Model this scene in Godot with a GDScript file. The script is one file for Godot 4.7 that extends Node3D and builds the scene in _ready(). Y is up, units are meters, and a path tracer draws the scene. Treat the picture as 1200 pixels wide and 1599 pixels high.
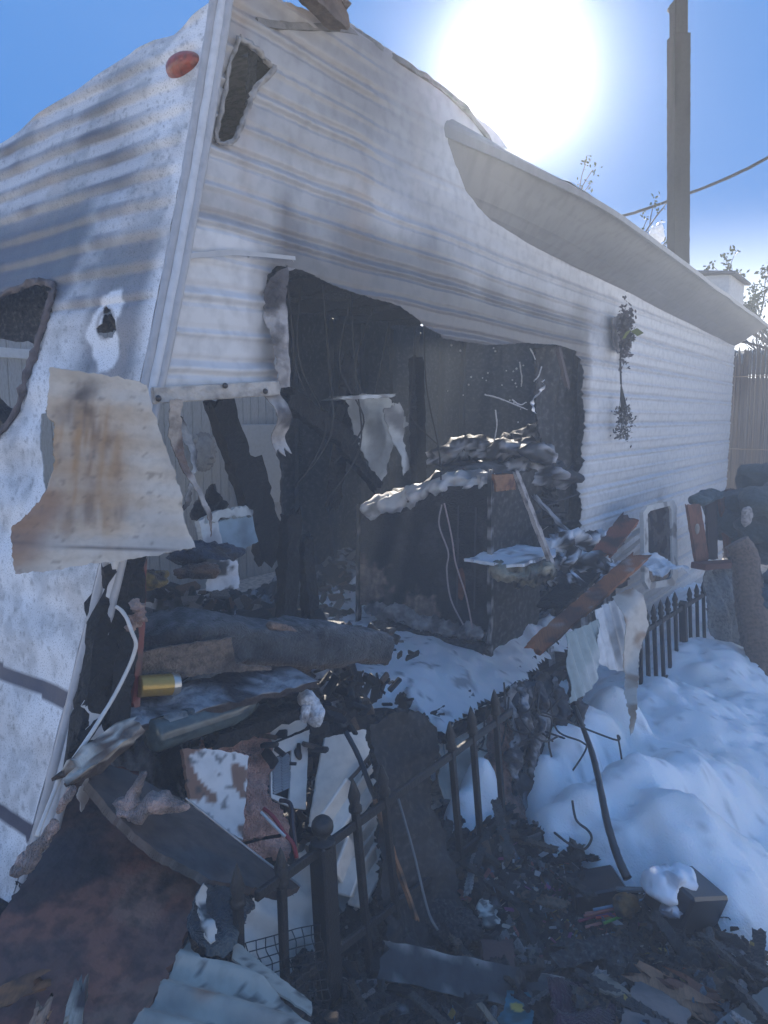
extends Node3D

# ---- the trailer's own axes, in metres: along its long side, outwards from it, and the foot of its front corner
var AL := Vector3(0.58502, 0, -0.81102)
var OUT := Vector3(0.81102, 0, 0.58502)
var C0 := Vector3(-0.81, 0, -1.58)
var NZ := FastNoiseLite.new()
var NF := FastNoiseLite.new()
var NR := FastNoiseLite.new()
var rng := RandomNumberGenerator.new()
var used := {}
var M := {}
var TX := {}

class Sh:
	var v := PackedVector3Array()
	var c := PackedColorArray()
	var uv := PackedVector2Array()
	var ix := PackedInt32Array()
	var col := Color.WHITE
	func p(a: Vector3, k: Color, u := Vector2.ZERO) -> int:
		v.push_back(a); c.push_back(k); uv.push_back(u)
		return v.size() - 1
	func t(a: int, b: int, d: int) -> void:
		ix.push_back(a); ix.push_back(b); ix.push_back(d)
	func tri(a: Vector3, b: Vector3, d: Vector3) -> void:
		var i := p(a, col, Vector2(a.x, a.y)); p(b, col, Vector2(b.x, b.y)); p(d, col, Vector2(d.x, d.y))
		t(i, i + 1, i + 2)
	func quad(a: Vector3, b: Vector3, d: Vector3, e: Vector3) -> void:
		var i := p(a, col, Vector2(0, 0)); p(b, col, Vector2(1, 0)); p(d, col, Vector2(1, 1)); p(e, col, Vector2(0, 1))
		t(i, i + 1, i + 2); t(i, i + 2, i + 3)
	func normals() -> PackedVector3Array:
		var n := PackedVector3Array()
		n.resize(v.size())
		for k in range(0, ix.size(), 3):
			var a := ix[k]; var b := ix[k + 1]; var d := ix[k + 2]
			var f := (v[d] - v[a]).cross(v[b] - v[a])
			n[a] += f; n[b] += f; n[d] += f
		for k in n.size():
			n[k] = n[k].normalized() if n[k].length_squared() > 1e-16 else Vector3.UP
		return n
	func mesh(shift := Vector3.ZERO) -> ArrayMesh:
		var ar := []
		ar.resize(Mesh.ARRAY_MAX)
		var w := v.duplicate()
		for k in w.size():
			w[k] -= shift
		ar[Mesh.ARRAY_VERTEX] = w; ar[Mesh.ARRAY_NORMAL] = normals(); ar[Mesh.ARRAY_COLOR] = c; ar[Mesh.ARRAY_TEX_UV] = uv; ar[Mesh.ARRAY_INDEX] = ix
		var m := ArrayMesh.new()
		m.add_surface_from_arrays(Mesh.PRIMITIVE_TRIANGLES, ar)
		return m

func numbered(base: String) -> String:
	used[base] = used.get(base, -1) + 1
	return base if used[base] == 0 else "%s_%03d" % [base, used[base]]

func meta(o: Node, label: String, category: String, group := "", kind := "") -> void:
	if label: o.set_meta("label", label)
	if category: o.set_meta("category", category)
	if group: o.set_meta("group", group)
	if kind: o.set_meta("kind", kind)

func thing(called: String, label: String, category: String, at := Vector3.ZERO, group := "") -> Node3D:
	var o := Node3D.new()
	o.name = numbered(called)
	add_child(o)
	o.position = at
	meta(o, label, category, group)
	return o

func where(o: Node) -> Vector3:
	var w := Vector3.ZERO
	while o is Node3D and o != self:
		w += o.position
		o = o.get_parent()
	return w

func part(called: String, sh: Sh, m: Material, to: Node, kind := "") -> MeshInstance3D:
	var o := MeshInstance3D.new()
	o.name = called
	var org := where(to)
	o.mesh = sh.mesh(org)
	o.material_override = null
	o.mesh.surface_set_material(0, m)
	to.add_child(o, true)
	if kind: o.set_meta("kind", kind)
	return o

func solo(called: String, sh: Sh, m: Material, label: String, category: String, group := "", kind := "") -> MeshInstance3D:
	var lo := Vector3(1e9, 1e9, 1e9); var hi := -lo
	for q in sh.v:
		lo = lo.min(q); hi = hi.max(q)
	var at := Vector3((lo.x + hi.x) / 2, lo.y, (lo.z + hi.z) / 2)
	var o := MeshInstance3D.new()
	o.name = numbered(called)
	o.mesh = sh.mesh(at)
	o.mesh.surface_set_material(0, m)
	add_child(o)
	o.position = at
	meta(o, label, category, group, kind)
	return o

# ---- materials
func ntex(key: String, freq: float, oct := 4, kind := FastNoiseLite.TYPE_SIMPLEX_SMOOTH, cols: Array = [], size := 512, warp := 0.0) -> NoiseTexture2D:
	if TX.has(key):
		return TX[key]
	var n := FastNoiseLite.new()
	n.seed = 100 + TX.size() * 7
	n.noise_type = kind
	n.frequency = freq
	n.fractal_octaves = oct
	n.fractal_type = FastNoiseLite.FRACTAL_FBM if oct > 1 else FastNoiseLite.FRACTAL_NONE
	if warp > 0.0:
		n.domain_warp_enabled = true
		n.domain_warp_amplitude = warp
		n.domain_warp_frequency = freq
	var t := NoiseTexture2D.new()
	t.width = size; t.height = size
	t.seamless = true
	t.noise = n
	if cols.size():
		var g := Gradient.new()
		var offs := PackedFloat32Array(); var cs := PackedColorArray()
		for e in cols:
			offs.push_back(e[0]); cs.push_back((e[1] as Color).linear_to_srgb())
		g.offsets = offs; g.colors = cs
		t.color_ramp = g
	TX[key] = t
	return t

func grey(x: float) -> Color:
	return Color(x, x, x)

# a surface: its colour (or a ramp of colours over noise), gloss and relief; patterns are laid on by the object's own axes
func surf(key: String, tint: Color, rough := 0.8, tex: Texture2D = null, scale := 2.0, bump: Texture2D = null, bumps := 0.4, opts := {}) -> StandardMaterial3D:
	if M.has(key):
		return M[key]
	var m := StandardMaterial3D.new()
	m.resource_name = key
	m.albedo_color = tint.linear_to_srgb()
	m.roughness = rough
	m.metallic_specular = opts.get("spec", 0.5)
	m.metallic = opts.get("metal", 0.0)
	m.vertex_color_use_as_albedo = true
	if tex: m.albedo_texture = tex
	m.uv1_scale = Vector3(scale, scale, scale)
	if opts.has("stretch"): m.uv1_scale = opts.stretch
	m.uv1_triplanar = not opts.get("uv", false)
	m.uv1_triplanar_sharpness = 2.0
	if bump:
		m.heightmap_enabled = true
		m.heightmap_texture = bump
		m.heightmap_scale = bumps
	if opts.has("backlight"):
		m.backlight_enabled = true
		m.backlight = opts.backlight
	if opts.has("sss"):
		m.subsurf_scatter_enabled = true
		m.subsurf_scatter_strength = opts.sss
	if opts.has("coat"):
		m.clearcoat_enabled = true
		m.clearcoat = opts.coat
		m.clearcoat_roughness = 0.25
	if opts.has("rim"):
		m.rim_enabled = true
		m.rim = opts.rim
	if opts.has("alpha"):
		m.transparency = BaseMaterial3D.TRANSPARENCY_ALPHA
		m.albedo_color.a = opts.alpha
	m.cull_mode = BaseMaterial3D.CULL_DISABLED
	M[key] = m
	return m

# ---- shapes
func frame(a: Vector3, b: Vector3, up: Vector3) -> Transform3D:   # z along a->b, y as near to up as it goes, at the middle
	var z := (b - a).normalized()
	var x := up.cross(z)
	if x.length() < 1e-4: x = Vector3.RIGHT.cross(z)
	x = x.normalized()
	return Transform3D(x, z.cross(x), z, (a + b) * 0.5)

func bx(sh: Sh, T: Transform3D, size: Vector3, bev := 0.003) -> void:
	var h := size * 0.5
	bev = minf(bev, minf(h.x, minf(h.y, h.z)) * 0.6)
	var e := [Vector3(h.x, h.y - bev, h.z - bev), Vector3(h.x - bev, h.y, h.z - bev), Vector3(h.x - bev, h.y - bev, h.z)]
	var P := func(k: int, sx: int, sy: int, sz: int) -> Vector3:
		return T * ((e[k] as Vector3) * Vector3(sx, sy, sz))
	var mid := T.origin
	var face := func(pts: Array) -> void:
		var n: Vector3 = (pts[2] - pts[0]).cross(pts[1] - pts[0])
		var cen := Vector3.ZERO
		for q in pts: cen += q
		cen /= pts.size()
		var ps: Array = pts.duplicate()
		if n.dot(cen - mid) < 0: ps.reverse()
		if ps.size() == 4: sh.quad(ps[0], ps[1], ps[2], ps[3])
		else: sh.tri(ps[0], ps[1], ps[2])
	for s in [-1, 1]:
		face.call([P.call(0, s, -1, -1), P.call(0, s, 1, -1), P.call(0, s, 1, 1), P.call(0, s, -1, 1)])
		face.call([P.call(1, -1, s, -1), P.call(1, 1, s, -1), P.call(1, 1, s, 1), P.call(1, -1, s, 1)])
		face.call([P.call(2, -1, -1, s), P.call(2, 1, -1, s), P.call(2, 1, 1, s), P.call(2, -1, 1, s)])
		if bev > 0.0:
			for r in [-1, 1]:
				face.call([P.call(0, s, r, -1), P.call(0, s, r, 1), P.call(1, s, r, 1), P.call(1, s, r, -1)])
				face.call([P.call(0, s, -1, r), P.call(0, s, 1, r), P.call(2, s, 1, r), P.call(2, s, -1, r)])
				face.call([P.call(1, -1, s, r), P.call(1, 1, s, r), P.call(2, 1, s, r), P.call(2, -1, s, r)])
				for q in [-1, 1]:
					face.call([P.call(0, s, r, q), P.call(1, s, r, q), P.call(2, s, r, q)])

func beam(sh: Sh, a: Vector3, b: Vector3, w: float, t: float, up := Vector3.UP, bev := 0.003) -> void:
	bx(sh, frame(a, b, up), Vector3(w, t, a.distance_to(b)), bev)

# a worn or charred length of wood: uneven faces, broken ends; col(q, u) -> Color, q in metres along, u around
func timber(sh: Sh, a: Vector3, b: Vector3, w: float, t: float, up := Vector3.UP, rough := 0.004, jag := 0.02, colr = null, taper := 1.0, fq := 1.0) -> void:
	var T := frame(a, b, up)
	var ln := a.distance_to(b)
	var seg := clampi(int(ln / 0.025), 4, 60)
	var nw := 4
	var cor := [Vector2(-1, -1), Vector2(-1, 1), Vector2(1, 1), Vector2(1, -1)]
	var pt := func(q: Vector2, k: int) -> Vector3:
		var z := (float(k) / seg - 0.5) * ln
		var s := lerpf(1.0, taper, float(k) / seg)
		var loc := Vector3(q.x * w * 0.5 * s, q.y * t * 0.5 * s, z)
		if k == 0 or k == seg:
			loc.z += (NF.get_noise_3d(loc.x * 900 + a.x * 300, loc.y * 900, a.z * 300 + k)) * jag * 2.0
		var g := T * loc
		var d := Vector3(NF.get_noise_3d(g.x * 260 * fq, g.y * 260 * fq, g.z * 260 * fq), NF.get_noise_3d(g.y * 260 * fq, g.z * 260 * fq + 50, g.x * 260 * fq), NF.get_noise_3d(g.z * 260 * fq, g.x * 260 * fq + 90, g.y * 260 * fq))
		return g + d * rough * 2.0
	for f in 4:
		var c0: Vector2 = cor[f]; var c1: Vector2 = cor[(f + 1) % 4]
		var base := sh.v.size()
		for k in seg + 1:
			for j in nw + 1:
				var q: Vector2 = c0.lerp(c1, float(j) / nw)
				var g: Vector3 = pt.call(q, k)
				sh.p(g, colr.call(float(k) / seg * ln, q, g) if colr else sh.col, Vector2(f * w + j * w / nw, float(k) / seg * ln))
		for k in seg:
			for j in nw:
				var i := base + k * (nw + 1) + j
				sh.t(i, i + nw + 1, i + 1)
				sh.t(i + 1, i + nw + 1, i + nw + 2)
	for k in [0, seg]:
		var base := sh.v.size()
		for j in nw + 1:
			for i in nw + 1:
				var q := Vector2(i * 2.0 / nw - 1, j * 2.0 / nw - 1)
				var g: Vector3 = pt.call(q, k)
				sh.p(g, colr.call(float(k) / seg * ln, q, g) if colr else sh.col)
		for j in nw:
			for i in nw:
				var o := base + j * (nw + 1) + i
				if k == 0:
					sh.t(o, o + nw + 1, o + 1); sh.t(o + 1, o + nw + 1, o + nw + 2)
				else:
					sh.t(o, o + 1, o + nw + 1); sh.t(o + 1, o + nw + 2, o + nw + 1)

func smooth(pts: Array, n := 6) -> PackedVector3Array:
	var out := PackedVector3Array()
	for k in pts.size() - 1:
		var a: Vector3 = pts[maxi(k - 1, 0)]; var b: Vector3 = pts[k]; var c: Vector3 = pts[k + 1]; var d: Vector3 = pts[mini(k + 2, pts.size() - 1)]
		for j in n:
			out.push_back(b.cubic_interpolate(c, a, d, float(j) / n))
	out.push_back(pts[-1])
	return out

func tube(sh: Sh, pts: PackedVector3Array, r0: float, r1 := -1.0, sides := 7, wob := 0.0) -> void:
	if r1 < 0: r1 = r0
	var base := sh.v.size()
	var ref := Vector3(0.31, 0.2, 0.93)
	for k in pts.size():
		var dirv := (pts[mini(k + 1, pts.size() - 1)] - pts[maxi(k - 1, 0)]).normalized()
		var x := dirv.cross(ref).normalized(); var y := dirv.cross(x)
		var r := lerpf(r0, r1, float(k) / maxi(1, pts.size() - 1))
		for j in sides:
			var an := TAU * j / sides
			var rr := r * (1.0 + wob * NF.get_noise_3d(pts[k].x * 500, pts[k].y * 500 + j * 40, pts[k].z * 500))
			sh.p(pts[k] + (x * cos(an) + y * sin(an)) * rr, sh.col, Vector2(float(j) / sides, k * 0.1))
	for k in pts.size() - 1:
		for j in sides:
			var a := base + k * sides + j; var b := base + k * sides + (j + 1) % sides
			sh.t(a, a + sides, b); sh.t(b, a + sides, b + sides)
	for k in [0, pts.size() - 1]:
		var cen := sh.p(pts[k], sh.col)
		for j in sides:
			var a: int = base + k * sides + j; var b: int = base + k * sides + (j + 1) % sides
			if k == 0: sh.t(cen, a, b)
			else: sh.t(cen, b, a)

func lathe(sh: Sh, T: Transform3D, prof: Array, sides := 20) -> void:   # prof: Vector2(radius, y)
	var base := sh.v.size()
	for q in prof:
		for j in sides + 1:
			var an := TAU * j / sides
			sh.p(T * Vector3(q.x * cos(an), q.y, q.x * sin(an)), sh.col, Vector2(float(j) / sides, q.y))
	for k in prof.size() - 1:
		for j in sides:
			var a := base + k * (sides + 1) + j
			sh.t(a, a + 1, a + sides + 1); sh.t(a + 1, a + sides + 2, a + sides + 1)

func blob(sh: Sh, T: Transform3D, r: Vector3, amp := 0.2, fq := 8.0, rings := 14, segs := 20, colr = null, oct := 2) -> void:
	var base := sh.v.size()
	for k in rings + 1:
		var th := PI * k / rings
		for j in segs:
			var ph := TAU * j / segs
			var d := Vector3(sin(th) * cos(ph), cos(th), sin(th) * sin(ph))
			var g := T * (d * r)
			var a := 1.0 + amp * NZ.get_noise_3d(g.x * fq * 10, g.y * fq * 10, g.z * fq * 10)
			if oct > 1: a += amp * 0.5 * NF.get_noise_3d(g.x * fq * 30, g.y * fq * 30, g.z * fq * 30)
			g = T * (d * r * a)
			sh.p(g, colr.call(g) if colr else sh.col, Vector2(float(j) / segs, float(k) / rings))
	for k in rings:
		for j in segs:
			var a := base + k * segs + j; var b := base + k * segs + (j + 1) % segs
			sh.t(a, b, a + segs); sh.t(b, b + segs, a + segs)

func within(m: Vector2, poly: PackedVector2Array) -> bool:
	var odd := false
	var b := poly[poly.size() - 1]
	for a in poly:
		if (a.y > m.y) != (b.y > m.y) and m.x < (b.x - a.x) * (m.y - a.y) / (b.y - a.y) + a.x: odd = not odd
		b = a
	return odd

func dense(poly: PackedVector2Array, step: float, jag: float, fq := 30.0) -> PackedVector2Array:
	var out := PackedVector2Array()
	for k in poly.size():
		var a := poly[k]; var b := poly[(k + 1) % poly.size()]
		var n := maxi(1, int(ceil(a.distance_to(b) / step)))
		var nrm := (b - a).normalized().orthogonal()
		for j in n:
			var q := a.lerp(b, float(j) / n)
			var w := NR.get_noise_2d(q.x * fq * 10, q.y * fq * 10) + 0.5 * NR.get_noise_2d(q.x * fq * 37, q.y * fq * 37)
			out.push_back(q + nrm * w * jag)
	return out

# sheet stock (siding, cloth, board) cut to an outline with holes, bent by f(p) -> Vector3, with both faces and a cut edge
func sheet(poly: PackedVector2Array, holes: Array, cell: Vector2, f: Callable, colr = null, thick := 0.003, jag := 0.0, hjag := -1.0, back = null) -> Sh:
	var sh := Sh.new()
	var step := minf(cell.x, cell.y) * 0.8
	if hjag < 0: hjag = jag
	var outer := dense(poly, step, jag)
	var inner := []
	for h in holes: inner.push_back(dense(h, step, hjag))
	var lo := outer[0]; var hi := outer[0]
	for q in outer:
		lo = lo.min(q); hi = hi.max(q)
	var edge := {}
	for loop in [outer] + inner:
		for q in loop:
			edge[Vector2i(((q - lo) / cell).floor())] = true
	var ids := {}
	var vid := func(q: Vector2) -> int:
		var key := Vector2i((q * 20000.0).round())
		if not ids.has(key):
			ids[key] = sh.p(f.call(q), colr.call(q) if colr else Color.WHITE, q)
		return ids[key]
	var nx := int(ceil((hi.x - lo.x) / cell.x)); var ny := int(ceil((hi.y - lo.y) / cell.y))
	for j in ny:
		var inside := false
		var known := false
		for i in nx:
			var a := lo + Vector2(i, j) * cell
			var rect := PackedVector2Array([a, a + Vector2(cell.x, 0), a + cell, a + Vector2(0, cell.y)])
			if edge.has(Vector2i(i, j)):
				known = false
				var got: Array = Geometry2D.intersect_polygons(rect, outer)
				for h in inner:
					var nxt := []
					for g in got:
						for r in Geometry2D.clip_polygons(g, h):
							if not Geometry2D.is_polygon_clockwise(r): nxt.push_back(r)
					got = nxt
				for g in got:
					var tr := Geometry2D.triangulate_polygon(g)
					for k in range(0, tr.size(), 3):
						var A: Vector2 = g[tr[k]]; var B: Vector2 = g[tr[k + 1]]; var D: Vector2 = g[tr[k + 2]]
						if (B - A).cross(D - A) > 0: sh.t(vid.call(A), vid.call(D), vid.call(B))
						else: sh.t(vid.call(A), vid.call(B), vid.call(D))
			else:
				if not known:
					var m := a + cell * 0.5
					var votes := 0
					for w in [Vector2(0, 0), Vector2(0.21, 0.13), Vector2(-0.17, -0.23)]:
						var mm: Vector2 = m + w * cell
						var good := within(mm, outer)
						for h in inner:
							if good and within(mm, h): good = false
						votes += 1 if good else 0
					inside = votes >= 2
					known = true
				if inside:
					var p0: int = vid.call(rect[0]); var p1: int = vid.call(rect[1]); var p2: int = vid.call(rect[2]); var p3: int = vid.call(rect[3])
					sh.t(p0, p2, p1); sh.t(p0, p3, p2)
	if thick > 0.0:
		var nn := sh.normals()
		var cnt := sh.v.size()
		var tris := sh.ix.duplicate()
		for k in cnt:
			sh.p(sh.v[k] - nn[k] * thick, back.call(sh.uv[k]) if back else sh.c[k], sh.uv[k])
		for k in range(0, tris.size(), 3):
			sh.t(tris[k] + cnt, tris[k + 2] + cnt, tris[k + 1] + cnt)
		for loop in [outer] + inner:
			var n2: int = loop.size()
			for k in n2:
				var a: Vector2 = loop[k]; var b: Vector2 = loop[(k + 1) % n2]
				var A: Vector3 = f.call(a); var B: Vector3 = f.call(b)
				var na: Vector3 = (f.call(a + Vector2(0.002, 0)) - A).cross(f.call(a + Vector2(0, 0.002)) - A).normalized() * thick
				sh.col = colr.call(a) if colr else Color.WHITE
				sh.quad(A, B, B - na, A - na)
	return sh

func flat(T: Transform3D, warp := 0.0, fq := 4.0) -> Callable:
	return func(q: Vector2) -> Vector3:
		return T * Vector3(q.x, q.y, warp * NZ.get_noise_3d(q.x * fq * 10, q.y * fq * 10, T.origin.x * 100))

func field(lo: Vector2, hi: Vector2, cell: float, hf: Callable, colr = null, cut := -1e9) -> Sh:   # ground-like relief: y = hf(x, z)
	var sh := Sh.new()
	var nx := int((hi.x - lo.x) / cell); var nz := int((hi.y - lo.y) / cell)
	var idm := PackedInt32Array(); idm.resize((nx + 1) * (nz + 1)); idm.fill(-1)
	var hs := PackedFloat32Array(); hs.resize((nx + 1) * (nz + 1))
	for j in nz + 1:
		for i in nx + 1:
			var x := lo.x + i * cell; var z := lo.y + j * cell
			hs[j * (nx + 1) + i] = hf.call(x, z)
	for j in nz:
		for i in nx:
			var k := j * (nx + 1) + i
			var ks := [k, k + 1, k + nx + 2, k + nx + 1]
			if hs[ks[0]] < cut and hs[ks[1]] < cut and hs[ks[2]] < cut and hs[ks[3]] < cut: continue
			for q in ks:
				if idm[q] < 0:
					var x: float = lo.x + (q % (nx + 1)) * cell; var z: float = lo.y + (q / (nx + 1)) * cell
					var g := Vector3(x, hs[q], z)
					idm[q] = sh.p(g, colr.call(g) if colr else Color.WHITE, Vector2(x, z))
			sh.t(idm[ks[0]], idm[ks[1]], idm[ks[2]]); sh.t(idm[ks[0]], idm[ks[2]], idm[ks[3]])
	return sh

func W(s: float, h: float, o := 0.0) -> Vector3:   # a point by the long side: along, up, outwards
	return C0 + AL * s + OUT * o + Vector3(0, h, 0)

func rake(h: float) -> float:
	var q := h - 0.6
	return 0.376 * q - 0.0363 * q * q

func sat(x: float) -> float:
	return clampf(x, 0.0, 1.0)

func ramp(a: float, b: float, x: float) -> float:
	return smoothstep(a, b, x)

func nz(p: Vector2, f: float, o := 0.0) -> float:   # broad noise -1..1
	return clampf(NZ.get_noise_3d(p.x * f * 10, p.y * f * 10, o) * 1.6, -1, 1)

func nf(p: Vector2, f: float, o := 0.0) -> float:
	return clampf(NF.get_noise_3d(p.x * f * 10, p.y * f * 10, o) * 1.6, -1, 1)

# a soft irregular roll along a path: an oval section rx by ry, roughened in two scales, closed at its ends
func roll(sh: Sh, path: Array, rx: float, ry: float, amp := 0.4, fq := 8.0, colr = null, seg := 20, fine := 0.5, ends := 8.0, per := 7) -> void:
	var pts := smooth(path, per)
	var base := sh.v.size()
	var n := pts.size()
	for k in n:
		var u := float(k) / (n - 1)
		var d := (pts[mini(k + 1, n - 1)] - pts[maxi(k - 1, 0)]).normalized()
		var x := Vector3.UP.cross(d)
		if x.length() < 0.2: x = Vector3(0.8, 0, 0.6).cross(d)
		x = x.normalized()
		var y := d.cross(x)
		var s := sqrt(maxf(0.0004, 1.0 - pow(absf(2.0 * u - 1.0), ends)))
		for j in seg + 1:
			var an := TAU * (j % seg) / seg
			var r := (x * cos(an) * rx + y * sin(an) * ry) * s
			var g := pts[k] + r
			var a := 1.0 + amp * NZ.get_noise_3d(g.x * fq * 10, g.y * fq * 10, g.z * fq * 10) * 1.6 + amp * fine * NF.get_noise_3d(g.x * fq * 34, g.y * fq * 34, g.z * fq * 34) * 1.6
			g = pts[k] + r * maxf(0.15, a)
			sh.p(g, colr.call(g) if colr else sh.col, Vector2(float(j) / seg, u))
	for k in n - 1:
		for j in seg:
			var i := base + k * (seg + 1) + j
			sh.t(i, i + 1, i + seg + 1); sh.t(i + 1, i + seg + 2, i + seg + 1)

func mixg(a: Color, b: Color, f: float, lo := -0.1, hi := 0.4) -> Callable:   # the same for a place in space
	return func(g: Vector3) -> Color: return a.lerp(b, ramp(lo, hi, NZ.get_noise_3d(g.x * f * 10, g.y * f * 10, g.z * f * 10) * 1.6))


func _ready() -> void:
	rng.seed = 77
	for n in [NZ, NF, NR]:
		n.noise_type = FastNoiseLite.TYPE_SIMPLEX_SMOOTH
		n.frequency = 0.1
	NZ.seed = 11; NZ.fractal_octaves = 3
	NF.seed = 23; NF.fractal_octaves = 4
	NR.seed = 5; NR.fractal_octaves = 2
	# ---- camera, sky, sun, air
	var cam := Camera3D.new()
	cam.name = "camera"
	cam.position = Vector3(0, 1.6, 0)
	cam.rotation.x = -0.12702
	cam.fov = 69.37
	cam.near = 0.05
	cam.far = 900.0
	add_child(cam)
	var sundir := Vector3(0.1507, 0.3951, -0.9062).normalized()
	var env := Environment.new()
	env.background_mode = Environment.BG_SKY
	env.sky = Sky.new()
	env.sky.sky_material = sky(sundir)
	env.tonemap_mode = Environment.TONE_MAPPER_LINEAR
	env.tonemap_exposure = 3.35
	env.sdfgi_enabled = true
	env.ssao_enabled = true
	env.ssil_enabled = true
	# smoke still in the air after the fire
	env.volumetric_fog_enabled = true
	env.volumetric_fog_density = 0.0005
	env.volumetric_fog_albedo = Color(0.93, 0.95, 1.0)
	env.volumetric_fog_anisotropy = 0.95
	var we := WorldEnvironment.new()
	we.name = "world"
	we.environment = env
	add_child(we)
	var sun := DirectionalLight3D.new()
	sun.name = "sun"
	sun.light_energy = 1.6
	sun.light_color = Color(1.0, 0.96, 0.9)
	sun.light_angular_distance = 0.5
	sun.shadow_enabled = true
	add_child(sun)
	sun.look_at_from_position(Vector3.ZERO, -sundir, Vector3.UP)
	var smoke := FogVolume.new()
	smoke.name = "smoke"
	smoke.shape = RenderingServer.FOG_VOLUME_SHAPE_ELLIPSOID
	smoke.size = Vector3(14, 4.8, 15)
	smoke.position = Vector3(0.9, -0.1, -4.2)
	var fm := FogMaterial.new()
	fm.density = 0.042
	fm.albedo = Color(0.90, 0.945, 1.0)
	smoke.material = fm
	smoke.set_meta("kind", "stuff")
	add_child(smoke)
	materials()
	build_ground()
	build_trailer()
	build_background()
	build_inside()
	build_front()
	build_debris()

func sky(sundir: Vector3) -> PanoramaSkyMaterial:
	var w := 1024; var h := 512
	var im := Image.create(w, h, false, Image.FORMAT_RGBF)
	var top := Vector3(0.042, 0.105, 0.245); var mid := Vector3(0.031, 0.090, 0.225); var hor := Vector3(0.74, 0.77, 0.80); var low := Vector3(0.16, 0.15, 0.14)
	for j in h:
		var el := (0.5 - (j + 0.5) / h) * PI
		var y := sin(el); var cy := cos(el)
		for i in w:
			var th := (i + 0.5) / w * TAU
			var d := Vector3(sin(th) * cy, y, -cos(th) * cy)
			var k := Vector3.ZERO
			if y >= 0:
				k = hor.lerp(mid, smoothstep(0.0, 0.26, y)).lerp(top, smoothstep(0.3, 1.0, y))
				var an := rad_to_deg(d.angle_to(sundir))
				# the bright air round the sun
				k += Vector3(1.0, 1.0, 0.98) * (40.0 * exp(-an * an / 2.6) + 0.5 * exp(-an / 2.4)) + Vector3(0.012, 0.012, 0.008) * exp(-an / 18.0)
			else:
				k = hor.lerp(low, smoothstep(0.0, 0.06, -y))
			im.set_pixel(i, j, Color(k.x, k.y, k.z))
	var m := PanoramaSkyMaterial.new()
	m.panorama = ImageTexture.create_from_image(im)
	return m

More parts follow.
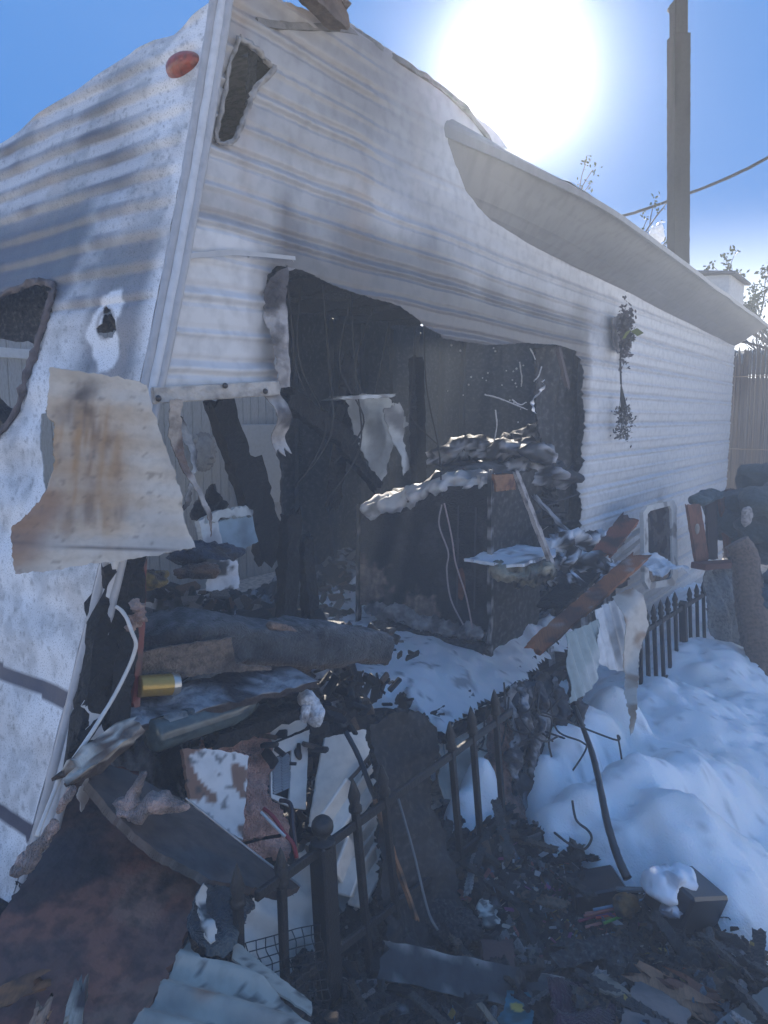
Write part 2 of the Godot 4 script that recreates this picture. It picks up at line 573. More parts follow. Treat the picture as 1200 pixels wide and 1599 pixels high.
func materials() -> void:
	var S := FastNoiseLite.TYPE_SIMPLEX_SMOOTH
	ntex("bump_fine", 0.05, 5)
	ntex("bump_mid", 0.015, 5)
	ntex("bump_char", 0.035, 5)
	ntex("grime", 0.02, 5, S, [[0.0, grey(0.78)], [0.40, grey(0.93)], [0.58, grey(1.0)], [1.0, grey(1.0)]])
	ntex("specks", 0.16, 3, S, [[0.0, Color(0.30, 0.31, 0.30)], [0.22, Color(0.5, 0.51, 0.5)], [0.30, grey(0.92)], [0.5, grey(1.0)], [1.0, grey(1.0)]])
	ntex("wood", 0.02, 4, S, [[0.0, grey(0.45)], [0.4, grey(0.75)], [0.55, grey(1.0)], [0.7, grey(0.8)], [1.0, grey(1.0)]])
	ntex("mottle", 0.012, 5, S, [[0.0, grey(0.35)], [0.4, grey(0.7)], [0.6, grey(1.0)], [1.0, grey(1.25)]])
	ntex("charcol", 0.03, 5, S, [[0.0, Color(0.010, 0.010, 0.011)], [0.45, Color(0.022, 0.022, 0.023)], [0.62, Color(0.045, 0.043, 0.042)], [0.78, Color(0.10, 0.095, 0.09)], [1.0, Color(0.2, 0.19, 0.18)]])
	surf("siding", Color(1, 1, 1), 0.42, TX.grime, 1.3, TX.bump_mid, 0.05, {"uv": true})
	surf("siding_front", Color(1, 1, 1), 0.5, TX.specks, 2.2, TX.bump_mid, 0.1, {"uv": true})
	surf("plain", Color(1, 1, 1), 0.7, TX.grime, 2.0, TX.bump_fine, 0.1)
	surf("plain_gloss", Color(1, 1, 1), 0.35, TX.grime, 2.0, TX.bump_mid, 0.06)
	surf("char", Color(1, 1, 1), 0.72, TX.charcol, 3.0, TX.bump_char, 0.9)
	surf("soot", Color(1, 1, 1), 0.8, TX.charcol, 1.4, TX.bump_mid, 0.35)
	surf("rubble", Color(1, 1, 1), 0.85, TX.mottle, 4.0, TX.bump_char, 1.1)
	surf("tar", Color(0.5, 0.5, 0.52), 0.75, TX.charcol, 2.2, TX.bump_mid, 0.5)
	surf("char_soft", Color(0.85, 0.85, 0.88), 0.9, TX.charcol, 5.0, TX.bump_mid, 1.2)
	surf("wood_long", Color(1, 1, 1), 0.7, TX.wood, 1.0, TX.wood, 0.12, {"stretch": Vector3(14, 14, 1.4)})
	surf("wood", Color(1, 1, 1), 0.65, TX.wood, 1.0, TX.wood, 0.12, {"stretch": Vector3(9, 1.2, 9)})
	surf("mottled", Color(1, 1, 1), 0.8, TX.mottle, 2.5, TX.bump_char, 0.6)
	surf("cloth", Color(1, 1, 1), 0.95, TX.mottle, 6.0, TX.bump_char, 0.7, {"rim": 0.3})
	surf("fluff", Color(1, 1, 1), 1.0, TX.mottle, 5.0, TX.bump_fine, 1.4, {"rim": 0.4, "backlight": Color(0.35, 0.3, 0.28)})
	surf("iron", Color(0.014, 0.015, 0.017), 0.5, TX.mottle, 6.0, TX.bump_fine, 0.15)
	surf("metal", Color(1, 1, 1), 0.38, TX.grime, 3.0, TX.bump_mid, 0.06, {"metal": 0.8})
	surf("foam", Color(0.95, 0.955, 0.96), 0.75, null, 5.0, TX.bump_fine, 0.3, {"sss": 0.15})
	surf("foam_dirty", Color(0.93, 0.94, 0.95), 0.7, null, 1.0, TX.bump_mid, 0.5, {"sss": 0.1})
	surf("ash_ground", Color(1, 1, 1), 0.95, TX.charcol, 1.6, TX.bump_char, 1.6)
	surf("plastic", Color(1, 1, 1), 0.3, TX.grime, 3.0)
	surf("film", Color(0.86, 0.88, 0.9), 0.3, TX.grime, 4.0, TX.bump_mid, 0.3, {"alpha": 0.75, "backlight": Color(0.5, 0.5, 0.5)})
	surf("leafy", Color(1, 1, 1), 0.6, null, 1.0, null, 0.0, {"backlight": Color(0.5, 0.5, 0.4)})

func build_ground() -> void:
	var sh := field(Vector2(-400, -700), Vector2(400, 100), 40.0, func(_x, _z): return 0.0, func(_g): return Color(0.62, 0.545, 0.46))
	solo("ground", sh, M.mottled, "", "", "", "structure")

func ribs(h: float, per: float) -> float:   # lapped aluminium: a broad flat, a bead, a groove
	var q := fposmod(h, per) / per
	return 0.012 * exp(-pow((q - 0.12) / 0.05, 2)) - 0.009 * exp(-pow((q - 0.25) / 0.04, 2)) + 0.007 * exp(-pow((q - 0.60) / 0.035, 2)) - 0.004 * exp(-pow((q - 0.68) / 0.03, 2)) + 0.007 * q

func front_at(q: Vector2) -> Vector3:
	var h := q.y
	var b := 0.0
	if h > 1.9: b = 0.0045 * sin(h / 0.083 * TAU) + 0.002 * sin(h / 0.0415 * TAU)
	else: b = 0.004 * sin(h / 0.166 * TAU) * 1.0
	var dent := (0.02 * nz(q, 0.9, 3.0) + 0.006 * nz(q, 3.0, 9.0)) * ramp(0.0, 0.2, q.x)
	b *= ramp(-0.02, 0.1, q.x)
	return C0 + AL * (rake(h) - b - dent) - OUT * q.x + Vector3(0, h, 0)

func side_at(q: Vector2) -> Vector3:
	var dent := 0.012 * nz(q, 0.8, 21.0) + 0.004 * nz(q, 2.5, 31.0)
	var near := ramp(3.4, 1.0, q.x)
	var calm := 1.0 - 0.9 * ramp(1.15, 1.5, q.x) * ramp(2.28, 2.34, q.y)
	return W(q.x, q.y + near * 0.018 * nz(q, 0.7, 77.0), calm * ribs(q.y, 0.19) + dent * (0.3 + near))

func build_trailer() -> void:
	var tr := thing("burnt_trailer", "long white ribbed trailer burnt open along its side, sooty and torn", "trailer", W(0, 0))
	# front wall
	var win: PackedVector2Array = PackedVector2Array([Vector2(1.098, 1.972), Vector2(0.926, 1.978), Vector2(0.768, 1.988), Vector2(0.624, 2.001), Vector2(0.523, 1.994), Vector2(0.482, 1.965), Vector2(0.475, 1.918), Vector2(0.494, 1.844), Vector2(0.52, 1.771), Vector2(0.52, 1.696), Vector2(0.55, 1.604), Vector2(0.626, 1.532), Vector2(0.743, 1.497), Vector2(0.853, 1.474)])
	var hole: PackedVector2Array = PackedVector2Array([Vector2(0.237, 1.9), Vector2(0.203, 1.887), Vector2(0.176, 1.857), Vector2(0.167, 1.829), Vector2(0.183, 1.812), Vector2(0.221, 1.812), Vector2(0.259, 1.829), Vector2(0.261, 1.843), Vector2(0.235, 1.851), Vector2(0.233, 1.872)])
	var slit: PackedVector2Array = PackedVector2Array([Vector2(0.431, 1.607), Vector2(0.371, 1.619), Vector2(0.247, 1.619), Vector2(0.14, 1.424), Vector2(0.221, 1.272), Vector2(0.298, 1.238), Vector2(0.342, 1.264), Vector2(0.298, 1.306), Vector2(0.312, 1.364), Vector2(0.368, 1.446)])
	var fr: PackedVector2Array = PackedVector2Array([Vector2(-0.051, 2.686), Vector2(-0.014, 2.678), Vector2(0.083, 2.661), Vector2(0.157, 2.637), Vector2(0.244, 2.651), Vector2(0.332, 2.651), Vector2(0.481, 2.625), Vector2(0.625, 2.598), Vector2(0.82, 2.574), Vector2(1.052, 2.536), Vector2(1.473, 2.524)])
	var fl := PackedVector2Array()
	fl.append_array(fr)
	fl.push_back(Vector2(1.6, 2.45)); fl.push_back(Vector2(1.6, 0.5)); fl.push_back(Vector2(0.02, 0.5)); fl.push_back(Vector2(0.02, 1.2)); fl.push_back(Vector2(0.02, 2.0))
	for k in fl.size(): fl[k].x = maxf(fl[k].x, 0.012)
	var hc := Vector2.ZERO
	for q in hole: hc += q / hole.size()
	var fcol := func(q: Vector2) -> Color:
		var base := Color(0.74, 0.755, 0.77)
		var warp := 0.06 * nz(q, 1.6, 17.0)
		var soot := 0.0
		# smoke drawn over the upper ribs, dark in the hollows
		var band := ramp(-0.35, 0.55, sin(q.y / 0.083 * TAU + 0.8 + 0.5 * nz(Vector2(q.x * 0.6, q.y), 1.4, 33.0)))
		var plume := ramp(0.02, 0.30, q.x + warp) * ramp(1.80, 2.0, q.y) * ramp(2.75, 2.45, q.y)
		soot = maxf(soot, plume * (0.44 + 0.54 * band) * (0.75 + 0.45 * nz(q, 2.2, 70.0)))
		soot = maxf(soot, 0.85 * exp(-pow((q.x - 0.33 + warp) / 0.09, 2)) * ramp(1.75, 1.95, q.y) * ramp(2.55, 2.25, q.y) * (0.55 + 0.45 * band))
		soot = maxf(soot, 0.80 * ramp(0.02, 0.10, q.x + 0.3 * warp) * ramp(0.38, 0.26, q.x) * ramp(1.55, 1.72, q.y + 0.5 * warp) * ramp(2.16, 2.04, q.y))
		soot = maxf(soot, 0.95 * ramp(0.30, 0.46, q.x + warp) * ramp(1.84, 1.96, q.y) * ramp(2.38, 2.16, q.y))
		var dh := (q - hc + Vector2(0.0, 0.02)) * Vector2(1.15, 0.72)
		var ring := ramp(0.085, 0.068, dh.length() + 0.03 * nz(q, 7.0, 2.0))
		soot = soot * (1.0 - ring)
		base = base.lerp(Color(0.10, 0.10, 0.115), sat(soot))
		base = base.lerp(Color(0.16, 0.14, 0.13), 0.7 * ramp(0.012, 0.002, absf((q - hc).length() - 0.036)) * ring)
		var rust := ramp(0.3, 0.7, nz(q, 3.0, 55.0)) * 0.22 * (1.0 - ring)
		base = base.lerp(Color(0.38, 0.29, 0.22), rust)
		var patch := ramp(-0.15, 0.45, nz(q, 3.0, 61.0) + 0.5 * nf(q, 8.0, 2.0) + 0.45 * exp(-pow((q.y - 1.02) / 0.22, 2)) + 0.3 * exp(-pow((q.y - 2.42) / 0.15, 2)) * ramp(0.5, 0.2, q.x))
		base = base.lerp(Color(0.15, 0.17, 0.18), patch * (1.0 - ring) * (0.24 + 0.22 * ramp(-0.2, 0.4, nf(Vector2(q.x * 0.7, q.y), 24.0, 5.0))))
		base = base.lerp(Color(0.12, 0.13, 0.14), 0.5 * ramp(0.5, 0.7, nf(q, 45.0, 25.0)) * (1.0 - ring))
		for hb in [0.938, 0.652]:
			if absf(q.y - hb - 0.02 * (q.x - 0.33)) < 0.018: base = Color(0.018, 0.03, 0.07)
		return base
	part("front_wall", sheet(fl, [win, hole, slit], Vector2(0.008, 0.008), front_at, fcol, 0.003, 0.0, 0.006), M.siding_front, tr)
	# burnt gasket round the window hole
	var sh := Sh.new()
	sh.col = Color(0.15, 0.12, 0.11)
	var ring := []
	for q in win: ring.push_back(front_at(q) - AL * 0.012)
	tube(sh, smooth(ring, 5), 0.010, 0.008, 7, 1.8)
	part("window_gasket", sh, M.mottled, tr)
	# corner moulding, three beads
	sh = Sh.new()
	for b in [[0.0, 0.0, 0.014], [0.018, 0.002, 0.011], [-0.02, -0.004, 0.013]]:
		var ln := []
		for k in 13:
			var h := 0.50 + k * (2.80 - 0.50) / 12
			ln.push_back(C0 + AL * (rake(h) + b[0] * 0.7 + 0.022) + OUT * (b[0] * 0.7 + 0.012) + Vector3(0, h, 0) - AL * 0.006)
		sh.col = Color(0.58, 0.59, 0.6) if b[0] == 0.0 else Color(0.40, 0.40, 0.41)
		tube(sh, smooth(ln, 4), b[2], b[2], 8, 0.25)
	part("corner_trim", sh, M.plain_gloss, tr)
	# side wall
	var tl := PackedVector2Array()
	tl.push_back(Vector2(rake(2.74) + 0.035, 2.76))
	for k in 9:
		var h := 2.7 - k * (2.7 - 1.68) / 8
		tl.push_back(Vector2(rake(h) + 0.035, h))
	tl.append_array(PackedVector2Array([Vector2(0.383, 1.65), Vector2(0.51, 1.664), Vector2(0.647, 1.677), Vector2(0.845, 1.692), Vector2(0.834, 1.775), Vector2(0.825, 1.849), Vector2(0.815, 1.904), Vector2(0.796, 1.966), Vector2(0.802, 2.008), Vector2(0.841, 2.038), Vector2(0.947, 2.043), Vector2(1.167, 2.015), Vector2(1.464, 1.994), Vector2(1.779, 1.91), Vector2(2.157, 1.911), Vector2(2.547, 1.956), Vector2(2.935, 1.98), Vector2(3.204, 1.966), Vector2(3.32, 1.86), Vector2(3.314, 1.716), Vector2(3.377, 1.571), Vector2(3.32, 1.424), Vector2(3.378, 1.34), Vector2(3.256, 1.262), Vector2(3.361, 1.086), Vector2(3.356, 0.916), Vector2(3.338, 0.669), Vector2(3.325, 0.361), Vector2(3.285, 0.233)]))
	tl.append_array(PackedVector2Array([Vector2(3.6, -0.02), Vector2(7.4, -0.02), Vector2(7.4, 2.46), Vector2(3.1, 2.50), Vector2(2.6, 2.70), Vector2(2.2, 2.82), Vector2(1.7, 2.855), Vector2(1.2, 2.86), Vector2(0.95, 2.80)]))
	var tear: PackedVector2Array = PackedVector2Array([Vector2(0.698, 2.614), Vector2(0.762, 2.612), Vector2(0.816, 2.598), Vector2(0.826, 2.585), Vector2(0.766, 2.518), Vector2(0.731, 2.461), Vector2(0.69, 2.385), Vector2(0.656, 2.336), Vector2(0.606, 2.335), Vector2(0.637, 2.45), Vector2(0.668, 2.541)])
	var scol := func(q: Vector2) -> Color:
		var base := Color(0.69, 0.69, 0.69)
		var soot := 0.0
		soot += ramp(4.4, 0.8, q.x) * ramp(1.7, 2.4, q.y) * (0.50 + 0.25 * nz(q, 1.2, 4.0) + 0.12 * nz(Vector2(q.x * 0.4, q.y * 5.0), 1.0, 14.0))
		soot += 0.45 * ramp(2.0, 2.15, q.y) * ramp(2.5, 2.2, q.y) * ramp(1.0, 1.2, q.x) * ramp(3.9, 3.2, q.x) * (0.8 + 0.5 * nz(q, 2.0, 9.0))
		soot += 0.3 * ramp(2.3, 2.6, q.y) * ramp(2.0, 1.2, q.x)
		var de := absf(q.x - 0.84) + 0.03 * nz(q, 4.0, 6.0)
		soot = maxf(soot * ramp(1.95, 2.1, q.y), 0.9 * ramp(0.17, 0.03, de) * ramp(1.66, 1.75, q.y) * ramp(2.2, 2.05, q.y))
		soot = maxf(soot, 0.8 * ramp(0.14, 0.02, q.x - 3.32 + 0.05 * nz(q, 5.0)) * ramp(1.2, 1.7, q.y) * ramp(2.5, 2.0, q.y))
		soot = maxf(soot, 0.75 * ramp(0.55, 0.0, absf(q.x - 2.9)) * ramp(1.95, 2.0, q.y) * ramp(2.3, 2.05, q.y))
		# smoke stains round the wall plaque and above the leaning window
		soot = maxf(soot, 0.5 * ramp(0.10, 0.02, absf(q.x - 3.93 + 0.03 * nz(q, 6.0))) * ramp(1.85, 1.95, q.y) * ramp(2.32, 2.2, q.y))
		soot = maxf(soot, 0.6 * ramp(0.12, 0.02, absf(q.x - 5.0)) * ramp(0.6, 0.75, q.y) * ramp(1.15, 0.95, q.y))
		soot = maxf(soot, 0.85 * ramp(0.86, 0.80, q.y) * ramp(0.36, 0.44, q.y) * ramp(5.2, 4.6, q.x) * ramp(-0.2, 0.3, sin((q.y - 0.12 * q.x) * 78.0)))
		soot = maxf(soot, 0.7 * ramp(0.78, 0.55, q.y + 0.1 * nz(q, 2.0)) * ramp(6.6, 5.0, q.x))
		soot *= 1.0 - 0.85 * ramp(0.82, 0.70, q.x) * ramp(2.13, 2.08, q.y)
		base = base.lerp(Color(0.19, 0.172, 0.16), sat(soot))
		var run := ramp(0.35, 0.75, nz(Vector2(q.x * 7.0, q.y * 0.5), 1.0, 43.0)) * 0.4
		base = base.lerp(Color(0.36, 0.25, 0.17), run * ramp(2.6, 0.4, q.x))
		soot = 0.0
		if q.x > 0.86 and q.x < 3.5: soot = 0.75 * ramp(2.30, 2.06, q.y + 0.10 * nz(q, 2.5, 3.0) + 0.04 * (q.x - 2.0)) * ramp(3.5, 3.2, q.x)
		base = base.lerp(Color(0.09, 0.085, 0.085), sat(soot))
		var lap := exp(-pow((fposmod(q.y, 0.19) / 0.19 - 0.25) / 0.035, 2))
		base = base.lerp(Color(0.25, 0.19, 0.15), lap * 0.35 * (0.6 + 0.6 * nz(q, 2.0, 12.0)))
		return base
	part("side_wall", sheet(tl, [tear], Vector2(0.055, 0.0065), side_at, scol, 0.003, 0.003, 0.005), M.siding, tr)
	sh = Sh.new()
	sh.col = Color(0.34, 0.32, 0.30)
	var lip := []
	for q in tear: lip.push_back(side_at(q) + OUT * (0.006 + 0.008 * nz(q, 9.0)))
	lip.push_back(lip[0])
	tube(sh, smooth(lip, 6), 0.007, 0.006, 7, 1.6)
	part("torn_lip", sh, M.mottled, tr)
	sh = Sh.new()
	timber(sh, W(0.80, 2.2, -0.06), W(0.86, 2.75, -0.06), 0.05, 0.04, OUT, 0.006, 0.02, charcol(Color(0.13, 0.10, 0.08), 0.8, 6.0))
	part("stud", sh, M.char, tr)
	# rivet-faced lip under the white panel and the strip that hangs from it
	sh = Sh.new()
	sh.col = Color(0.50, 0.46, 0.41)
	beam(sh, Vector3(-0.575, 1.654, -1.855), Vector3(-0.311, 1.687, -2.22), 0.012, 0.042)
	part("panel_lip", sh, M.mottled, tr)
	for e in [Vector3(-0.56, 1.647, -1.858), Vector3(-0.342, 1.675, -2.161), Vector3(-0.431, 1.686, -2.036)]:
		sh = Sh.new()
		sh.col = Color(0.1, 0.09, 0.08)
		blob(sh, Transform3D(Basis(), e), Vector3(0.008, 0.008, 0.008), 0.1, 8, 6, 8)
		part("screw", sh, M.metal, tr)
	var eyebrow := PackedVector2Array([Vector2(0.493, 2.017), Vector2(0.636, 2.052), Vector2(0.88, 2.074), Vector2(0.882, 2.063), Vector2(0.757, 2.051), Vector2(0.636, 2.036), Vector2(0.493, 2.004)])
	part("drip_cap", sheet(eyebrow, [], Vector2(0.02, 0.01), func(q: Vector2): return W(q.x, q.y, 0.03 + 0.02 * (q.x - 0.4)), func(_q): return Color(0.45, 0.44, 0.43), 0.006), M.plain_gloss, tr)
	# the torn strip left of the long opening, curled outwards
	var curl := PackedVector2Array([Vector2(0.78, 1.969), Vector2(0.803, 2.016), Vector2(0.841, 2.042), Vector2(0.896, 2.045), Vector2(0.851, 2.016), Vector2(0.828, 1.979), Vector2(0.837, 1.888), Vector2(0.848, 1.795), Vector2(0.848, 1.692), Vector2(0.804, 1.687), Vector2(0.796, 1.791), Vector2(0.778, 1.882)])
	part("curled_edge", sheet(curl, [], Vector2(0.012, 0.012), func(q: Vector2): return W(q.x, q.y, 0.03 + 0.022 * sin((q.x - 0.80) * 60.0) + 0.01 * nz(q, 8.0)), func(q): return Color(0.42, 0.39, 0.37).lerp(Color(0.1, 0.09, 0.09), ramp(-0.2, 0.5, nz(q, 8.0, 3.0))), 0.003, 0.005), M.mottled, tr)
	var dangle := PackedVector2Array([Vector2(0.756, 1.674), Vector2(0.826, 1.684), Vector2(0.846, 1.604), Vector2(0.863, 1.491), Vector2(0.843, 1.511), Vector2(0.829, 1.484), Vector2(0.813, 1.508), Vector2(0.799, 1.495), Vector2(0.791, 1.585)])
	part("hanging_strip", sheet(dangle, [], Vector2(0.01, 0.01), func(q: Vector2): return W(q.x, q.y, 0.03 + 0.02 * sin(q.y * 40.0)), func(q): return Color(0.48, 0.45, 0.42).lerp(Color(0.12, 0.11, 0.11), ramp(-0.1, 0.5, nz(q, 9.0, 3.0))), 0.003, 0.004), M.mottled, tr)
	# oval clearance lamp high on the front
	sh = Sh.new()
	sh.col = Color(0.30, 0.045, 0.02)
	var mc := front_at(Vector2(0.081, 2.528))
	var mt := (front_at(Vector2(0.007, 2.528)) - front_at(Vector2(0.148, 2.529))).normalized()
	var mn := mt.cross(Vector3.UP).normalized()
	if mn.dot(AL) > 0: mn = -mn
	blob(sh, Transform3D(mt, mn.cross(mt).normalized(), mn, mc), Vector3(0.062, 0.034, 0.036), 0.06, 5.0, 14, 24)
	part("marker_light", sh, surf("lens", Color(1, 1, 1), 0.3, TX.mottle, 6.0, TX.bump_mid, 0.2), tr)
	# soffit and roof edge of the far half
	var prof := [Vector2(0.004, 2.315), Vector2(0.05, 2.338), Vector2(0.085, 2.362), Vector2(0.10, 2.369), Vector2(0.19, 2.432), Vector2(0.283, 2.487), Vector2(0.287, 2.474), Vector2(0.299, 2.476), Vector2(0.301, 2.502), Vector2(0.28, 2.514), Vector2(0.20, 2.535), Vector2(-0.5, 2.64), Vector2(-1.15, 2.70), Vector2(-2.3, 2.56)]
	sh = Sh.new()
	var nseg := 90
	for k in prof.size() - 1:
		var base := sh.v.size()
		for j in nseg + 1:
			var s := lerpf(1.55 if k < 12 else 6.2, 7.40, float(j) / nseg)
			var wk := ramp(1.35, 3.0, s)
			for e in 2:
				var q: Vector2 = prof[k + e]
				if q.x > -0.3: q = Vector2(-0.05, lerpf(2.315, 2.835 - 0.022 * (7.3 - s), (q.y - 2.31) / 0.25)).lerp(q, wk)
				else: q.y = lerpf(2.84 - 0.022 * (7.3 - s), q.y, wk)
				var lump := 0.0
				if k >= 9 and q.x < 0.25 and q.x > -0.6: lump = 0.03 * maxf(0.0, nf(Vector2(s, 0.3), 3.0, 2.0)) * ramp(6.0, 2.0, s)
				var g := W(s + (0.06 if q.x > 0.25 else 0.0) * ramp(6.5, 7.4, s), q.y + 0.022 * (7.3 - s) + lump + 0.006 * nz(Vector2(s, q.x), 0.8, 2.0), q.x)
				var st := sat(0.42 * ramp(6.5, 1.5, s) + 0.22 * nz(Vector2(s, q.x * 3.0), 1.0, 8.0))
				sh.p(g, Color(0.27, 0.265, 0.26).lerp(Color(0.09, 0.088, 0.085), st) if k < 10 else Color(0.3, 0.29, 0.28), Vector2(s, q.x))
		for j in nseg:
			var i := base + j * 2
			sh.t(i, i + 2, i + 1); sh.t(i + 1, i + 2, i + 3)
	part("eave", sh, M.siding, tr)
	# roof skin of the near half, with burnt-through holes, and the end of its gutter
	var rf := sheet(PackedVector2Array([Vector2(0.75, -2.3), Vector2(3.3, -2.3), Vector2(3.5, 0.01), Vector2(0.78, 0.01)]), [PackedVector2Array([Vector2(0.90, -0.12), Vector2(0.98, -0.12), Vector2(0.97, -0.2), Vector2(0.89, -0.18)])], Vector2(0.06, 0.06), func(q: Vector2): return W(q.x, 2.67 + 0.13 * q.y * ramp(2.4, 0.8, q.x) + 0.165 * ramp(0.7, 1.3, q.x) - 0.24 * ramp(1.8, 2.7, q.x) * ramp(-1.5, 0.0, q.y) + 0.012 * nz(q, 1.0, 5.0), q.y), func(q): return Color(0.2, 0.19, 0.18), 0.02, 0.01)
	part("roof", rf, M.mottled, tr)
	sh = Sh.new()
	sh.col = Color(0.16, 0.11, 0.09)
	timber(sh, W(0.70, 2.86, 0.05), Vector3(-0.13, 2.808, -2.42), 0.05, 0.08, Vector3.UP, 0.006, 0.03)
	part("gutter", sh, M.mottled, tr)
	# floor, back wall with the burnt gap, and the partition beyond the opening
	sh = Sh.new()
	sh.col = Color(0.05, 0.045, 0.04)
	bx(sh, Transform3D(Basis(AL, Vector3.UP, OUT).orthonormalized(), W(3.9, 0.30, -1.16)), Vector3(7.1, 0.10, 2.3), 0.01)
	part("floor", sh, M.char, tr)
	var bw := PackedVector2Array([Vector2(3.28, 0.33), Vector2(7.4, 0.33), Vector2(7.4, 2.5), Vector2(2.9, 2.4), Vector2(3.0, 2.2), Vector2(3.3, 2.1), Vector2(3.24, 1.4)])
	part("back_wall", sheet(bw, [], Vector2(0.05, 0.05), func(q: Vector2): return W(q.x, q.y, -2.28 + 0.04 * nz(q, 2.0, 3.0)), func(q): return Color(0.9, 0.9, 0.9), 0.02, 0.03), M.soot, tr)
	for k in 7:
		sh = Sh.new()
		var s := 3.35 + k * 0.41
		timber(sh, W(s, 0.36, -2.22), W(s + 0.02, 2.36, -2.22), 0.05, 0.04, OUT, 0.006, 0.02, charcol(Color(0.09, 0.085, 0.08), 0.6, 6.0))
		part("stud", sh, M.char, tr)
	part("end_wall", sheet(PackedVector2Array([Vector2(0.0, 0.2), Vector2(2.28, 0.2), Vector2(2.28, 2.56), Vector2(1.1, 2.70), Vector2(0.0, 2.46)]), [], Vector2(0.1, 0.1), func(q: Vector2): return W(7.4, q.y, -q.x), func(q): return Color(0.62, 0.62, 0.62), 0.004), M.siding, tr)
	part("partition", sheet(PackedVector2Array([Vector2(0.03, 0.34), Vector2(2.25, 0.34), Vector2(2.25, 2.5), Vector2(0.03, 2.5)]), [], Vector2(0.05, 0.05), func(q: Vector2): return W(5.9 + 0.03 * nz(q, 2.0, 8.0), q.y, -q.x), null, 0.03, 0.0), M.soot, tr)
	sh = Sh.new()
	timber(sh, W(0.62, 2.03, -0.30), W(0.95, 2.06, -1.5), 0.05, 0.16, Vector3.UP, 0.012, 0.03)
	timber(sh, W(0.75, 1.92, -0.55), W(1.1, 2.0, -1.5), 0.03, 0.05, Vector3.UP, 0.012, 0.03)
	timber(sh, Vector3(-1.529, 2.009, -2.75), Vector3(-1.128, 1.947, -2.62), 0.08, 0.20, Vector3.UP, 0.014, 0.04)
	timber(sh, Vector3(-1.635, 1.728, -2.9), Vector3(-1.366, 1.511, -2.75), 0.08, 0.12, Vector3.UP, 0.014, 0.04)
	part("charred_header", sh, M.char, tr)
	part("ceiling", sheet(PackedVector2Array([Vector2(0.8, -2.25), Vector2(4.6, -2.25), Vector2(4.7, -1.2), Vector2(5.9, -1.0), Vector2(5.9, -0.02), Vector2(1.3, -0.02)]), [], Vector2(0.06, 0.06), func(q: Vector2): return W(q.x, 2.42 + 0.05 * nz(q, 1.5, 8.0), q.y), null, 0.02, 0.03), M.char, tr)

func leaf(sh: Sh, at: Vector3, size: float, k: Color) -> void:
	var d := Vector3(rng.randf() - 0.5, rng.randf() - 0.5, rng.randf() - 0.5).normalized()
	var e := d.cross(Vector3(rng.randf() - 0.5, rng.randf() - 0.5, rng.randf() - 0.5)).normalized()
	sh.col = k
	var t := at + d * size
	var w := e * size * 0.28
	sh.tri(at, at + d * size * 0.5 + w, t)
	sh.tri(at, t, at + d * size * 0.5 - w)

func twigs(sh: Sh, at: Vector3, d: Vector3, ln: float, r: float, deep: int, tips: Array) -> void:
	var e := at + d * ln
	var pts := [at, at + d * ln * 0.5 + Vector3(rng.randf() - 0.5, rng.randf() - 0.5, rng.randf() - 0.5) * ln * 0.12, e]
	tube(sh, smooth(pts, 2), r, r * 0.65, 5)
	tips.push_back(e)
	if deep == 0: return
	for k in rng.randi_range(2, 3):
		var nd := (d + Vector3(rng.randf() - 0.5, rng.randf() - 0.4, rng.randf() - 0.5) * 1.2).normalized()
		twigs(sh, at + d * ln * rng.randf_range(0.5, 1.0), nd, ln * rng.randf_range(0.55, 0.8), r * 0.62, deep - 1, tips)

func tree(called: String, label: String, foot: Vector3, tall: float, spread: float, leaves: int, size: float, k0: Color, k1: Color, group := "") -> void:
	var t := thing(called, label, "tree", foot, group)
	var sh := Sh.new()
	sh.col = Color(0.10, 0.08, 0.065)
	var tips := []
	var trunk := smooth([foot, foot + Vector3(0.03, tall * 0.3, 0.02), foot + Vector3(-0.02, tall * 0.55, 0.0)], 3)
	tube(sh, trunk, tall * 0.022, tall * 0.014, 8, 0.2)
	for k in 9:
		var b := foot + Vector3(0, tall * rng.randf_range(0.3, 0.56), 0)
		var an := rng.randf() * TAU
		twigs(sh, b, Vector3(cos(an) * spread, 0.75, sin(an) * spread).normalized(), tall * rng.randf_range(0.16, 0.24), tall * 0.009, 4, tips)
	part("trunk", sh, M.mottled, t)
	sh = Sh.new()
	for k in leaves:
		var q: Vector3 = tips[rng.randi() % tips.size()]
		leaf(sh, q + Vector3(rng.randfn(), rng.randfn(), rng.randfn()) * tall * 0.007, size * rng.randf_range(0.6, 1.3), k0.lerp(k1, rng.randf()))
	if leaves: part("crown", sh, M.leafy, t)

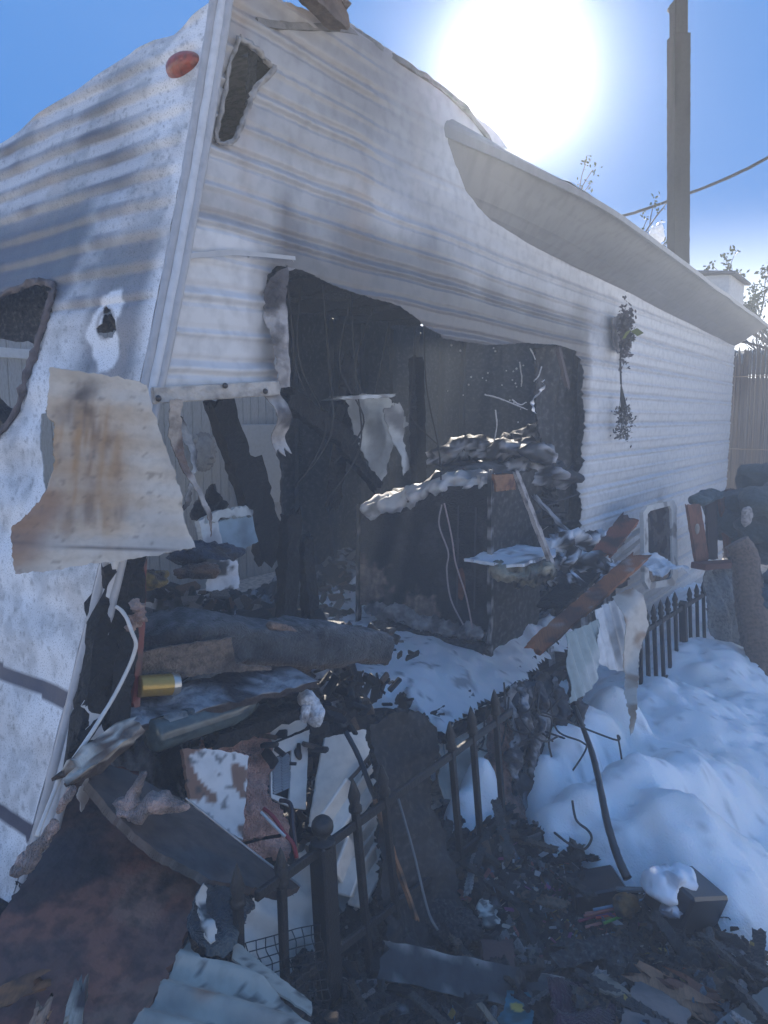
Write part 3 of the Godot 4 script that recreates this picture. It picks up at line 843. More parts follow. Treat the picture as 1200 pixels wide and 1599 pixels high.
func build_background() -> void:
	# the boarded wall of the next building
	var nb := thing("boarded_building", "pale grey vertical boarded wall seen through the burnt trailer", "building", W(3.2, 0, -3.86))
	var sh := Sh.new()
	for k in 56:
		sh = Sh.new()
		var s := 0.6 + k * 0.104
		sh.col = Color(0.33, 0.365, 0.39) * rng.randf_range(0.92, 1.06)
		bx(sh, Transform3D(Basis(AL, Vector3.UP, OUT).orthonormalized(), W(s, 1.3, -3.8 + rng.randf_range(-0.002, 0.002))), Vector3(0.097, 2.6, 0.02), 0.004)
		part("board", sh, M.wood, nb)
	sh = Sh.new()
	sh.col = Color(0.10, 0.10, 0.11)
	bx(sh, Transform3D(Basis(AL, Vector3.UP, OUT).orthonormalized(), W(3.5, 1.3, -3.87)), Vector3(6.1, 2.58, 0.1), 0.004)
	part("sheathing", sh, M.plain, nb)
	sh = Sh.new()
	sh.col = Color(0.62, 0.66, 0.68)
	bx(sh, Transform3D(Basis(AL, Vector3.UP, OUT).orthonormalized(), W(2.0, 2.06, -3.775)), Vector3(2.6, 0.07, 0.03), 0.004)
	part("trim_board", sh, M.plain, nb)
	sh = Sh.new()
	sh.col = Color(0.36, 0.40, 0.43)
	bx(sh, Transform3D(Basis(AL, Vector3.UP, OUT).orthonormalized(), (Vector3(-1.223, 1.134, -7.435))), Vector3(0.66, 0.80, 0.03), 0.006)
	part("hatch", sh, M.plain, nb)
	sh = Sh.new()
	sh.col = Color(0.2, 0.2, 0.2)
	bx(sh, Transform3D(Basis(AL, Vector3.UP, OUT).orthonormalized(), W(3.4, 2.72, -4.2)), Vector3(6.4, 0.06, 1.2), 0.004)
	part("roof", sh, M.mottled, nb)
	# carved lion face on it
	var lc: Vector3 = Vector3(-1.644, 1.288, -6.748)
	var LT := Transform3D(Basis(AL, Vector3.UP, OUT).orthonormalized(), lc)
	var lion := thing("lion_mask", "grey carved lion face hung on the pale boarded wall", "wall mask", lc - Vector3(0, 0.16, 0))
	sh = Sh.new()
	sh.col = Color(0.22, 0.22, 0.225)
	blob(sh, LT, Vector3(0.125, 0.16, 0.09), 0.10, 12.0, 18, 28)
	blob(sh, LT * Transform3D(Basis(), Vector3(0, -0.06, 0.055)), Vector3(0.062, 0.058, 0.06), 0.06, 10.0)
	blob(sh, LT * Transform3D(Basis(), Vector3(0, 0.01, 0.065)), Vector3(0.026, 0.07, 0.04), 0.04, 10.0)
	for e in [-1, 1]:
		blob(sh, LT * Transform3D(Basis(), Vector3(e * 0.052, 0.045, 0.055)), Vector3(0.036, 0.016, 0.022), 0.05, 10.0, 8, 12)
		blob(sh, LT * Transform3D(Basis(), Vector3(e * 0.055, -0.03, 0.045)), Vector3(0.04, 0.045, 0.03), 0.05, 10.0, 8, 12)
	part("face", sh, M.mottled, lion)
	sh = Sh.new()
	sh.col = Color(0.13, 0.13, 0.135)
	for k in 22:
		var an := TAU * k / 22
		blob(sh, LT * Transform3D(Basis().rotated(Vector3(0, 0, 1), an), Vector3(cos(an) * 0.118, sin(an) * 0.15, 0.0)), Vector3(0.036, 0.022, 0.03), 0.25, 16.0, 7, 9)
	part("mane", sh, M.mottled, lion)
	for e in [-1, 1]:
		sh = Sh.new()
		sh.col = Color(0.27, 0.28, 0.29)
		blob(sh, LT * Transform3D(Basis(), Vector3(e * 0.105, 0.125, 0.02)), Vector3(0.032, 0.036, 0.02), 0.08, 10.0, 8, 12)
		part("ear", sh, M.mottled, lion)
		sh = Sh.new()
		sh.col = Color(0.05, 0.05, 0.05)
		blob(sh, LT * Transform3D(Basis(), Vector3(e * 0.05, 0.022, 0.071)), Vector3(0.014, 0.010, 0.010), 0.0, 10.0, 6, 10)
		part("eye", sh, M.mottled, lion)
	sh = Sh.new()
	sh.col = Color(0.06, 0.055, 0.055)
	blob(sh, LT * Transform3D(Basis(), Vector3(0, -0.05, 0.112)), Vector3(0.024, 0.014, 0.012), 0.0, 10.0, 6, 10)
	blob(sh, LT * Transform3D(Basis(), Vector3(0, -0.105, 0.085)), Vector3(0.04, 0.012, 0.02), 0.0, 10.0, 6, 10)
	part("muzzle", sh, M.mottled, lion)
	# reed screen and what lies past it
	var rs := thing("reed_screen", "brown reed screen fence past the far end of trailer", "fence", Vector3(3.837, 0, -7.369))
	sh = Sh.new()
	var ra: Vector3 = Vector3(3.898, 2.28, -8.4); var rb: Vector3 = Vector3(4.718, 2.19, -7.6)
	for k in 110:
		var g := ra.lerp(rb, k / 110.0)
		var top := 2.33 + rng.randf_range(-0.06, 0.05)
		sh.col = Color(0.022, 0.015, 0.011).lerp(Color(0.075, 0.052, 0.03), pow(rng.randf(), 1.6))
		tube(sh, PackedVector3Array([Vector3(g.x + rng.randf_range(-0.01, 0.01), 0, g.z), Vector3(g.x, 1.1, g.z + rng.randf_range(-0.01, 0.01)), Vector3(g.x + rng.randf_range(-0.012, 0.012), top, g.z)]), 0.0085, 0.007, 5)
	part("reeds", sh, surf("reed", Color(1, 1, 1), 0.6, TX.wood, 3.0, null, 0.0, {"backlight": Color(0.14, 0.12, 0.07)}), rs, "stuff")
	for y in [0.5, 1.25, 2.05]:
		sh = Sh.new()
		sh.col = Color(0.16, 0.12, 0.08)
		tube(sh, PackedVector3Array([Vector3(ra.x, y, ra.z + 0.02), Vector3(rb.x, y, rb.z + 0.02)]), 0.006)
		part("wire", sh, M.mottled, rs)
	for k in 3:
		sh = Sh.new()
		sh.col = Color(0.12, 0.09, 0.07)
		var g := ra.lerp(rb, 0.05 + 0.45 * k) + Vector3(0.03, 0, -0.06)
		beam(sh, Vector3(g.x, 0, g.z), Vector3(g.x, 2.2, g.z), 0.06, 0.06, Vector3.FORWARD)
		part("post", sh, M.wood, rs)
	sh = sheet(PackedVector2Array([Vector2(0, 0), Vector2(4.0, 0.35), Vector2(4.2, 1.4), Vector2(0.2, 1.2)]), [], Vector2(0.1, 0.05), func(q: Vector2): return Vector3(4.35 + q.x, 2.15 + q.y * 0.32 + 0.01 * sin(q.y * 60.0), -9.4 - q.y), func(q): return Color(0.34, 0.33, 0.30).lerp(Color(0.2, 0.19, 0.17), ramp(-0.3, 0.4, nz(q, 3.0))), 0.03, 0.01)
	var shed := thing("shed", "low shed with weathered grey roof beyond the reed screen", "shed", Vector3(6.4, 0, -10.0))
	part("roof", sh, M.mottled, shed)
	sh = Sh.new()
	sh.col = Color(0.2, 0.18, 0.15)
	bx(sh, Transform3D(Basis(), Vector3(6.5, 1.05, -10.1)), Vector3(3.7, 2.1, 1.0), 0.01)
	part("wall", sh, M.wood, shed)
	tree("evergreen_tree", "dark evergreen tree beyond the shed at the far end", Vector3(6.75, 0, -11.8), 4.4, 0.8, 9000, 0.07, Color(0.025, 0.045, 0.02), Color(0.07, 0.09, 0.04))
	tree("bare_tree", "leafless twiggy tree standing before the evergreen", Vector3(6.5, 0, -10.9), 4.3, 0.75, 260, 0.05, Color(0.2, 0.16, 0.09), Color(0.12, 0.1, 0.06))
	tree("leafy_tree", "tree whose leafy tip shows above the roof beside the sun", Vector3(1.72, 0, -8.4), 4.25, 0.4, 9000, 0.04, Color(0.03, 0.05, 0.025), Color(0.07, 0.09, 0.04))
	# square steel flue rising through the roof, its cap section narrower
	var pf: Vector3 = Vector3(2.899, 3.044, -7.491)
	var pole := thing("square_pole", "tall dark square metal pole rising behind the roof edge", "pole", Vector3(pf.x, pf.y - 0.35, pf.z))
	var ptop: float = (Vector3(2.731, 5.104, -7.36)).y
	var pt2: float = (Vector3(2.716, 5.406, -7.36)).y
	sh = Sh.new()
	sh.col = Color(0.07, 0.065, 0.066)
	var PB := Basis(Vector3.UP, 0.12)
	var pa := Vector3(pf.x, pf.y - 0.35, pf.z); var pb: Vector3 = Vector3(2.731, 5.104, -7.36)
	timber(sh, pa, pb, 0.152, 0.152, Vector3(0.12, 0, 1), 0.002, 0.0, func(_l, _q, g): return Color(0.035, 0.033, 0.034).lerp(Color(0.018, 0.017, 0.018), ramp(0.0, 0.5, NZ.get_noise_3d(g.x * 60, g.y * 8, g.z * 60) * 1.6)))
	part("shaft", sh, M.plain, pole)
	sh = Sh.new()
	sh.col = Color(0.035, 0.033, 0.034)
	beam(sh, pb, Vector3(2.716, 5.406, -7.36), 0.125, 0.125, Vector3(0.12, 0, 1), 0.01)
	part("sleeve", sh, M.plain, pole)
	sh = Sh.new()
	sh.col = Color(0.08, 0.08, 0.08)
	blob(sh, Transform3D(Basis(), Vector3(pb.x, pt2, pf.z)), Vector3(0.07, 0.03, 0.07), 0.05, 5.0, 8, 12)
	tube(sh, smooth([Vector3(pb.x, pt2 + 0.02, pf.z), Vector3(pb.x + 0.03, pt2 + 0.05, pf.z), Vector3(pb.x + 0.06, pt2 + 0.045, pf.z)], 4), 0.008)
	part("cap", sh, M.plain, pole)
	# service cable
	sh = Sh.new()
	sh.col = Color(0.05, 0.05, 0.05)
	tube(sh, smooth([Vector3(2.236, 3.976, -9.6), Vector3(2.842, 4.006, -9.3), Vector3(3.095, 4.041, -9.1), Vector3(3.389, 4.114, -8.9), Vector3(3.666, 4.188, -8.7), Vector3(3.924, 4.276, -8.5), Vector3(4.195, 4.401, -8.3), Vector3(4.579, 4.598, -8)], 6), 0.017, 0.017, 7, 0.35)
	solo("overhead_cable", sh, M.plain, "thick dark service cable slanting across the sky behind the pole", "cable")
	# roof vent box and a snagged plastic bag
	var vb: Vector3 = Vector3(3.101, 2.739, -7.036)
	var vent := thing("roof_vent", "pale box vent with dark lid on the far roof edge", "roof vent", vb - Vector3(0, 0.12, 0))
	sh = Sh.new()
	sh.col = Color(0.5, 0.5, 0.5)
	var VB := Basis(AL, Vector3.UP, OUT).orthonormalized()
	bx(sh, Transform3D(VB, vb), Vector3(0.62, 0.24, 0.3), 0.012)
	part("box", sh, M.plain, vent)
	sh = Sh.new()
	sh.col = Color(0.10, 0.10, 0.11)
	bx(sh, Transform3D(VB.rotated(AL, 0.12), vb + Vector3(0, 0.135, 0)), Vector3(0.72, 0.03, 0.4), 0.01)
	part("lid", sh, M.plain, vent)
	sh = Sh.new()
	var bp: Vector3 = Vector3(1.774, 2.781, -5)
	blob(sh, Transform3D(Basis(), bp), Vector3(0.048, 0.065, 0.04), 0.5, 22.0, 16, 22)
	tube(sh, smooth([bp + Vector3(0.0, 0.05, 0), bp + Vector3(0.02, 0.075, 0), bp + Vector3(0.05, 0.078, 0)], 4), 0.012, 0.004)
	solo("plastic_bag", sh, M.film, "crumpled clear plastic bag caught on the roof edge left of the pole", "bag")
	# plaque and dried bunches on the wall
	sh = sheet(PackedVector2Array([Vector2(3.655, 2.186), Vector2(3.753, 2.219), Vector2(3.909, 2.205), Vector2(3.92, 2.017), Vector2(3.791, 1.992), Vector2(3.694, 2.031)]), [], Vector2(0.02, 0.02), func(q: Vector2): return W(q.x, q.y, 0.05 + 0.01 * nz(q, 6.0)), func(q): return Color(0.42, 0.38, 0.38).lerp(Color(0.2, 0.18, 0.18), ramp(0.0, 0.5, nz(q, 7.0))), 0.012, 0.006)
	solo("wall_plaque", sh, M.mottled, "small scorched pale plaque nailed to the side wall", "plaque")
	var db: Vector3 = Vector3(1.439, 2.104, -4.544)
	var wr := thing("dried_wreath", "dark withered wreath with one yellow green leaf on side wall", "wreath", db - Vector3(0, 0.22, 0))
	sh = Sh.new()
	for k in 520:
		var q := db + (AL * rng.randfn() * 0.028 + Vector3.UP * rng.randfn() * 0.075 + OUT * absf(rng.randfn()) * 0.02)
		leaf(sh, q, rng.randf_range(0.02, 0.045), Color(0.05, 0.045, 0.05).lerp(Color(0.13, 0.10, 0.10), rng.randf()))
	part("leaves", sh, M.leafy, wr)
	sh = Sh.new()
	var yl := W(4.16, 2.02, 0.13)
	yl = Vector3(1.465, 2.098, -4.495)
	for k in 3: leaf(sh, yl + Vector3(0, 0.01 * k, 0), 0.09, Color(0.22, 0.26, 0.06))
	part("green_leaf", sh, M.leafy, wr)
	var hb: Vector3 = Vector3(1.482, 1.647, -4.621)
	var bn := thing("dried_bunch", "dried herb bunch hanging head down on a string from the wreath", "dried flowers", hb - Vector3(0, 0.16, 0))
	sh = Sh.new()
	sh.col = Color(0.05, 0.045, 0.04)
	tube(sh, smooth([Vector3(1.437, 2.012, -4.576), Vector3(1.447, 1.919, -4.606), Vector3(1.453, 1.802, -4.597)], 4), 0.006)
	part("string", sh, M.plain, bn)
	sh = Sh.new()
	for k in 26:
		var e := hb + AL * rng.randfn() * 0.03 + Vector3.UP * rng.randf_range(-0.17, 0.02) + OUT * rng.randfn() * 0.02
		sh.col = Color(0.07, 0.06, 0.05)
		tube(sh, smooth([Vector3(1.452, 1.81, -4.596), (hb * 0.4 + e * 0.6) + Vector3(0, 0.03, 0), e], 3), 0.0025, 0.0015, 4)
		for j in 9: leaf(sh, e + Vector3(rng.randfn(), rng.randfn(), rng.randfn()) * 0.016, rng.randf_range(0.015, 0.035), Color(0.06, 0.055, 0.06).lerp(Color(0.15, 0.14, 0.12), rng.randf()))
	part("stems", sh, M.leafy, bn)

func soft(a: Color, b: Color, f: float, lo := -0.1, hi := 0.4, o := 0.0) -> Callable:   # two colours in patches
	return func(q: Vector2) -> Color: return a.lerp(b, ramp(lo, hi, nz(q, f, o)))

func charcol(bare: Color, amount: float, f := 9.0) -> Callable:   # charred wood with bare patches, for timber()
	return func(_l: float, _q: Vector2, g: Vector3) -> Color:
		return Color(0.022, 0.021, 0.022).lerp(bare, amount * ramp(0.0, 0.5, NZ.get_noise_3d(g.x * f * 10, g.y * f * 10, g.z * f * 10) * 1.6))

func wire(called: String, pts: Array, r: float, k: Color, m: Material, label: String, cat := "cable", r1 := -1.0, group := "") -> void:
	var sh := Sh.new()
	sh.col = k
	tube(sh, smooth(pts, 7), r, r1, 7, 0.15)
	solo(called, sh, m, label, cat, group)

func build_inside() -> void:
	var sh := Sh.new()
	# heaps of burnt goods on the trailer floor
	var hf := func(x: float, z: float) -> float:
		var d := Vector3(x, 0, z) - Vector3(C0.x, 0, C0.z)
		var s := d.dot(AL); var o := d.dot(OUT)
		var p := Vector2(x, z)
		var h := 0.40 + 0.05 * nz(p, 3.0) + 0.05 * nf(p, 6.0)
		h += 0.40 * ramp(2.1, 1.2, s) * ramp(-2.2, -1.6, o) * ramp(-0.05, -0.3, o) * (0.9 + 0.35 * nz(p, 2.0, 7.0))
		h += 0.10 * ramp(3.0, 3.6, s)
		if s < 0.25 or s > 4.0 or o < -2.2 or o > 0.02: h -= 0.3
		if s > 1.45 and s < 3.2 and o > -1.1: h = minf(h, 0.34)
		return h
	sh = field(Vector2(-2.6, -6.0), Vector2(1.9, -1.6), 0.022, hf, func(g: Vector3): return Color(0.022, 0.022, 0.023).lerp(Color(0.55, 0.56, 0.59), 0.9 * ramp(0.12, 0.4, nz(Vector2(g.x, g.z), 3.0, 41.0) + 0.5 * nf(Vector2(g.x, g.z), 7.0, 4.0))).lerp(Color(0.12, 0.085, 0.06), ramp(0.2, 0.5, nf(Vector2(g.x, g.z), 6.0, 51.0)) * 0.6), 0.31)
	solo("floor_debris", sh, M.rubble, "black burnt debris heaped over the trailer floor", "debris", "", "stuff")
	# white foam lying on the trailer floor and spilling to its edge
	var ff := func(x: float, z: float) -> float:
		var d := Vector3(x, 0, z) - Vector3(C0.x, 0, C0.z)
		var s := d.dot(AL); var o := d.dot(OUT)
		var p := Vector2(x, z)
		var e := minf(minf(s - 1.42 + 0.14 * nz(p, 3.0) - 0.30 * ramp(-0.55, 0.05, o), 3.3 - s + 0.2 * nz(p, 2.0)), minf(0.22 - o + 0.05 * nz(p, 4.0), o + 1.6 + 0.2 * nz(p, 2.0)))
		var sag := 0.13 * ramp(-0.30, 0.20, o)
		return 0.315 + 0.115 * ramp(0.0, 0.16, e + 0.10 * nf(p, 2.5, 5.0)) + 0.012 * nf(p, 7.0) + 0.012 * nz(p, 2.0) - sag + 0.10 * ramp(2.6, 3.3, s) * nz(p, 4.0, 8.0)
	sh = field(Vector2(-1.0, -5.2), Vector2(1.6, -2.4), 0.02, ff, func(g: Vector3): return Color(0.97, 0.97, 0.98).lerp(Color(0.25, 0.25, 0.27), 0.7 * ramp(0.45, 0.7, nf(Vector2(g.x, g.z), 9.0, 4.0))), 0.325)
	solo("foam_on_floor", sh, M.foam, "white fire foam spread over the trailer floor before the black cabinet", "foam", "", "stuff")
	# black cabinet
	var A: Vector3 = Vector3(-0.149, 0.37, -4.179); var B: Vector3 = Vector3(0.541, 0.37, -3.683)
	var ex := (B - A).normalized(); var nn := ex.cross(Vector3.UP).normalized()
	if nn.z < 0: nn = -nn
	var wd := A.distance_to(B)
	var CT := Transform3D(ex, Vector3.UP, nn, A)
	var cab := thing("burnt_cabinet", "charred black cabinet with bare pale patches, capped by melted foam", "cabinet", A)
	sh = sheet(PackedVector2Array([Vector2(0, 0.16), Vector2(wd, 0.13), Vector2(wd, 0.90), Vector2(wd * 0.55, 0.86), Vector2(0, 0.70)]), [], Vector2(0.015, 0.015), flat(CT, 0.006, 5.0), func(q: Vector2):
		var b := 0.0
		b = maxf(b, ramp(0.10, 0.04, (q - Vector2(0.10, 0.30)).length() - 0.05 + 0.06 * nz(q, 9.0)))
		b = maxf(b, ramp(0.08, 0.03, absf(q.x - 0.02)) * ramp(0.1, 0.2, q.y) * ramp(0.5, 0.35, q.y))
		b = maxf(b, ramp(0.07, 0.03, ((q - Vector2(wd * 0.50, 0.20)) * Vector2(0.8, 1.1)).length() - 0.03 + 0.05 * nz(q, 10.0, 3.0)))
		return Color(0.020, 0.020, 0.022).lerp(Color(0.05, 0.05, 0.052), ramp(0.0, 0.6, nf(q, 5.0, 3.0))).lerp(Color(0.42, 0.32, 0.25), b * (0.55 + 0.45 * ramp(-0.2, 0.5, nf(Vector2(q.x * 4.0, q.y), 9.0)))), 0.02, 0.004)
	part("front_panel", sh, M.rubble, cab)
	sh = Sh.new()
	timber(sh, CT * Vector3(wd + 0.006, 0.0, 0.0), CT * Vector3(wd - 0.01, 0.97, 0.0), 0.022, 0.03, nn, 0.002, 0.01, charcol(Color(0.30, 0.29, 0.29), 0.9, 14.0))
	part("corner_post", sh, M.plain, cab)
	sh = Sh.new()
	timber(sh, CT * Vector3(0.0, 0.02, 0.0), CT * Vector3(0.01, 0.74, 0.0), 0.02, 0.03, nn, 0.002, 0.01, charcol(Color(0.28, 0.24, 0.21), 0.7, 9.0))
	part("corner_post", sh, M.plain, cab)
	sh = sheet(PackedVector2Array([Vector2(0, 0), Vector2(0.62, 0.0), Vector2(0.62, 0.95), Vector2(0, 0.93)]), [], Vector2(0.04, 0.04), flat(Transform3D(-nn, Vector3.UP, ex, B), 0.01), null, 0.02, 0.01)
	part("side_panel", sh, M.soot, cab)
	sh = Sh.new()
	timber(sh, CT * Vector3(0.15, 0.05, 0.03), CT * Vector3(wd, 0.03, 0.03), 0.05, 0.10, Vector3.UP, 0.008, 0.02)
	part("plinth", sh, M.char, cab)
	sh = Sh.new()
	sh.col = Color(0.30, 0.29, 0.30)
	var pd := []
	for k in 12:
		var u := 0.06 + k * (wd - 0.08) / 11.0
		pd.push_back(CT * Vector3(u, 0.15 - 0.035 * u + 0.012 * sin(k * 2.0), 0.025))
	roll(sh, pd, 0.022, 0.045, 0.6, 9.0, mixg(Color(0.34, 0.33, 0.33), Color(0.14, 0.13, 0.13), 8.0))
	part("melted_drip", sh, M.mottled, cab)
	for u in [0.78, 0.9]:
		sh = Sh.new()
		sh.col = Color(0.05, 0.05, 0.055)
		beam(sh, CT * Vector3(wd * u, 0.25, 0.012), CT * Vector3(wd * u, 0.78, 0.012), 0.008, 0.006, nn)
		part("door_edge", sh, M.plain, cab)
	sh = Sh.new()
	sh.col = Color(0.16, 0.06, 0.03)
	blob(sh, CT * Transform3D(Basis(), Vector3(wd * 0.80, 0.37, 0.004)), Vector3(0.028, 0.09, 0.006), 0.25, 9.0)
	part("scorched_patch", sh, M.mottled, cab)
	# melted foam mattress over the cabinet
	sh = Sh.new()
	roll(sh, [Vector3(-0.137, 1.087, -4.12), Vector3(0, 1.118, -4.1), Vector3(0.141, 1.145, -4.05), Vector3(0.237, 1.193, -4), Vector3(0.316, 1.243, -3.95), Vector3(0.406, 1.264, -3.9), Vector3(0.511, 1.269, -3.8), Vector3(0.555, 1.293, -3.72)], 0.10, 0.055, 0.55, 6.0, mixg(Color(0.74, 0.73, 0.72), Color(0.34, 0.33, 0.33), 7.0, 0.0, 0.5), 26, 0.4)
	roll(sh, [Vector3(0, 1.117, -4.3), Vector3(0.185, 1.16, -4.25), Vector3(0.365, 1.238, -4.2), Vector3(0.534, 1.275, -4.1), Vector3(0.61, 1.297, -4)], 0.16, 0.05, 0.6, 6.0, mixg(Color(0.2, 0.2, 0.2), Color(0.06, 0.06, 0.062), 7.0), 24, 0.8)
	solo("melted_mattress", sh, M.foam_dirty, "pale melted foam mattress sagging over the top of the black cabinet", "mattress")
	sh = Sh.new()
	roll(sh, [Vector3(0.316, 1.346, -4.35), Vector3(0.39, 1.401, -4.3), Vector3(0.482, 1.431, -4.3), Vector3(0.587, 1.418, -4.25), Vector3(0.725, 1.427, -4.2), Vector3(0.846, 1.415, -4.15), Vector3(0.969, 1.372, -4.15)], 0.16, 0.055, 0.6, 6.0, mixg(Color(0.50, 0.50, 0.52), Color(0.05, 0.05, 0.053), 6.0, -0.25, 0.1), 26, 0.35)
	roll(sh, [Vector3(0.335, 1.319, -4.3), Vector3(0.56, 1.286, -4.25), Vector3(0.692, 1.297, -4.2), Vector3(0.783, 1.304, -4.2), Vector3(0.911, 1.275, -4.2), Vector3(1.063, 1.275, -4.3)], 0.15, 0.06, 0.6, 7.0, mixg(Color(0.50, 0.50, 0.52), Color(0.035, 0.035, 0.038), 6.0, -0.35, 0.0), 26, 0.35)
	roll(sh, [Vector3(0.723, 1.4, -4.5), Vector3(0.807, 1.454, -4.5), Vector3(0.882, 1.478, -4.45), Vector3(0.965, 1.516, -4.45), Vector3(1.062, 1.457, -4.4)], 0.12, 0.07, 0.6, 7.0, mixg(Color(0.45, 0.45, 0.47), Color(0.035, 0.035, 0.038), 6.0, -0.35, 0.0), 24, 0.35)
	solo("burnt_bedding", sh, M.foam_dirty, "burnt bedding piled in dark folds behind the cabinet top", "bedding")
	sh = Sh.new()
	for k in 220:
		var u := rng.randf()
		var g := (Vector3(0.391, 1.142, -4.5)).lerp(Vector3(0.973, 1.162, -4.3), u) + Vector3(rng.randfn() * 0.05, rng.randfn() * 0.09 - 0.02, rng.randfn() * 0.12)
		var d := Vector3(rng.randfn(), rng.randfn() * 0.4, rng.randfn()).normalized() * rng.randf_range(0.03, 0.13)
		sh.col = Color(0.03, 0.03, 0.032) if rng.randf() < 0.8 else Color(0.45, 0.45, 0.46)
		beam(sh, g - d, g + d, rng.randf_range(0.004, 0.02), rng.randf_range(0.003, 0.012), Vector3(rng.randfn(), 1, rng.randfn()).normalized(), 0.001)
	solo("burnt_scraps", sh, M.plain, "tangle of burnt scraps under the bedding behind the cabinet", "debris", "", "stuff")
	# plywood end, props and shelf right of the cabinet
	sh = sheet(PackedVector2Array([Vector2(2.486, 1.316), Vector2(2.708, 1.309), Vector2(2.735, 1.226), Vector2(2.517, 1.231)]), [], Vector2(0.01, 0.01), func(q: Vector2): return W(q.x, q.y, -0.12 + 0.004 * nz(q, 9.0)), soft(Color(0.36, 0.17, 0.08), Color(0.14, 0.05, 0.03), 9.0), 0.03, 0.006)
	solo("plywood_scrap", sh, M.wood_long, "orange scrap of plywood sticking out beside the cabinet top", "plywood")
	sh = Sh.new()
	timber(sh, Vector3(0.646, 1.332, -3.62), Vector3(0.812, 0.893, -3.52), 0.034, 0.02, OUT, 0.0025, 0.02, func(_l, _q, g): return Color(0.52, 0.46, 0.42).lerp(Color(0.16, 0.13, 0.12), ramp(0.1, 0.5, NZ.get_noise_3d(g.x * 200, g.y * 200, g.z * 200) * 1.6)))
	solo("pale_lath", sh, M.wood_long, "pale wooden lath leaning from the cabinet top to the shelf", "lath")
	sh = Sh.new()
	timber(sh, Vector3(0.832, 1.166, -4.05), Vector3(1.014, 0.968, -3.95), 0.03, 0.014, OUT, 0.006, 0.03, func(_l, _q, g): return Color(0.36, 0.36, 0.37).lerp(Color(0.1, 0.1, 0.1), ramp(-0.1, 0.5, NZ.get_noise_3d(g.x * 200, g.y * 200, g.z * 200) * 1.6)))
	timber(sh, Vector3(0.738, 1.031, -4.1), Vector3(0.808, 1.096, -4.1), 0.02, 0.014, OUT, 0.005, 0.02, func(_l, _q, _g): return Color(0.25, 0.25, 0.26))
	solo("grey_lath", sh, M.plain, "grey burnt lath leaning across the dark hollow right of the pale one", "lath")
	var shf := Transform3D(Basis(AL, Vector3.UP, OUT).orthonormalized(), Vector3(0.685, 0.905, -3.62))
	sh = sheet(PackedVector2Array([Vector2(-0.22, -0.2), Vector2(0.26, -0.2), Vector2(0.30, 0.06), Vector2(0.12, 0.12), Vector2(-0.2, 0.10)]), [], Vector2(0.02, 0.02), func(q: Vector2): return shf * Vector3(q.x, 0.014 * nz(q, 5.0) + 0.03 * q.x, q.y), soft(Color(0.92, 0.92, 0.93), Color(0.35, 0.34, 0.35), 7.0, 0.2, 0.6), 0.014, 0.006)
	solo("foamy_shelf", sh, M.foam, "sagging shelf under a white crust of foam beside the cabinet", "shelf")
	sh = Sh.new()
	roll(sh, [Vector3(0.512, 0.884, -3.5), Vector3(0.587, 0.859, -3.5), Vector3(0.68, 0.84, -3.5), Vector3(0.752, 0.857, -3.48), Vector3(0.818, 0.88, -3.46)], 0.08, 0.035, 0.7, 8.0, mixg(Color(0.40, 0.35, 0.25), Color(0.08, 0.075, 0.07), 7.0), 22, 0.8)
	solo("scorched_cushion", sh, M.mottled, "scorched yellowish cushion hanging under the foamy shelf", "cushion")
	# curtain of charred panelling at the right of the opening
	sh = sheet(PackedVector2Array([Vector2(2.902, 1.96), Vector2(3.263, 2.004), Vector2(3.52, 1.979), Vector2(3.571, 1.646), Vector2(3.544, 1.251), Vector2(3.555, 0.881), Vector2(3.168, 1.061), Vector2(3.002, 1.433), Vector2(2.905, 1.641)]), [], Vector2(0.02, 0.02), func(q: Vector2): return W(q.x, q.y, -0.10 + 0.05 * nz(Vector2(q.x * 4.0, q.y * 0.6), 1.2, 6.0)), null, 0.01, 0.03)
	solo("charred_panelling", sh, M.soot, "charred panelling hanging in black folds at the right of the opening", "panelling")
	sh = Sh.new()
	timber(sh, Vector3(0.924, 1.96, -4), Vector3(0.977, 1.769, -4), 0.03, 0.02, OUT, 0.003, 0.03, func(_l, _q, _g): return Color(0.14, 0.10, 0.09))
	solo("brown_batten", sh, M.wood_long, "short brown batten at the top right of the opening", "batten")
	sh = sheet(PackedVector2Array([Vector2(2.899, 1.786), Vector2(2.932, 1.801), Vector2(2.838, 1.712), Vector2(2.764, 1.62), Vector2(2.731, 1.639), Vector2(2.79, 1.698)]), [], Vector2(0.008, 0.008), func(q: Vector2): return W(q.x, q.y, -0.05 + 0.03 * nz(q, 9.0)), func(_q): return Color(0.7, 0.7, 0.72), 0.003, 0.004)
	solo("metal_sliver", sh, M.metal, "bright metal sliver against the charred panelling", "metal strip")
	sh = Sh.new()
	sh.col = Color(0.75, 0.75, 0.76)
	for pts in [[Vector3(0.537, 1.722, -4), Vector3(0.616, 1.702, -4), Vector3(0.685, 1.675, -4), Vector3(0.769, 1.641, -4)], [Vector3(0.685, 1.695, -4), Vector3(0.727, 1.668, -4), Vector3(0.761, 1.682, -4)], [Vector3(0.774, 1.964, -4), Vector3(0.796, 1.924, -4), Vector3(0.81, 1.884, -4)], [Vector3(0.838, 1.87, -4), Vector3(0.825, 1.823, -4), Vector3(0.799, 1.79, -4)], [Vector3(0.612, 1.642, -4.1), Vector3(0.621, 1.555, -4.1), Vector3(0.608, 1.467, -4.1)], [Vector3(0.739, 1.901, -4.1), Vector3(0.752, 1.815, -4.1), Vector3(0.75, 1.767, -4.1)]]:
		tube(sh, smooth(pts, 6), 0.0045, 0.003, 5, 0.9)
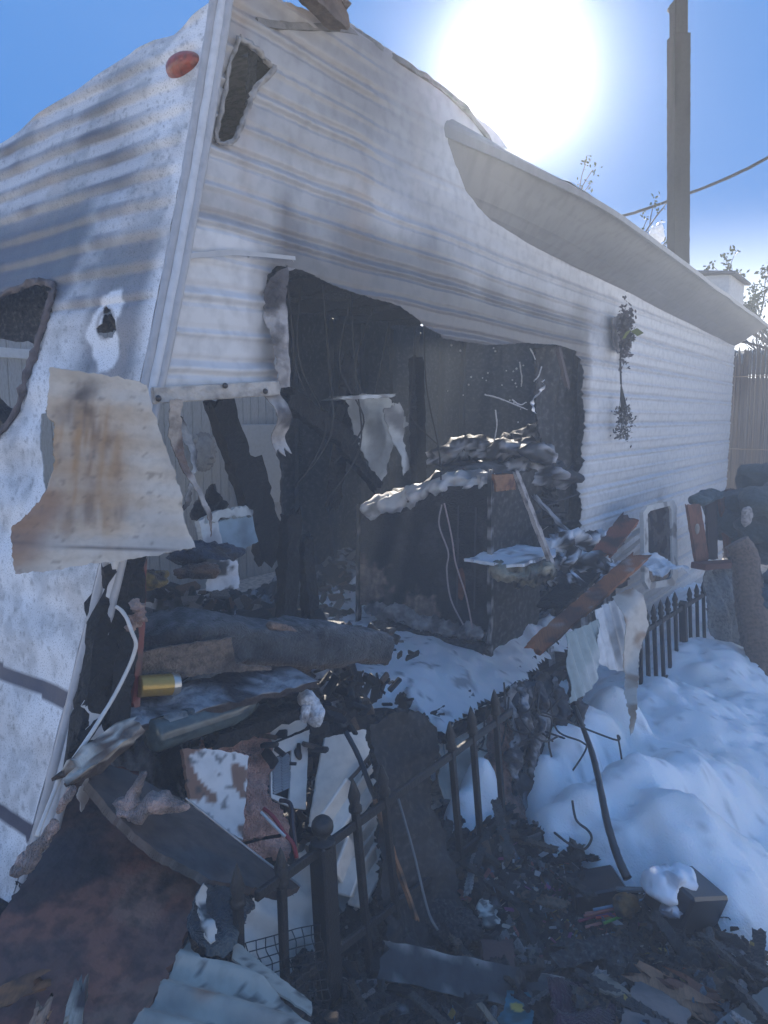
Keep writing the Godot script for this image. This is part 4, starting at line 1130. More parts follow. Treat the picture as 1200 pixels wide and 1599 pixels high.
	for k in 30:
		var g: Vector3 = (Vector3(0.4, 1.969, -4.1)).lerp(Vector3(0.844, 1.642, -4.1), rng.randf()) + Vector3(rng.randfn() * 0.06, rng.randfn() * 0.12, 0)
		blob(sh, Transform3D(Basis(), g), Vector3(1, 1, 1) * rng.randf_range(0.003, 0.007), 0.2, 9.0, 5, 7)
	solo("melted_strands", sh, M.plastic, "thin pale strands and drops of melted plastic hanging inside the opening", "plastic strands", "", "stuff")
	# torn sheets and a bright shelf in the middle of the opening
	sh = sheet(PackedVector2Array([Vector2(1.877, 1.687), Vector2(1.973, 1.701), Vector2(2.147, 1.699), Vector2(2.245, 1.638), Vector2(2.302, 1.574), Vector2(2.213, 1.448), Vector2(2.147, 1.318), Vector2(2.104, 1.264), Vector2(2.001, 1.37), Vector2(1.903, 1.488), Vector2(1.848, 1.606)]), [], Vector2(0.02, 0.02), func(q: Vector2): return W(q.x, q.y, -0.55 + 0.05 * nz(q, 2.5, 3.0)), soft(Color(0.52, 0.54, 0.52), Color(0.30, 0.31, 0.31), 3.0), 0.004, 0.02)
	solo("torn_ceiling_sheet", sh, M.plain, "large pale torn sheet hanging at the middle of the opening", "panel")
	sh = sheet(PackedVector2Array([Vector2(1.959, 1.635), Vector2(2.072, 1.671), Vector2(2.116, 1.546), Vector2(2.128, 1.363), Vector2(2.074, 1.329), Vector2(2.041, 1.487)]), [], Vector2(0.015, 0.015), func(q: Vector2): return W(q.x, q.y, -0.40 + 0.05 * nz(q, 2.5, 13.0)), soft(Color(0.50, 0.51, 0.5), Color(0.2, 0.2, 0.2), 4.0), 0.004, 0.012)
	solo("narrow_torn_sheet", sh, M.plain, "narrow pale torn strip hanging right of the large torn sheet", "panel")
	sh = Sh.new()
	timber(sh, Vector3(-0.202, 1.679, -3.1), Vector3(0.017, 1.695, -3.3), 0.10, 0.014, Vector3.UP, 0.003, 0.03, func(_l, _q, g): return Color(0.58, 0.61, 0.62).lerp(Color(0.2, 0.2, 0.2), ramp(0.0, 0.5, NZ.get_noise_3d(g.x * 90, g.y * 90, g.z * 90) * 1.6)))
	solo("pale_shelf", sh, M.plain_gloss, "short pale shelf board high in the middle of the opening", "shelf")
	# blackened studs
	var studs := [
		[Vector3(-0.645, 1.674, -2.9), Vector3(-0.543, 1.231, -3.05), 0.105, 0.05, "thick charred stud leaning left in front of the boarded wall"],
		[Vector3(-0.574, 1.419, -3.1), Vector3(-0.48, 1.01, -3.1), 0.14, 0.05, "broad charred board below the leaning stud"],
		[Vector3(-0.354, 1.241, -2.8), Vector3(-0.377, 0.841, -2.75), 0.07, 0.05, "short charred upright left of the black cabinet"],
		[Vector3(-0.315, 1.131, -2.9), Vector3(-0.289, 0.821, -2.85), 0.06, 0.04, "charred upright with a light edge nearest the cabinet"],
		[Vector3(-0.389, 1.68, -2.95), Vector3(-0.121, 1.456, -3.5), 0.08, 0.05, "charred brace sloping down behind the hanging strip"],
		[Vector3(-0.159, 1.879, -3.6), Vector3(-0.244, 1.182, -3.5), 0.06, 0.05, "thin charred stud standing left of the torn sheet"],
		[Vector3(0.196, 1.957, -4.6), Vector3(0.215, 1.181, -4.5), 0.10, 0.05, "charred stud deep inside, right of the torn sheet"],
		[Vector3(-0.199, 1.493, -3.3), Vector3(-0.031, 1.265, -3.6), 0.05, 0.04, "short charred brace crossing below the torn sheet"]]
	for e in studs:
		sh = Sh.new()
		timber(sh, e[0], e[1], e[2], e[3], OUT, 0.008, 0.03, charcol(Color(0.10, 0.095, 0.095), 0.8, 6.0))
		solo("charred_stud", sh, M.char, e[4], "stud", "charred studs inside the trailer")
	# cooler box, cloths and cans on the heap
	var cb := thing("cooler_box", "pale blue box with white lid half buried in burnt debris", "box", Vector3(-0.594, 1.04, -2.75))
	sh = sheet(PackedVector2Array([Vector2(0.075, -0.037), Vector2(0.29, 0), Vector2(0.31, -0.136), Vector2(0.106, -0.169)]), [], Vector2(0.02, 0.02), flat(Transform3D(Vector3(0.502, -0.018, -0.865), Vector3(-0.125, 0.988, -0.093), Vector3(0.856, 0.155, 0.493), Vector3(-0.684, 1.237, -2.72)), 0.012, 3.0), soft(Color(0.30, 0.42, 0.52), Color(0.2, 0.28, 0.35), 4.0), 0.02, 0.004)
	part("front", sh, M.plain, cb)
	sh = sheet(PackedVector2Array([Vector2(-0.016, -0.013), Vector2(0.088, -0.004), Vector2(0.1, -0.163), Vector2(0.03, -0.163), Vector2(0, -0.106)]), [], Vector2(0.02, 0.02), flat(Transform3D(Vector3(0.502, -0.018, -0.865), Vector3(-0.125, 0.988, -0.093), Vector3(0.856, 0.155, 0.493), Vector3(-0.684, 1.237, -2.72)) * Transform3D(Basis(), Vector3(0, 0, 0.006)), 0.015, 4.0), soft(Color(0.62, 0.68, 0.72), Color(0.35, 0.38, 0.42), 6.0), 0.02, 0.008)
	part("side", sh, M.plain, cb)
	sh = sheet(PackedVector2Array([Vector2(0.02, -0.002), Vector2(0.119, 0.013), Vector2(0.245, 0.012), Vector2(0.288, -0.007), Vector2(0.269, -0.026), Vector2(0.128, -0.017), Vector2(0.021, -0.031)]), [], Vector2(0.015, 0.015), flat(Transform3D(Vector3(0.502, -0.018, -0.865), Vector3(-0.125, 0.988, -0.093), Vector3(0.856, 0.155, 0.493), Vector3(-0.684, 1.237, -2.72)) * Transform3D(Basis(), Vector3(0, 0, 0.02)), 0.02, 5.0), soft(Color(0.55, 0.6, 0.62), Color(0.2, 0.22, 0.24), 7.0), 0.02, 0.01)
	part("lid", sh, M.plain, cb)
	var lumps := [
		["cloth_heap", Color(0.035, 0.055, 0.10), Vector3(-0.62, 1.12, -2.5), Vector3(0.10, 0.045, 0.07), "crumpled dark blue cloth beside the pale blue box", "cloth"],
		["yellow_toy", Color(0.26, 0.19, 0.06), Vector3(-0.709, 1.107, -2.25), Vector3(0.045, 0.03, 0.04), "dull yellow lump at the left of the burnt heap", "plastic lump"],
		["brown_shoe", Color(0.13, 0.085, 0.06), Vector3(-0.611, 1.107, -2.35), Vector3(0.06, 0.025, 0.035), "scorched brown lump below the blue cloth", "plastic lump"],
		["chair_back", Color(0.035, 0.04, 0.05), Vector3(-0.789, 1.192, -3.3), Vector3(0.07, 0.09, 0.04), "dark rounded chair back behind the pale blue box", "chair"]]
	for e in lumps:
		sh = Sh.new()
		sh.col = e[1]
		blob(sh, Transform3D(Basis(Vector3.UP, 0.5), e[2]), e[3], 0.8, 9.0, 24, 34, mixg(e[1], Color(0.03, 0.03, 0.032), 12.0, 0.0, 0.4))
		solo(e[0], sh, M.cloth, e[4], e[5])
	sh = sheet(PackedVector2Array([Vector2(-0.05, -0.05), Vector2(0.06, -0.04), Vector2(0.05, 0.05), Vector2(-0.05, 0.06)]), [], Vector2(0.008, 0.008), flat(Transform3D(Basis(Vector3(1, 0.1, -0.2).normalized(), 0.0).rotated(Vector3.RIGHT, -0.3), Vector3(-0.536, 1.079, -2.4)), 0.012, 8.0), soft(Color(0.75, 0.77, 0.8), Color(0.1, 0.1, 0.1), 12.0, 0.1, 0.4), 0.002, 0.006)
	solo("white_card", sh, M.plain, "small white scorched card on the heap below the blue box", "card")
	# sooty rolled mattress lying across the sill
	var mt := thing("rolled_mattress", "sooty grey rolled mattress lying across the trailer sill", "mattress", Vector3(-0.404, 0.782, -2.25))
	sh = Sh.new()
	var axis := smooth([Vector3(-0.723, 0.951, -2), Vector3(-0.616, 0.967, -2.03), Vector3(-0.503, 0.964, -2.09), Vector3(-0.389, 0.928, -2.18), Vector3(-0.281, 0.885, -2.28)], 8)
	for k in axis.size():
		pass
	var secs := axis.size()
	var base := 0
	for seg in 2:
		base = sh.v.size()
		var ax := axis if seg == 0 else smooth([Vector3(-0.326, 0.889, -2.28), Vector3(-0.27, 0.878, -2.33), Vector3(-0.173, 0.845, -2.42), Vector3(-0.064, 0.803, -2.54), Vector3(-0.023, 0.781, -2.58)], 8)
		for k in ax.size():
			var u := float(k) / (ax.size() - 1)
			var dz := (ax[mini(k + 1, ax.size() - 1)] - ax[maxi(k - 1, 0)]).normalized()
			var x := Vector3.UP.cross(dz).normalized(); var y := dz.cross(x)
			var r := (0.082 + 0.012 * sin(u * 6.0)) * (1.0 if seg == 0 else 0.92)
			if seg == 1: r *= 1.0 - 0.75 * pow(maxf(0.0, (u - 0.86) / 0.14), 2.0)
			if seg == 1: r *= 1.0 - 0.35 * pow(maxf(0.0, (0.12 - u) / 0.12), 2.0)
			for j in 29:
				var an := TAU * j / 28
				var g := ax[k]
				var rr := Vector2(signf(cos(an)) * pow(absf(cos(an)), 0.55) * 1.5, signf(sin(an)) * pow(absf(sin(an)), 0.6) * 0.86)
				var bulge := 1.0 + 0.16 * nz(Vector2(u * 3.0 + seg * 7.0, an), 0.7) + 0.06 * nf(Vector2(u * 5.0 + seg, an * 0.8), 2.2) - 0.10 * exp(-pow((u - 0.62) / 0.02, 2)) - 0.06 * exp(-pow((u - 0.3) / 0.015, 2))
				g += (x * rr.x + y * rr.y) * r * bulge
				var dirt := ramp(-0.2, 0.5, nz(Vector2(u * 2.0, an * 0.4), 1.5, 5.0 + seg))
				var kk := Color(0.075, 0.08, 0.085).lerp(Color(0.03, 0.03, 0.032), dirt)
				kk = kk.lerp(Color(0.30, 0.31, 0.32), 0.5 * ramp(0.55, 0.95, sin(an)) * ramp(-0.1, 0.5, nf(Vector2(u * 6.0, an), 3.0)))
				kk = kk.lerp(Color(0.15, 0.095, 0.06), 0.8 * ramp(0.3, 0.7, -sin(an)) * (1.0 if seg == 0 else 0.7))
				sh.p(g, kk, Vector2(j / 28.0, u))
		for k in ax.size() - 1:
			for j in 28:
				var a := base + k * 29 + j
				sh.t(a, a + 1, a + 29); sh.t(a + 1, a + 30, a + 29)
	part("roll", sh, M.cloth, mt)
	sh = sheet(PackedVector2Array([Vector2(-0.003, -0.014), Vector2(0.103, -0.001), Vector2(0.232, 0.007), Vector2(0.245, -0.067), Vector2(0.349, -0.088), Vector2(0.349, -0.096), Vector2(0.192, -0.088), Vector2(0.071, -0.098), Vector2(-0.005, -0.109)]), [], Vector2(0.01, 0.01), flat((Transform3D(Vector3(0.902, -0.053, -0.428), Vector3(0.056, 0.998, -0.007), Vector3(0.427, -0.018, 0.904), Vector3(-0.648, 1.015, -1.9))) * Transform3D(Basis(), Vector3(0, 0, 0.06)), 0.008, 5.0), soft(Color(0.20, 0.155, 0.12), Color(0.10, 0.08, 0.07), 4.0), 0.006, 0.003)
	part("brown_flap", sh, M.cloth, mt)
	sh = Sh.new()
	sh.col = Color(0.24, 0.16, 0.11)
	tube(sh, smooth([Vector3(-0.34, 0.993, -2.12), Vector3(-0.291, 0.964, -2.18), Vector3(-0.259, 0.926, -2.2), Vector3(-0.258, 0.854, -2.22)], 6), 0.012, 0.008, 7, 0.6)
	part("seam", sh, M.cloth, mt)
	# hanging wires in front of the cabinet
	wire("hanging_wire", [Vector3(0.275, 1.188, -3.5), Vector3(0.263, 1.09, -3.5), Vector3(0.308, 0.959, -3.5), Vector3(0.302, 0.871, -3.5), Vector3(0.323, 0.729, -3.5), Vector3(0.386, 0.599, -3.5)], 0.004, Color(0.32, 0.28, 0.28), M.plain, "left one of two thin wires hanging before the black cabinet", "wire")
	wire("hanging_wire", [Vector3(0.285, 1.197, -3.48), Vector3(0.323, 1.031, -3.48), Vector3(0.343, 0.907, -3.48), Vector3(0.394, 0.75, -3.48), Vector3(0.428, 0.585, -3.48)], 0.004, Color(0.36, 0.28, 0.27), M.plain, "right one of two thin wires hanging before the black cabinet", "wire")
	for k in 9:
		var u := k / 8.0
		var a := (Vector3(-0.366, 2.056, -3)).lerp(Vector3(0.17, 1.977, -4), u) + Vector3(rng.randfn() * 0.05, 0, rng.randfn() * 0.1)
		var ln := rng.randf_range(0.25, 0.8)
		wire("hanging_wire", [a + Vector3(0, 0.1, 0), a - Vector3(rng.randfn() * 0.03, ln * 0.3, 0), a - Vector3(rng.randfn() * 0.06, ln * 0.7, rng.randfn() * 0.03), a - Vector3(rng.randfn() * 0.08, ln, 0)], 0.004, Color(0.04, 0.04, 0.042), M.plain, ["leftmost", "second from left", "third from left", "fourth from left", "middle", "fourth from right", "third from right", "second from right", "rightmost"][k] + " of the nine burnt wires hanging from the charred ceiling", "wire", -1.0, "burnt wires hanging from the ceiling")
	# overhead: charred joists
	for k in 5:
		sh = Sh.new()
		var s := 1.35 + 0.62 * k
		timber(sh, W(s, 2.36 + 0.02 * sin(k * 3.0), -0.06), W(s + 0.02, 2.38, -2.2), 0.04, 0.09, Vector3.UP, 0.008, 0.02, charcol(Color(0.09, 0.085, 0.08), 0.6))
		solo("charred_joist", sh, M.char, ["charred ceiling joist nearest the trailer front", "second charred ceiling joist from the front", "charred ceiling joist over the middle of the opening", "charred ceiling joist over the black cabinet", "charred ceiling joist nearest the far end of the opening"][k], "joist", "charred ceiling joists")

func picket(to: Node, a: Vector3, b: Vector3, r := 0.009, tip := true) -> void:
	var sh := Sh.new()
	beam(sh, a, b, r * 2, r * 2, OUT, 0.002)
	if tip:
		var d := (a - b).normalized()
		var x := d.cross(OUT).normalized()
		var T := Transform3D(x, d, x.cross(d), a)
		lathe(sh, T, [Vector2(0.0, 0.085), Vector2(0.006, 0.07), Vector2(0.016, 0.035), Vector2(0.012, 0.012), Vector2(0.017, 0.004), Vector2(0.017, -0.006), Vector2(0.01, -0.012)], 10)
	part("picket", sh, M.iron, to)

func build_front() -> void:
	var sh := Sh.new()
	# torn panel hanging inside out from the front corner
	var PT: Transform3D = Transform3D(Vector3(0.812, -0.13, -0.57), Vector3(0.118, 0.991, -0.058), Vector3(0.572, -0.02, 0.82), Vector3(-0.712, 1.697, -1.6))
	var po := PackedVector2Array([Vector2(-0.001, 0.008), Vector2(0.054, 0.009), Vector2(0.149, 0.011), Vector2(0.206, 0.005), Vector2(0.224, -0.051), Vector2(0.259, -0.121), Vector2(0.289, -0.179), Vector2(0.314, -0.238), Vector2(0.331, -0.315), Vector2(0.347, -0.343), Vector2(0.356, -0.365), Vector2(0.26, -0.386), Vector2(0.13, -0.407), Vector2(0.037, -0.423), Vector2(-0.039, -0.432), Vector2(-0.045, -0.388), Vector2(-0.05, -0.336), Vector2(-0.023, -0.312), Vector2(0.002, -0.28), Vector2(0.022, -0.234), Vector2(0.024, -0.182), Vector2(0.019, -0.107), Vector2(0.005, -0.092), Vector2(0.003, -0.068), Vector2(0.002, -0.027)])
	var pc: Vector2 = Vector2(0.109, -0.167)
	sh = sheet(po, [], Vector2(0.0065, 0.0065), func(q: Vector2) -> Vector3:
		var d := 0.012 * nz(q, 2.0, 4.0) + 0.003 * nf(q, 8.0, 4.0) + 0.003 * sin(q.y * 95.0)
		d += 0.035 * ramp(0.14, 0.0, q.y - po[14].y)
		d += 0.02 * exp(-pow((q - (pc + Vector2(0.06, 0.12))).length() / 0.06, 2))
		return PT * Vector3(q.x, q.y, d), func(q: Vector2):
		var k := Color(0.54, 0.50, 0.44).lerp(Color(0.45, 0.41, 0.36), ramp(-0.2, 0.4, nz(q, 3.0)))
		var w := Vector2(q.x - pc.x, q.y - pc.y)
		var mid := ramp(0.15, 0.02, absf(w.x + 0.02 + 0.05 * nz(q, 3.0, 3.0))) * ramp(-0.25, -0.10, w.y + 0.03 * nz(q, 9.0)) * ramp(0.17, 0.06, w.y)
		k = k.lerp(Color(0.34, 0.20, 0.085), mid * (0.45 + 0.4 * ramp(-0.4, 0.5, nf(Vector2(q.x * 4.0, q.y * 0.45), 7.0, 8.0))))
		k = k.lerp(Color(0.12, 0.07, 0.045), mid * 0.6 * ramp(0.1, 0.7, nf(Vector2(q.x * 2.6, q.y * 0.6), 7.0, 18.0) + 0.3 * nz(q, 3.0, 2.0)))
		k = k.lerp(Color(0.07, 0.055, 0.05), ramp(0.05, 0.0, absf(w.x + 0.045 + 0.03 * nz(q, 7.0))) * ramp(0.04, 0.1, w.y) * ramp(0.19, 0.13, w.y) * (0.4 + 0.5 * ramp(-0.2, 0.3, nf(q, 12.0))))
		var cor := ramp(0.13, 0.03, (w - Vector2(-0.16, -0.17)).length() + 0.04 * nz(q, 5.0, 9.0))
		k = k.lerp(Color(0.24, 0.12, 0.06), cor * 0.8)
		k = k.lerp(Color(0.14, 0.11, 0.09), ramp(0.62, 0.75, nf(q, 30.0, 2.0)) * 0.5)
		var lip := ramp(0.004, 0.001, absf(w.y + 0.205 + 0.02 * w.x))
		k = k.lerp(Color(0.10, 0.08, 0.07), lip * 0.8)
		return k, 0.004, 0.004)
	solo("torn_siding", sh, surf("panel", Color(1, 1, 1), 0.6, TX.grime, 4.0, TX.bump_mid, 0.15, {"backlight": Color(0.05, 0.04, 0.03)}), "rust stained torn siding panel hanging inside out at the front corner", "siding panel")
	# curling metal ribbon right of it
	var rib := PackedVector2Array([Vector2(0.383, 1.643), Vector2(0.422, 1.646), Vector2(0.428, 1.603), Vector2(0.454, 1.537), Vector2(0.472, 1.475), Vector2(0.495, 1.415), Vector2(0.503, 1.345), Vector2(0.494, 1.287), Vector2(0.488, 1.347), Vector2(0.478, 1.408), Vector2(0.459, 1.452), Vector2(0.436, 1.501), Vector2(0.406, 1.554), Vector2(0.393, 1.603)])
	sh = sheet(rib, [], Vector2(0.008, 0.008), func(q: Vector2): return W(q.x, q.y, 0.05 + 0.03 * sin((q.y - 1.2) * 16.0)), soft(Color(0.45, 0.40, 0.36), Color(0.18, 0.13, 0.11), 6.0), 0.003, 0.004)
	solo("curled_ribbon", sh, M.mottled, "narrow curled metal ribbon between torn panel and the gap", "metal strip")
	sh = sheet(PackedVector2Array([Vector2(0.529, 1.621), Vector2(0.556, 1.632), Vector2(0.572, 1.586), Vector2(0.578, 1.513), Vector2(0.561, 1.442), Vector2(0.571, 1.349), Vector2(0.552, 1.333), Vector2(0.546, 1.406), Vector2(0.555, 1.514), Vector2(0.535, 1.568)]), [], Vector2(0.01, 0.01), func(q: Vector2): return W(q.x, q.y, -0.10 + 0.04 * sin(q.y * 14.0)), soft(Color(0.40, 0.42, 0.44), Color(0.07, 0.07, 0.08), 6.0), 0.003, 0.008)
	solo("burnt_film_strip", sh, M.mottled, "dark twisted strip hanging in the gap beside the lion face", "strip")
	# charred corner framing
	sh = Sh.new()
	timber(sh, Vector3(-0.646, 1.25, -1.86), Vector3(-0.653, 0.87, -1.7), 0.06, 0.05, OUT, 0.008, 0.04, charcol(Color(0.08, 0.05, 0.04), 0.9, 6.0))
	solo("corner_post", sh, M.char, "black charred post behind the white corner moulding", "post")
	sh = Sh.new()
	timber(sh, Vector3(-0.666, 1.241, -1.8), Vector3(-0.699, 0.817, -1.64), 0.075, 0.05, OUT, 0.010, 0.05, charcol(Color(0.13, 0.07, 0.045), 0.9, 4.0))
	solo("split_post", sh, M.char, "splintered brown black post leaning against the corner moulding", "post")
	sh = Sh.new()
	timber(sh, Vector3(-0.636, 1.222, -1.88), Vector3(-0.644, 0.869, -1.8), 0.022, 0.05, OUT, 0.003, 0.03, func(_l, _q, g): return Color(0.17, 0.022, 0.018).lerp(Color(0.03, 0.02, 0.02), ramp(0.0, 0.5, NZ.get_noise_3d(g.x * 90, g.y * 90, g.z * 90) * 1.6)))
	solo("red_post", sh, M.plain_gloss, "narrow dark red painted post with charred edges", "post")
	sh = sheet(PackedVector2Array([Vector2(0.096, 0.947), Vector2(0.135, 0.893), Vector2(0.139, 0.841), Vector2(0.122, 0.782), Vector2(0.106, 0.733), Vector2(0.075, 0.69), Vector2(0.064, 0.727), Vector2(0.087, 0.796), Vector2(0.085, 0.86), Vector2(0.1, 0.902)]), [], Vector2(0.01, 0.01), func(q: Vector2): return W(q.x + 0.02, q.y, 0.06 + 0.02 * nz(q, 5.0)), soft(Color(0.62, 0.60, 0.58), Color(0.28, 0.24, 0.21), 6.0), 0.003, 0.008)
	solo("peeled_skin", sh, M.plain, "peeled white metal skin torn loose at the foot of the moulding", "metal strip")
	sh = Sh.new()
	timber(sh, Vector3(-0.666, 0.845, -1.48), Vector3(-0.576, 0.892, -1.62), 0.05, 0.045, Vector3(0.3, 1, 0.4).normalized(), 0.008, 0.03, func(_l, q, g): return Color(0.60, 0.54, 0.45).lerp(Color(0.12, 0.08, 0.06), ramp(-0.1, 0.35, NF.get_noise_3d(g.x * 400, g.y * 400, g.z * 400) * 1.6)) if q.y > 0.4 else Color(0.09, 0.06, 0.045))
	solo("peeling_beam", sh, M.mottled, "short beam with flaking cream paint over brown board", "beam")
	wire("white_cable", [Vector3(-0.632, 1.159, -1.7), Vector3(-0.619, 1.149, -1.7), Vector3(-0.603, 1.132, -1.69), Vector3(-0.59, 1.105, -1.68), Vector3(-0.581, 1.078, -1.68), Vector3(-0.585, 1.054, -1.68), Vector3(-0.599, 1.016, -1.67), Vector3(-0.618, 0.97, -1.64), Vector3(-0.637, 0.931, -1.6), Vector3(-0.656, 0.893, -1.55), Vector3(-0.677, 0.86, -1.52), Vector3(-0.693, 0.834, -1.5), Vector3(-0.704, 0.79, -1.46), Vector3(-0.712, 0.748, -1.42)], 0.0048, Color(0.60, 0.58, 0.54), M.plain_gloss, "loose white cable curving down across the charred posts")
	sh = Sh.new()
	roll(sh, [Vector3(-0.612, 1.154, -1.76), Vector3(-0.599, 1.144, -1.75), Vector3(-0.597, 1.122, -1.75), Vector3(-0.611, 1.103, -1.75), Vector3(-0.618, 1.083, -1.75)], 0.014, 0.014, 0.8, 20.0, mixg(Color(0.66, 0.48, 0.40), Color(0.45, 0.28, 0.22), 16.0), 18, 0.9)
	solo("pink_fluff", sh, M.fluff, "small tuft of pink insulation on the red post", "insulation")
	# under the rolled mattress: board, can, bottle, bars
	sh = Sh.new()
	timber(sh, Vector3(-0.653, 0.864, -1.76), Vector3(-0.247, 0.845, -2.12), 0.16, 0.02, Vector3(0.1, 1, 0.1).normalized(), 0.006, 0.02, func(_l, q, g): return Color(0.36, 0.36, 0.37).lerp(Color(0.04, 0.035, 0.035), ramp(-0.25, 0.2, NZ.get_noise_3d(g.x * 70, g.y * 70, g.z * 70) * 1.6)) if q.y > 0.5 else Color(0.045, 0.035, 0.03))
	solo("sooty_board", sh, M.mottled, "sooty board with grey foam under the rolled mattress", "board")
	var cn := thing("gold_can", "gold tin can lying on its side under the rolled mattress", "can", Vector3(-0.583, 0.883, -1.82))
	sh = Sh.new()
	sh.col = Color(0.42, 0.27, 0.06)
	var ca: Vector3 = Vector3(-0.622, 0.925, -1.8); var cb2: Vector3 = Vector3(-0.539, 0.91, -1.86)
	var cd := (cb2 - ca).normalized(); var cx := cd.cross(Vector3.UP).normalized()
	var CT2 := Transform3D(cx, cd, cx.cross(cd), ca)
	var cl := ca.distance_to(cb2)
	lathe(sh, CT2, [Vector2(0.0, 0.0), Vector2(0.026, 0.0), Vector2(0.028, 0.006), Vector2(0.028, cl - 0.018)], 24)
	part("body", sh, surf("gold", Color(1, 1, 1), 0.3, TX.grime, 6.0, TX.bump_mid, 0.1, {"metal": 0.4}), cn)
	sh = Sh.new()
	sh.col = Color(0.55, 0.52, 0.46)
	lathe(sh, CT2, [Vector2(0.028, cl - 0.018), Vector2(0.0295, cl - 0.012), Vector2(0.027, cl - 0.005), Vector2(0.027, cl), Vector2(0.0255, cl + 0.002), Vector2(0.024, cl - 0.002), Vector2(0.0, cl - 0.003)], 24)
	part("rim", sh, M.metal, cn)
	sh = Sh.new()
	sh.col = Color(0.05, 0.03, 0.02)
	for k in 9:   # the dark scribble printed on the can
		var an := 2.1 + 0.25 * (k % 3)
		var y := 0.035 + 0.008 * (k / 3) * 2.0
		for j in 2: tube(sh, smooth([CT2 * Vector3(cos(an) * 0.0283, y, sin(an) * 0.0283), CT2 * Vector3(cos(an + 0.12) * 0.0285, y + 0.005, sin(an + 0.12) * 0.0285), CT2 * Vector3(cos(an + 0.2) * 0.0283, y - 0.002 + 0.006 * j, sin(an + 0.2) * 0.0283)], 3), 0.0011, 0.0011, 5)
	part("print", sh, M.plain, cn)
	var bt := thing("glass_bottle", "sooty glass bottle with torn label lying below the board", "bottle", Vector3(-0.501, 0.73, -1.9))
	var ba: Vector3 = Vector3(-0.568, 0.828, -1.72); var bb: Vector3 = Vector3(-0.368, 0.801, -2)
	var bd := (bb - ba).normalized(); var bxv := bd.cross(Vector3.UP).normalized()
	var BT := Transform3D(bxv, bd, bxv.cross(bd), ba)
	var bl := ba.distance_to(bb)
	sh = Sh.new()
	sh.col = Color(0.075, 0.10, 0.10)
	lathe(sh, BT, [Vector2(0.0, 0.0), Vector2(0.034, 0.0), Vector2(0.041, 0.012), Vector2(0.042, bl * 0.72), Vector2(0.038, bl * 0.82), Vector2(0.028, bl * 0.92), Vector2(0.02, bl), Vector2(0.0, bl)], 28)
	part("body", sh, surf("sooty_glass", Color(1, 1, 1), 0.12, TX.mottle, 4.0, TX.bump_mid, 0.06), bt)
	sh = Sh.new()
	for k in 3:
		sh.col = [Color(0.22, 0.23, 0.22), Color(0.09, 0.1, 0.1), Color(0.2, 0.21, 0.2)][k]
		var a0 := bl * (0.10 + 0.2 * k); var a1 := bl * (0.27 + 0.2 * k)
		var bs := sh.v.size()
		for j in 13:
			var an := 0.9 + 1.5 * j / 12.0
			var jg := 0.006 * nf(Vector2(j * 0.1, k), 9.0)
			sh.p(BT * Vector3(cos(an) * 0.0427, a0 + jg, sin(an) * 0.0427), sh.col)
			sh.p(BT * Vector3(cos(an) * 0.0427, a1 - jg, sin(an) * 0.0427), sh.col)
		for j in 12: sh.t(bs + j * 2, bs + j * 2 + 1, bs + j * 2 + 2); sh.t(bs + j * 2 + 1, bs + j * 2 + 3, bs + j * 2 + 2)
	part("label_scrap", sh, M.mottled, bt)
	sh = Sh.new()
	timber(sh, Vector3(-0.456, 0.752, -1.86), Vector3(-0.211, 0.737, -2.16), 0.05, 0.035, Vector3.UP, 0.006, 0.02, charcol(Color(0.12, 0.12, 0.125), 0.5, 9.0))
	solo("charred_rail", sh, M.char, "charred rail running above the white louvred panel", "rail")
	sh = Sh.new()
	roll(sh, [Vector3(-0.249, 0.753, -2.12), Vector3(-0.225, 0.765, -2.11), Vector3(-0.205, 0.75, -2.1), Vector3(-0.2, 0.722, -2.09), Vector3(-0.212, 0.698, -2.09)], 0.022, 0.022, 0.5, 10.0, mixg(Color(0.82, 0.82, 0.84), Color(0.55, 0.52, 0.52), 14.0), 22, 0.5)
	roll(sh, [Vector3(-0.226, 0.761, -2.09), Vector3(-0.23, 0.734, -2.08), Vector3(-0.241, 0.718, -2.08)], 0.014, 0.014, 0.5, 10.0, mixg(Color(0.82, 0.82, 0.84), Color(0.45, 0.42, 0.42), 14.0), 16, 0.5)
	solo("white_rag", sh, M.cloth, "small white rag on the end of the charred rail", "rag")
	# pink insulation behind the flaking board
	sh = sheet(PackedVector2Array([Vector2(-0.023, -0.002), Vector2(0.041, 0.012), Vector2(0.142, 0.015), Vector2(0.194, 0.023), Vector2(0.176, -0.089), Vector2(0.146, -0.176), Vector2(0.182, -0.201), Vector2(0.195, -0.252), Vector2(0.193, -0.302), Vector2(0.151, -0.349), Vector2(0.083, -0.302), Vector2(0.04, -0.247), Vector2(0.016, -0.143)]), [], Vector2(0.01, 0.01), func(q: Vector2): return (Transform3D(Vector3(0.802, -0.179, -0.57), Vector3(-0.254, 0.761, -0.597), Vector3(0.54, 0.624, 0.565), Vector3(-0.486, 0.693, -1.98))) * Vector3(q.x, q.y, 0.03 * nz(q, 6.0) + 0.014 * nf(q, 12.0)), soft(Color(0.74, 0.42, 0.33), Color(0.55, 0.29, 0.21), 6.0), 0.02, 0.012)
	solo("pink_insulation", sh, M.fluff, "torn pink insulation batt behind the flaking board", "insulation")
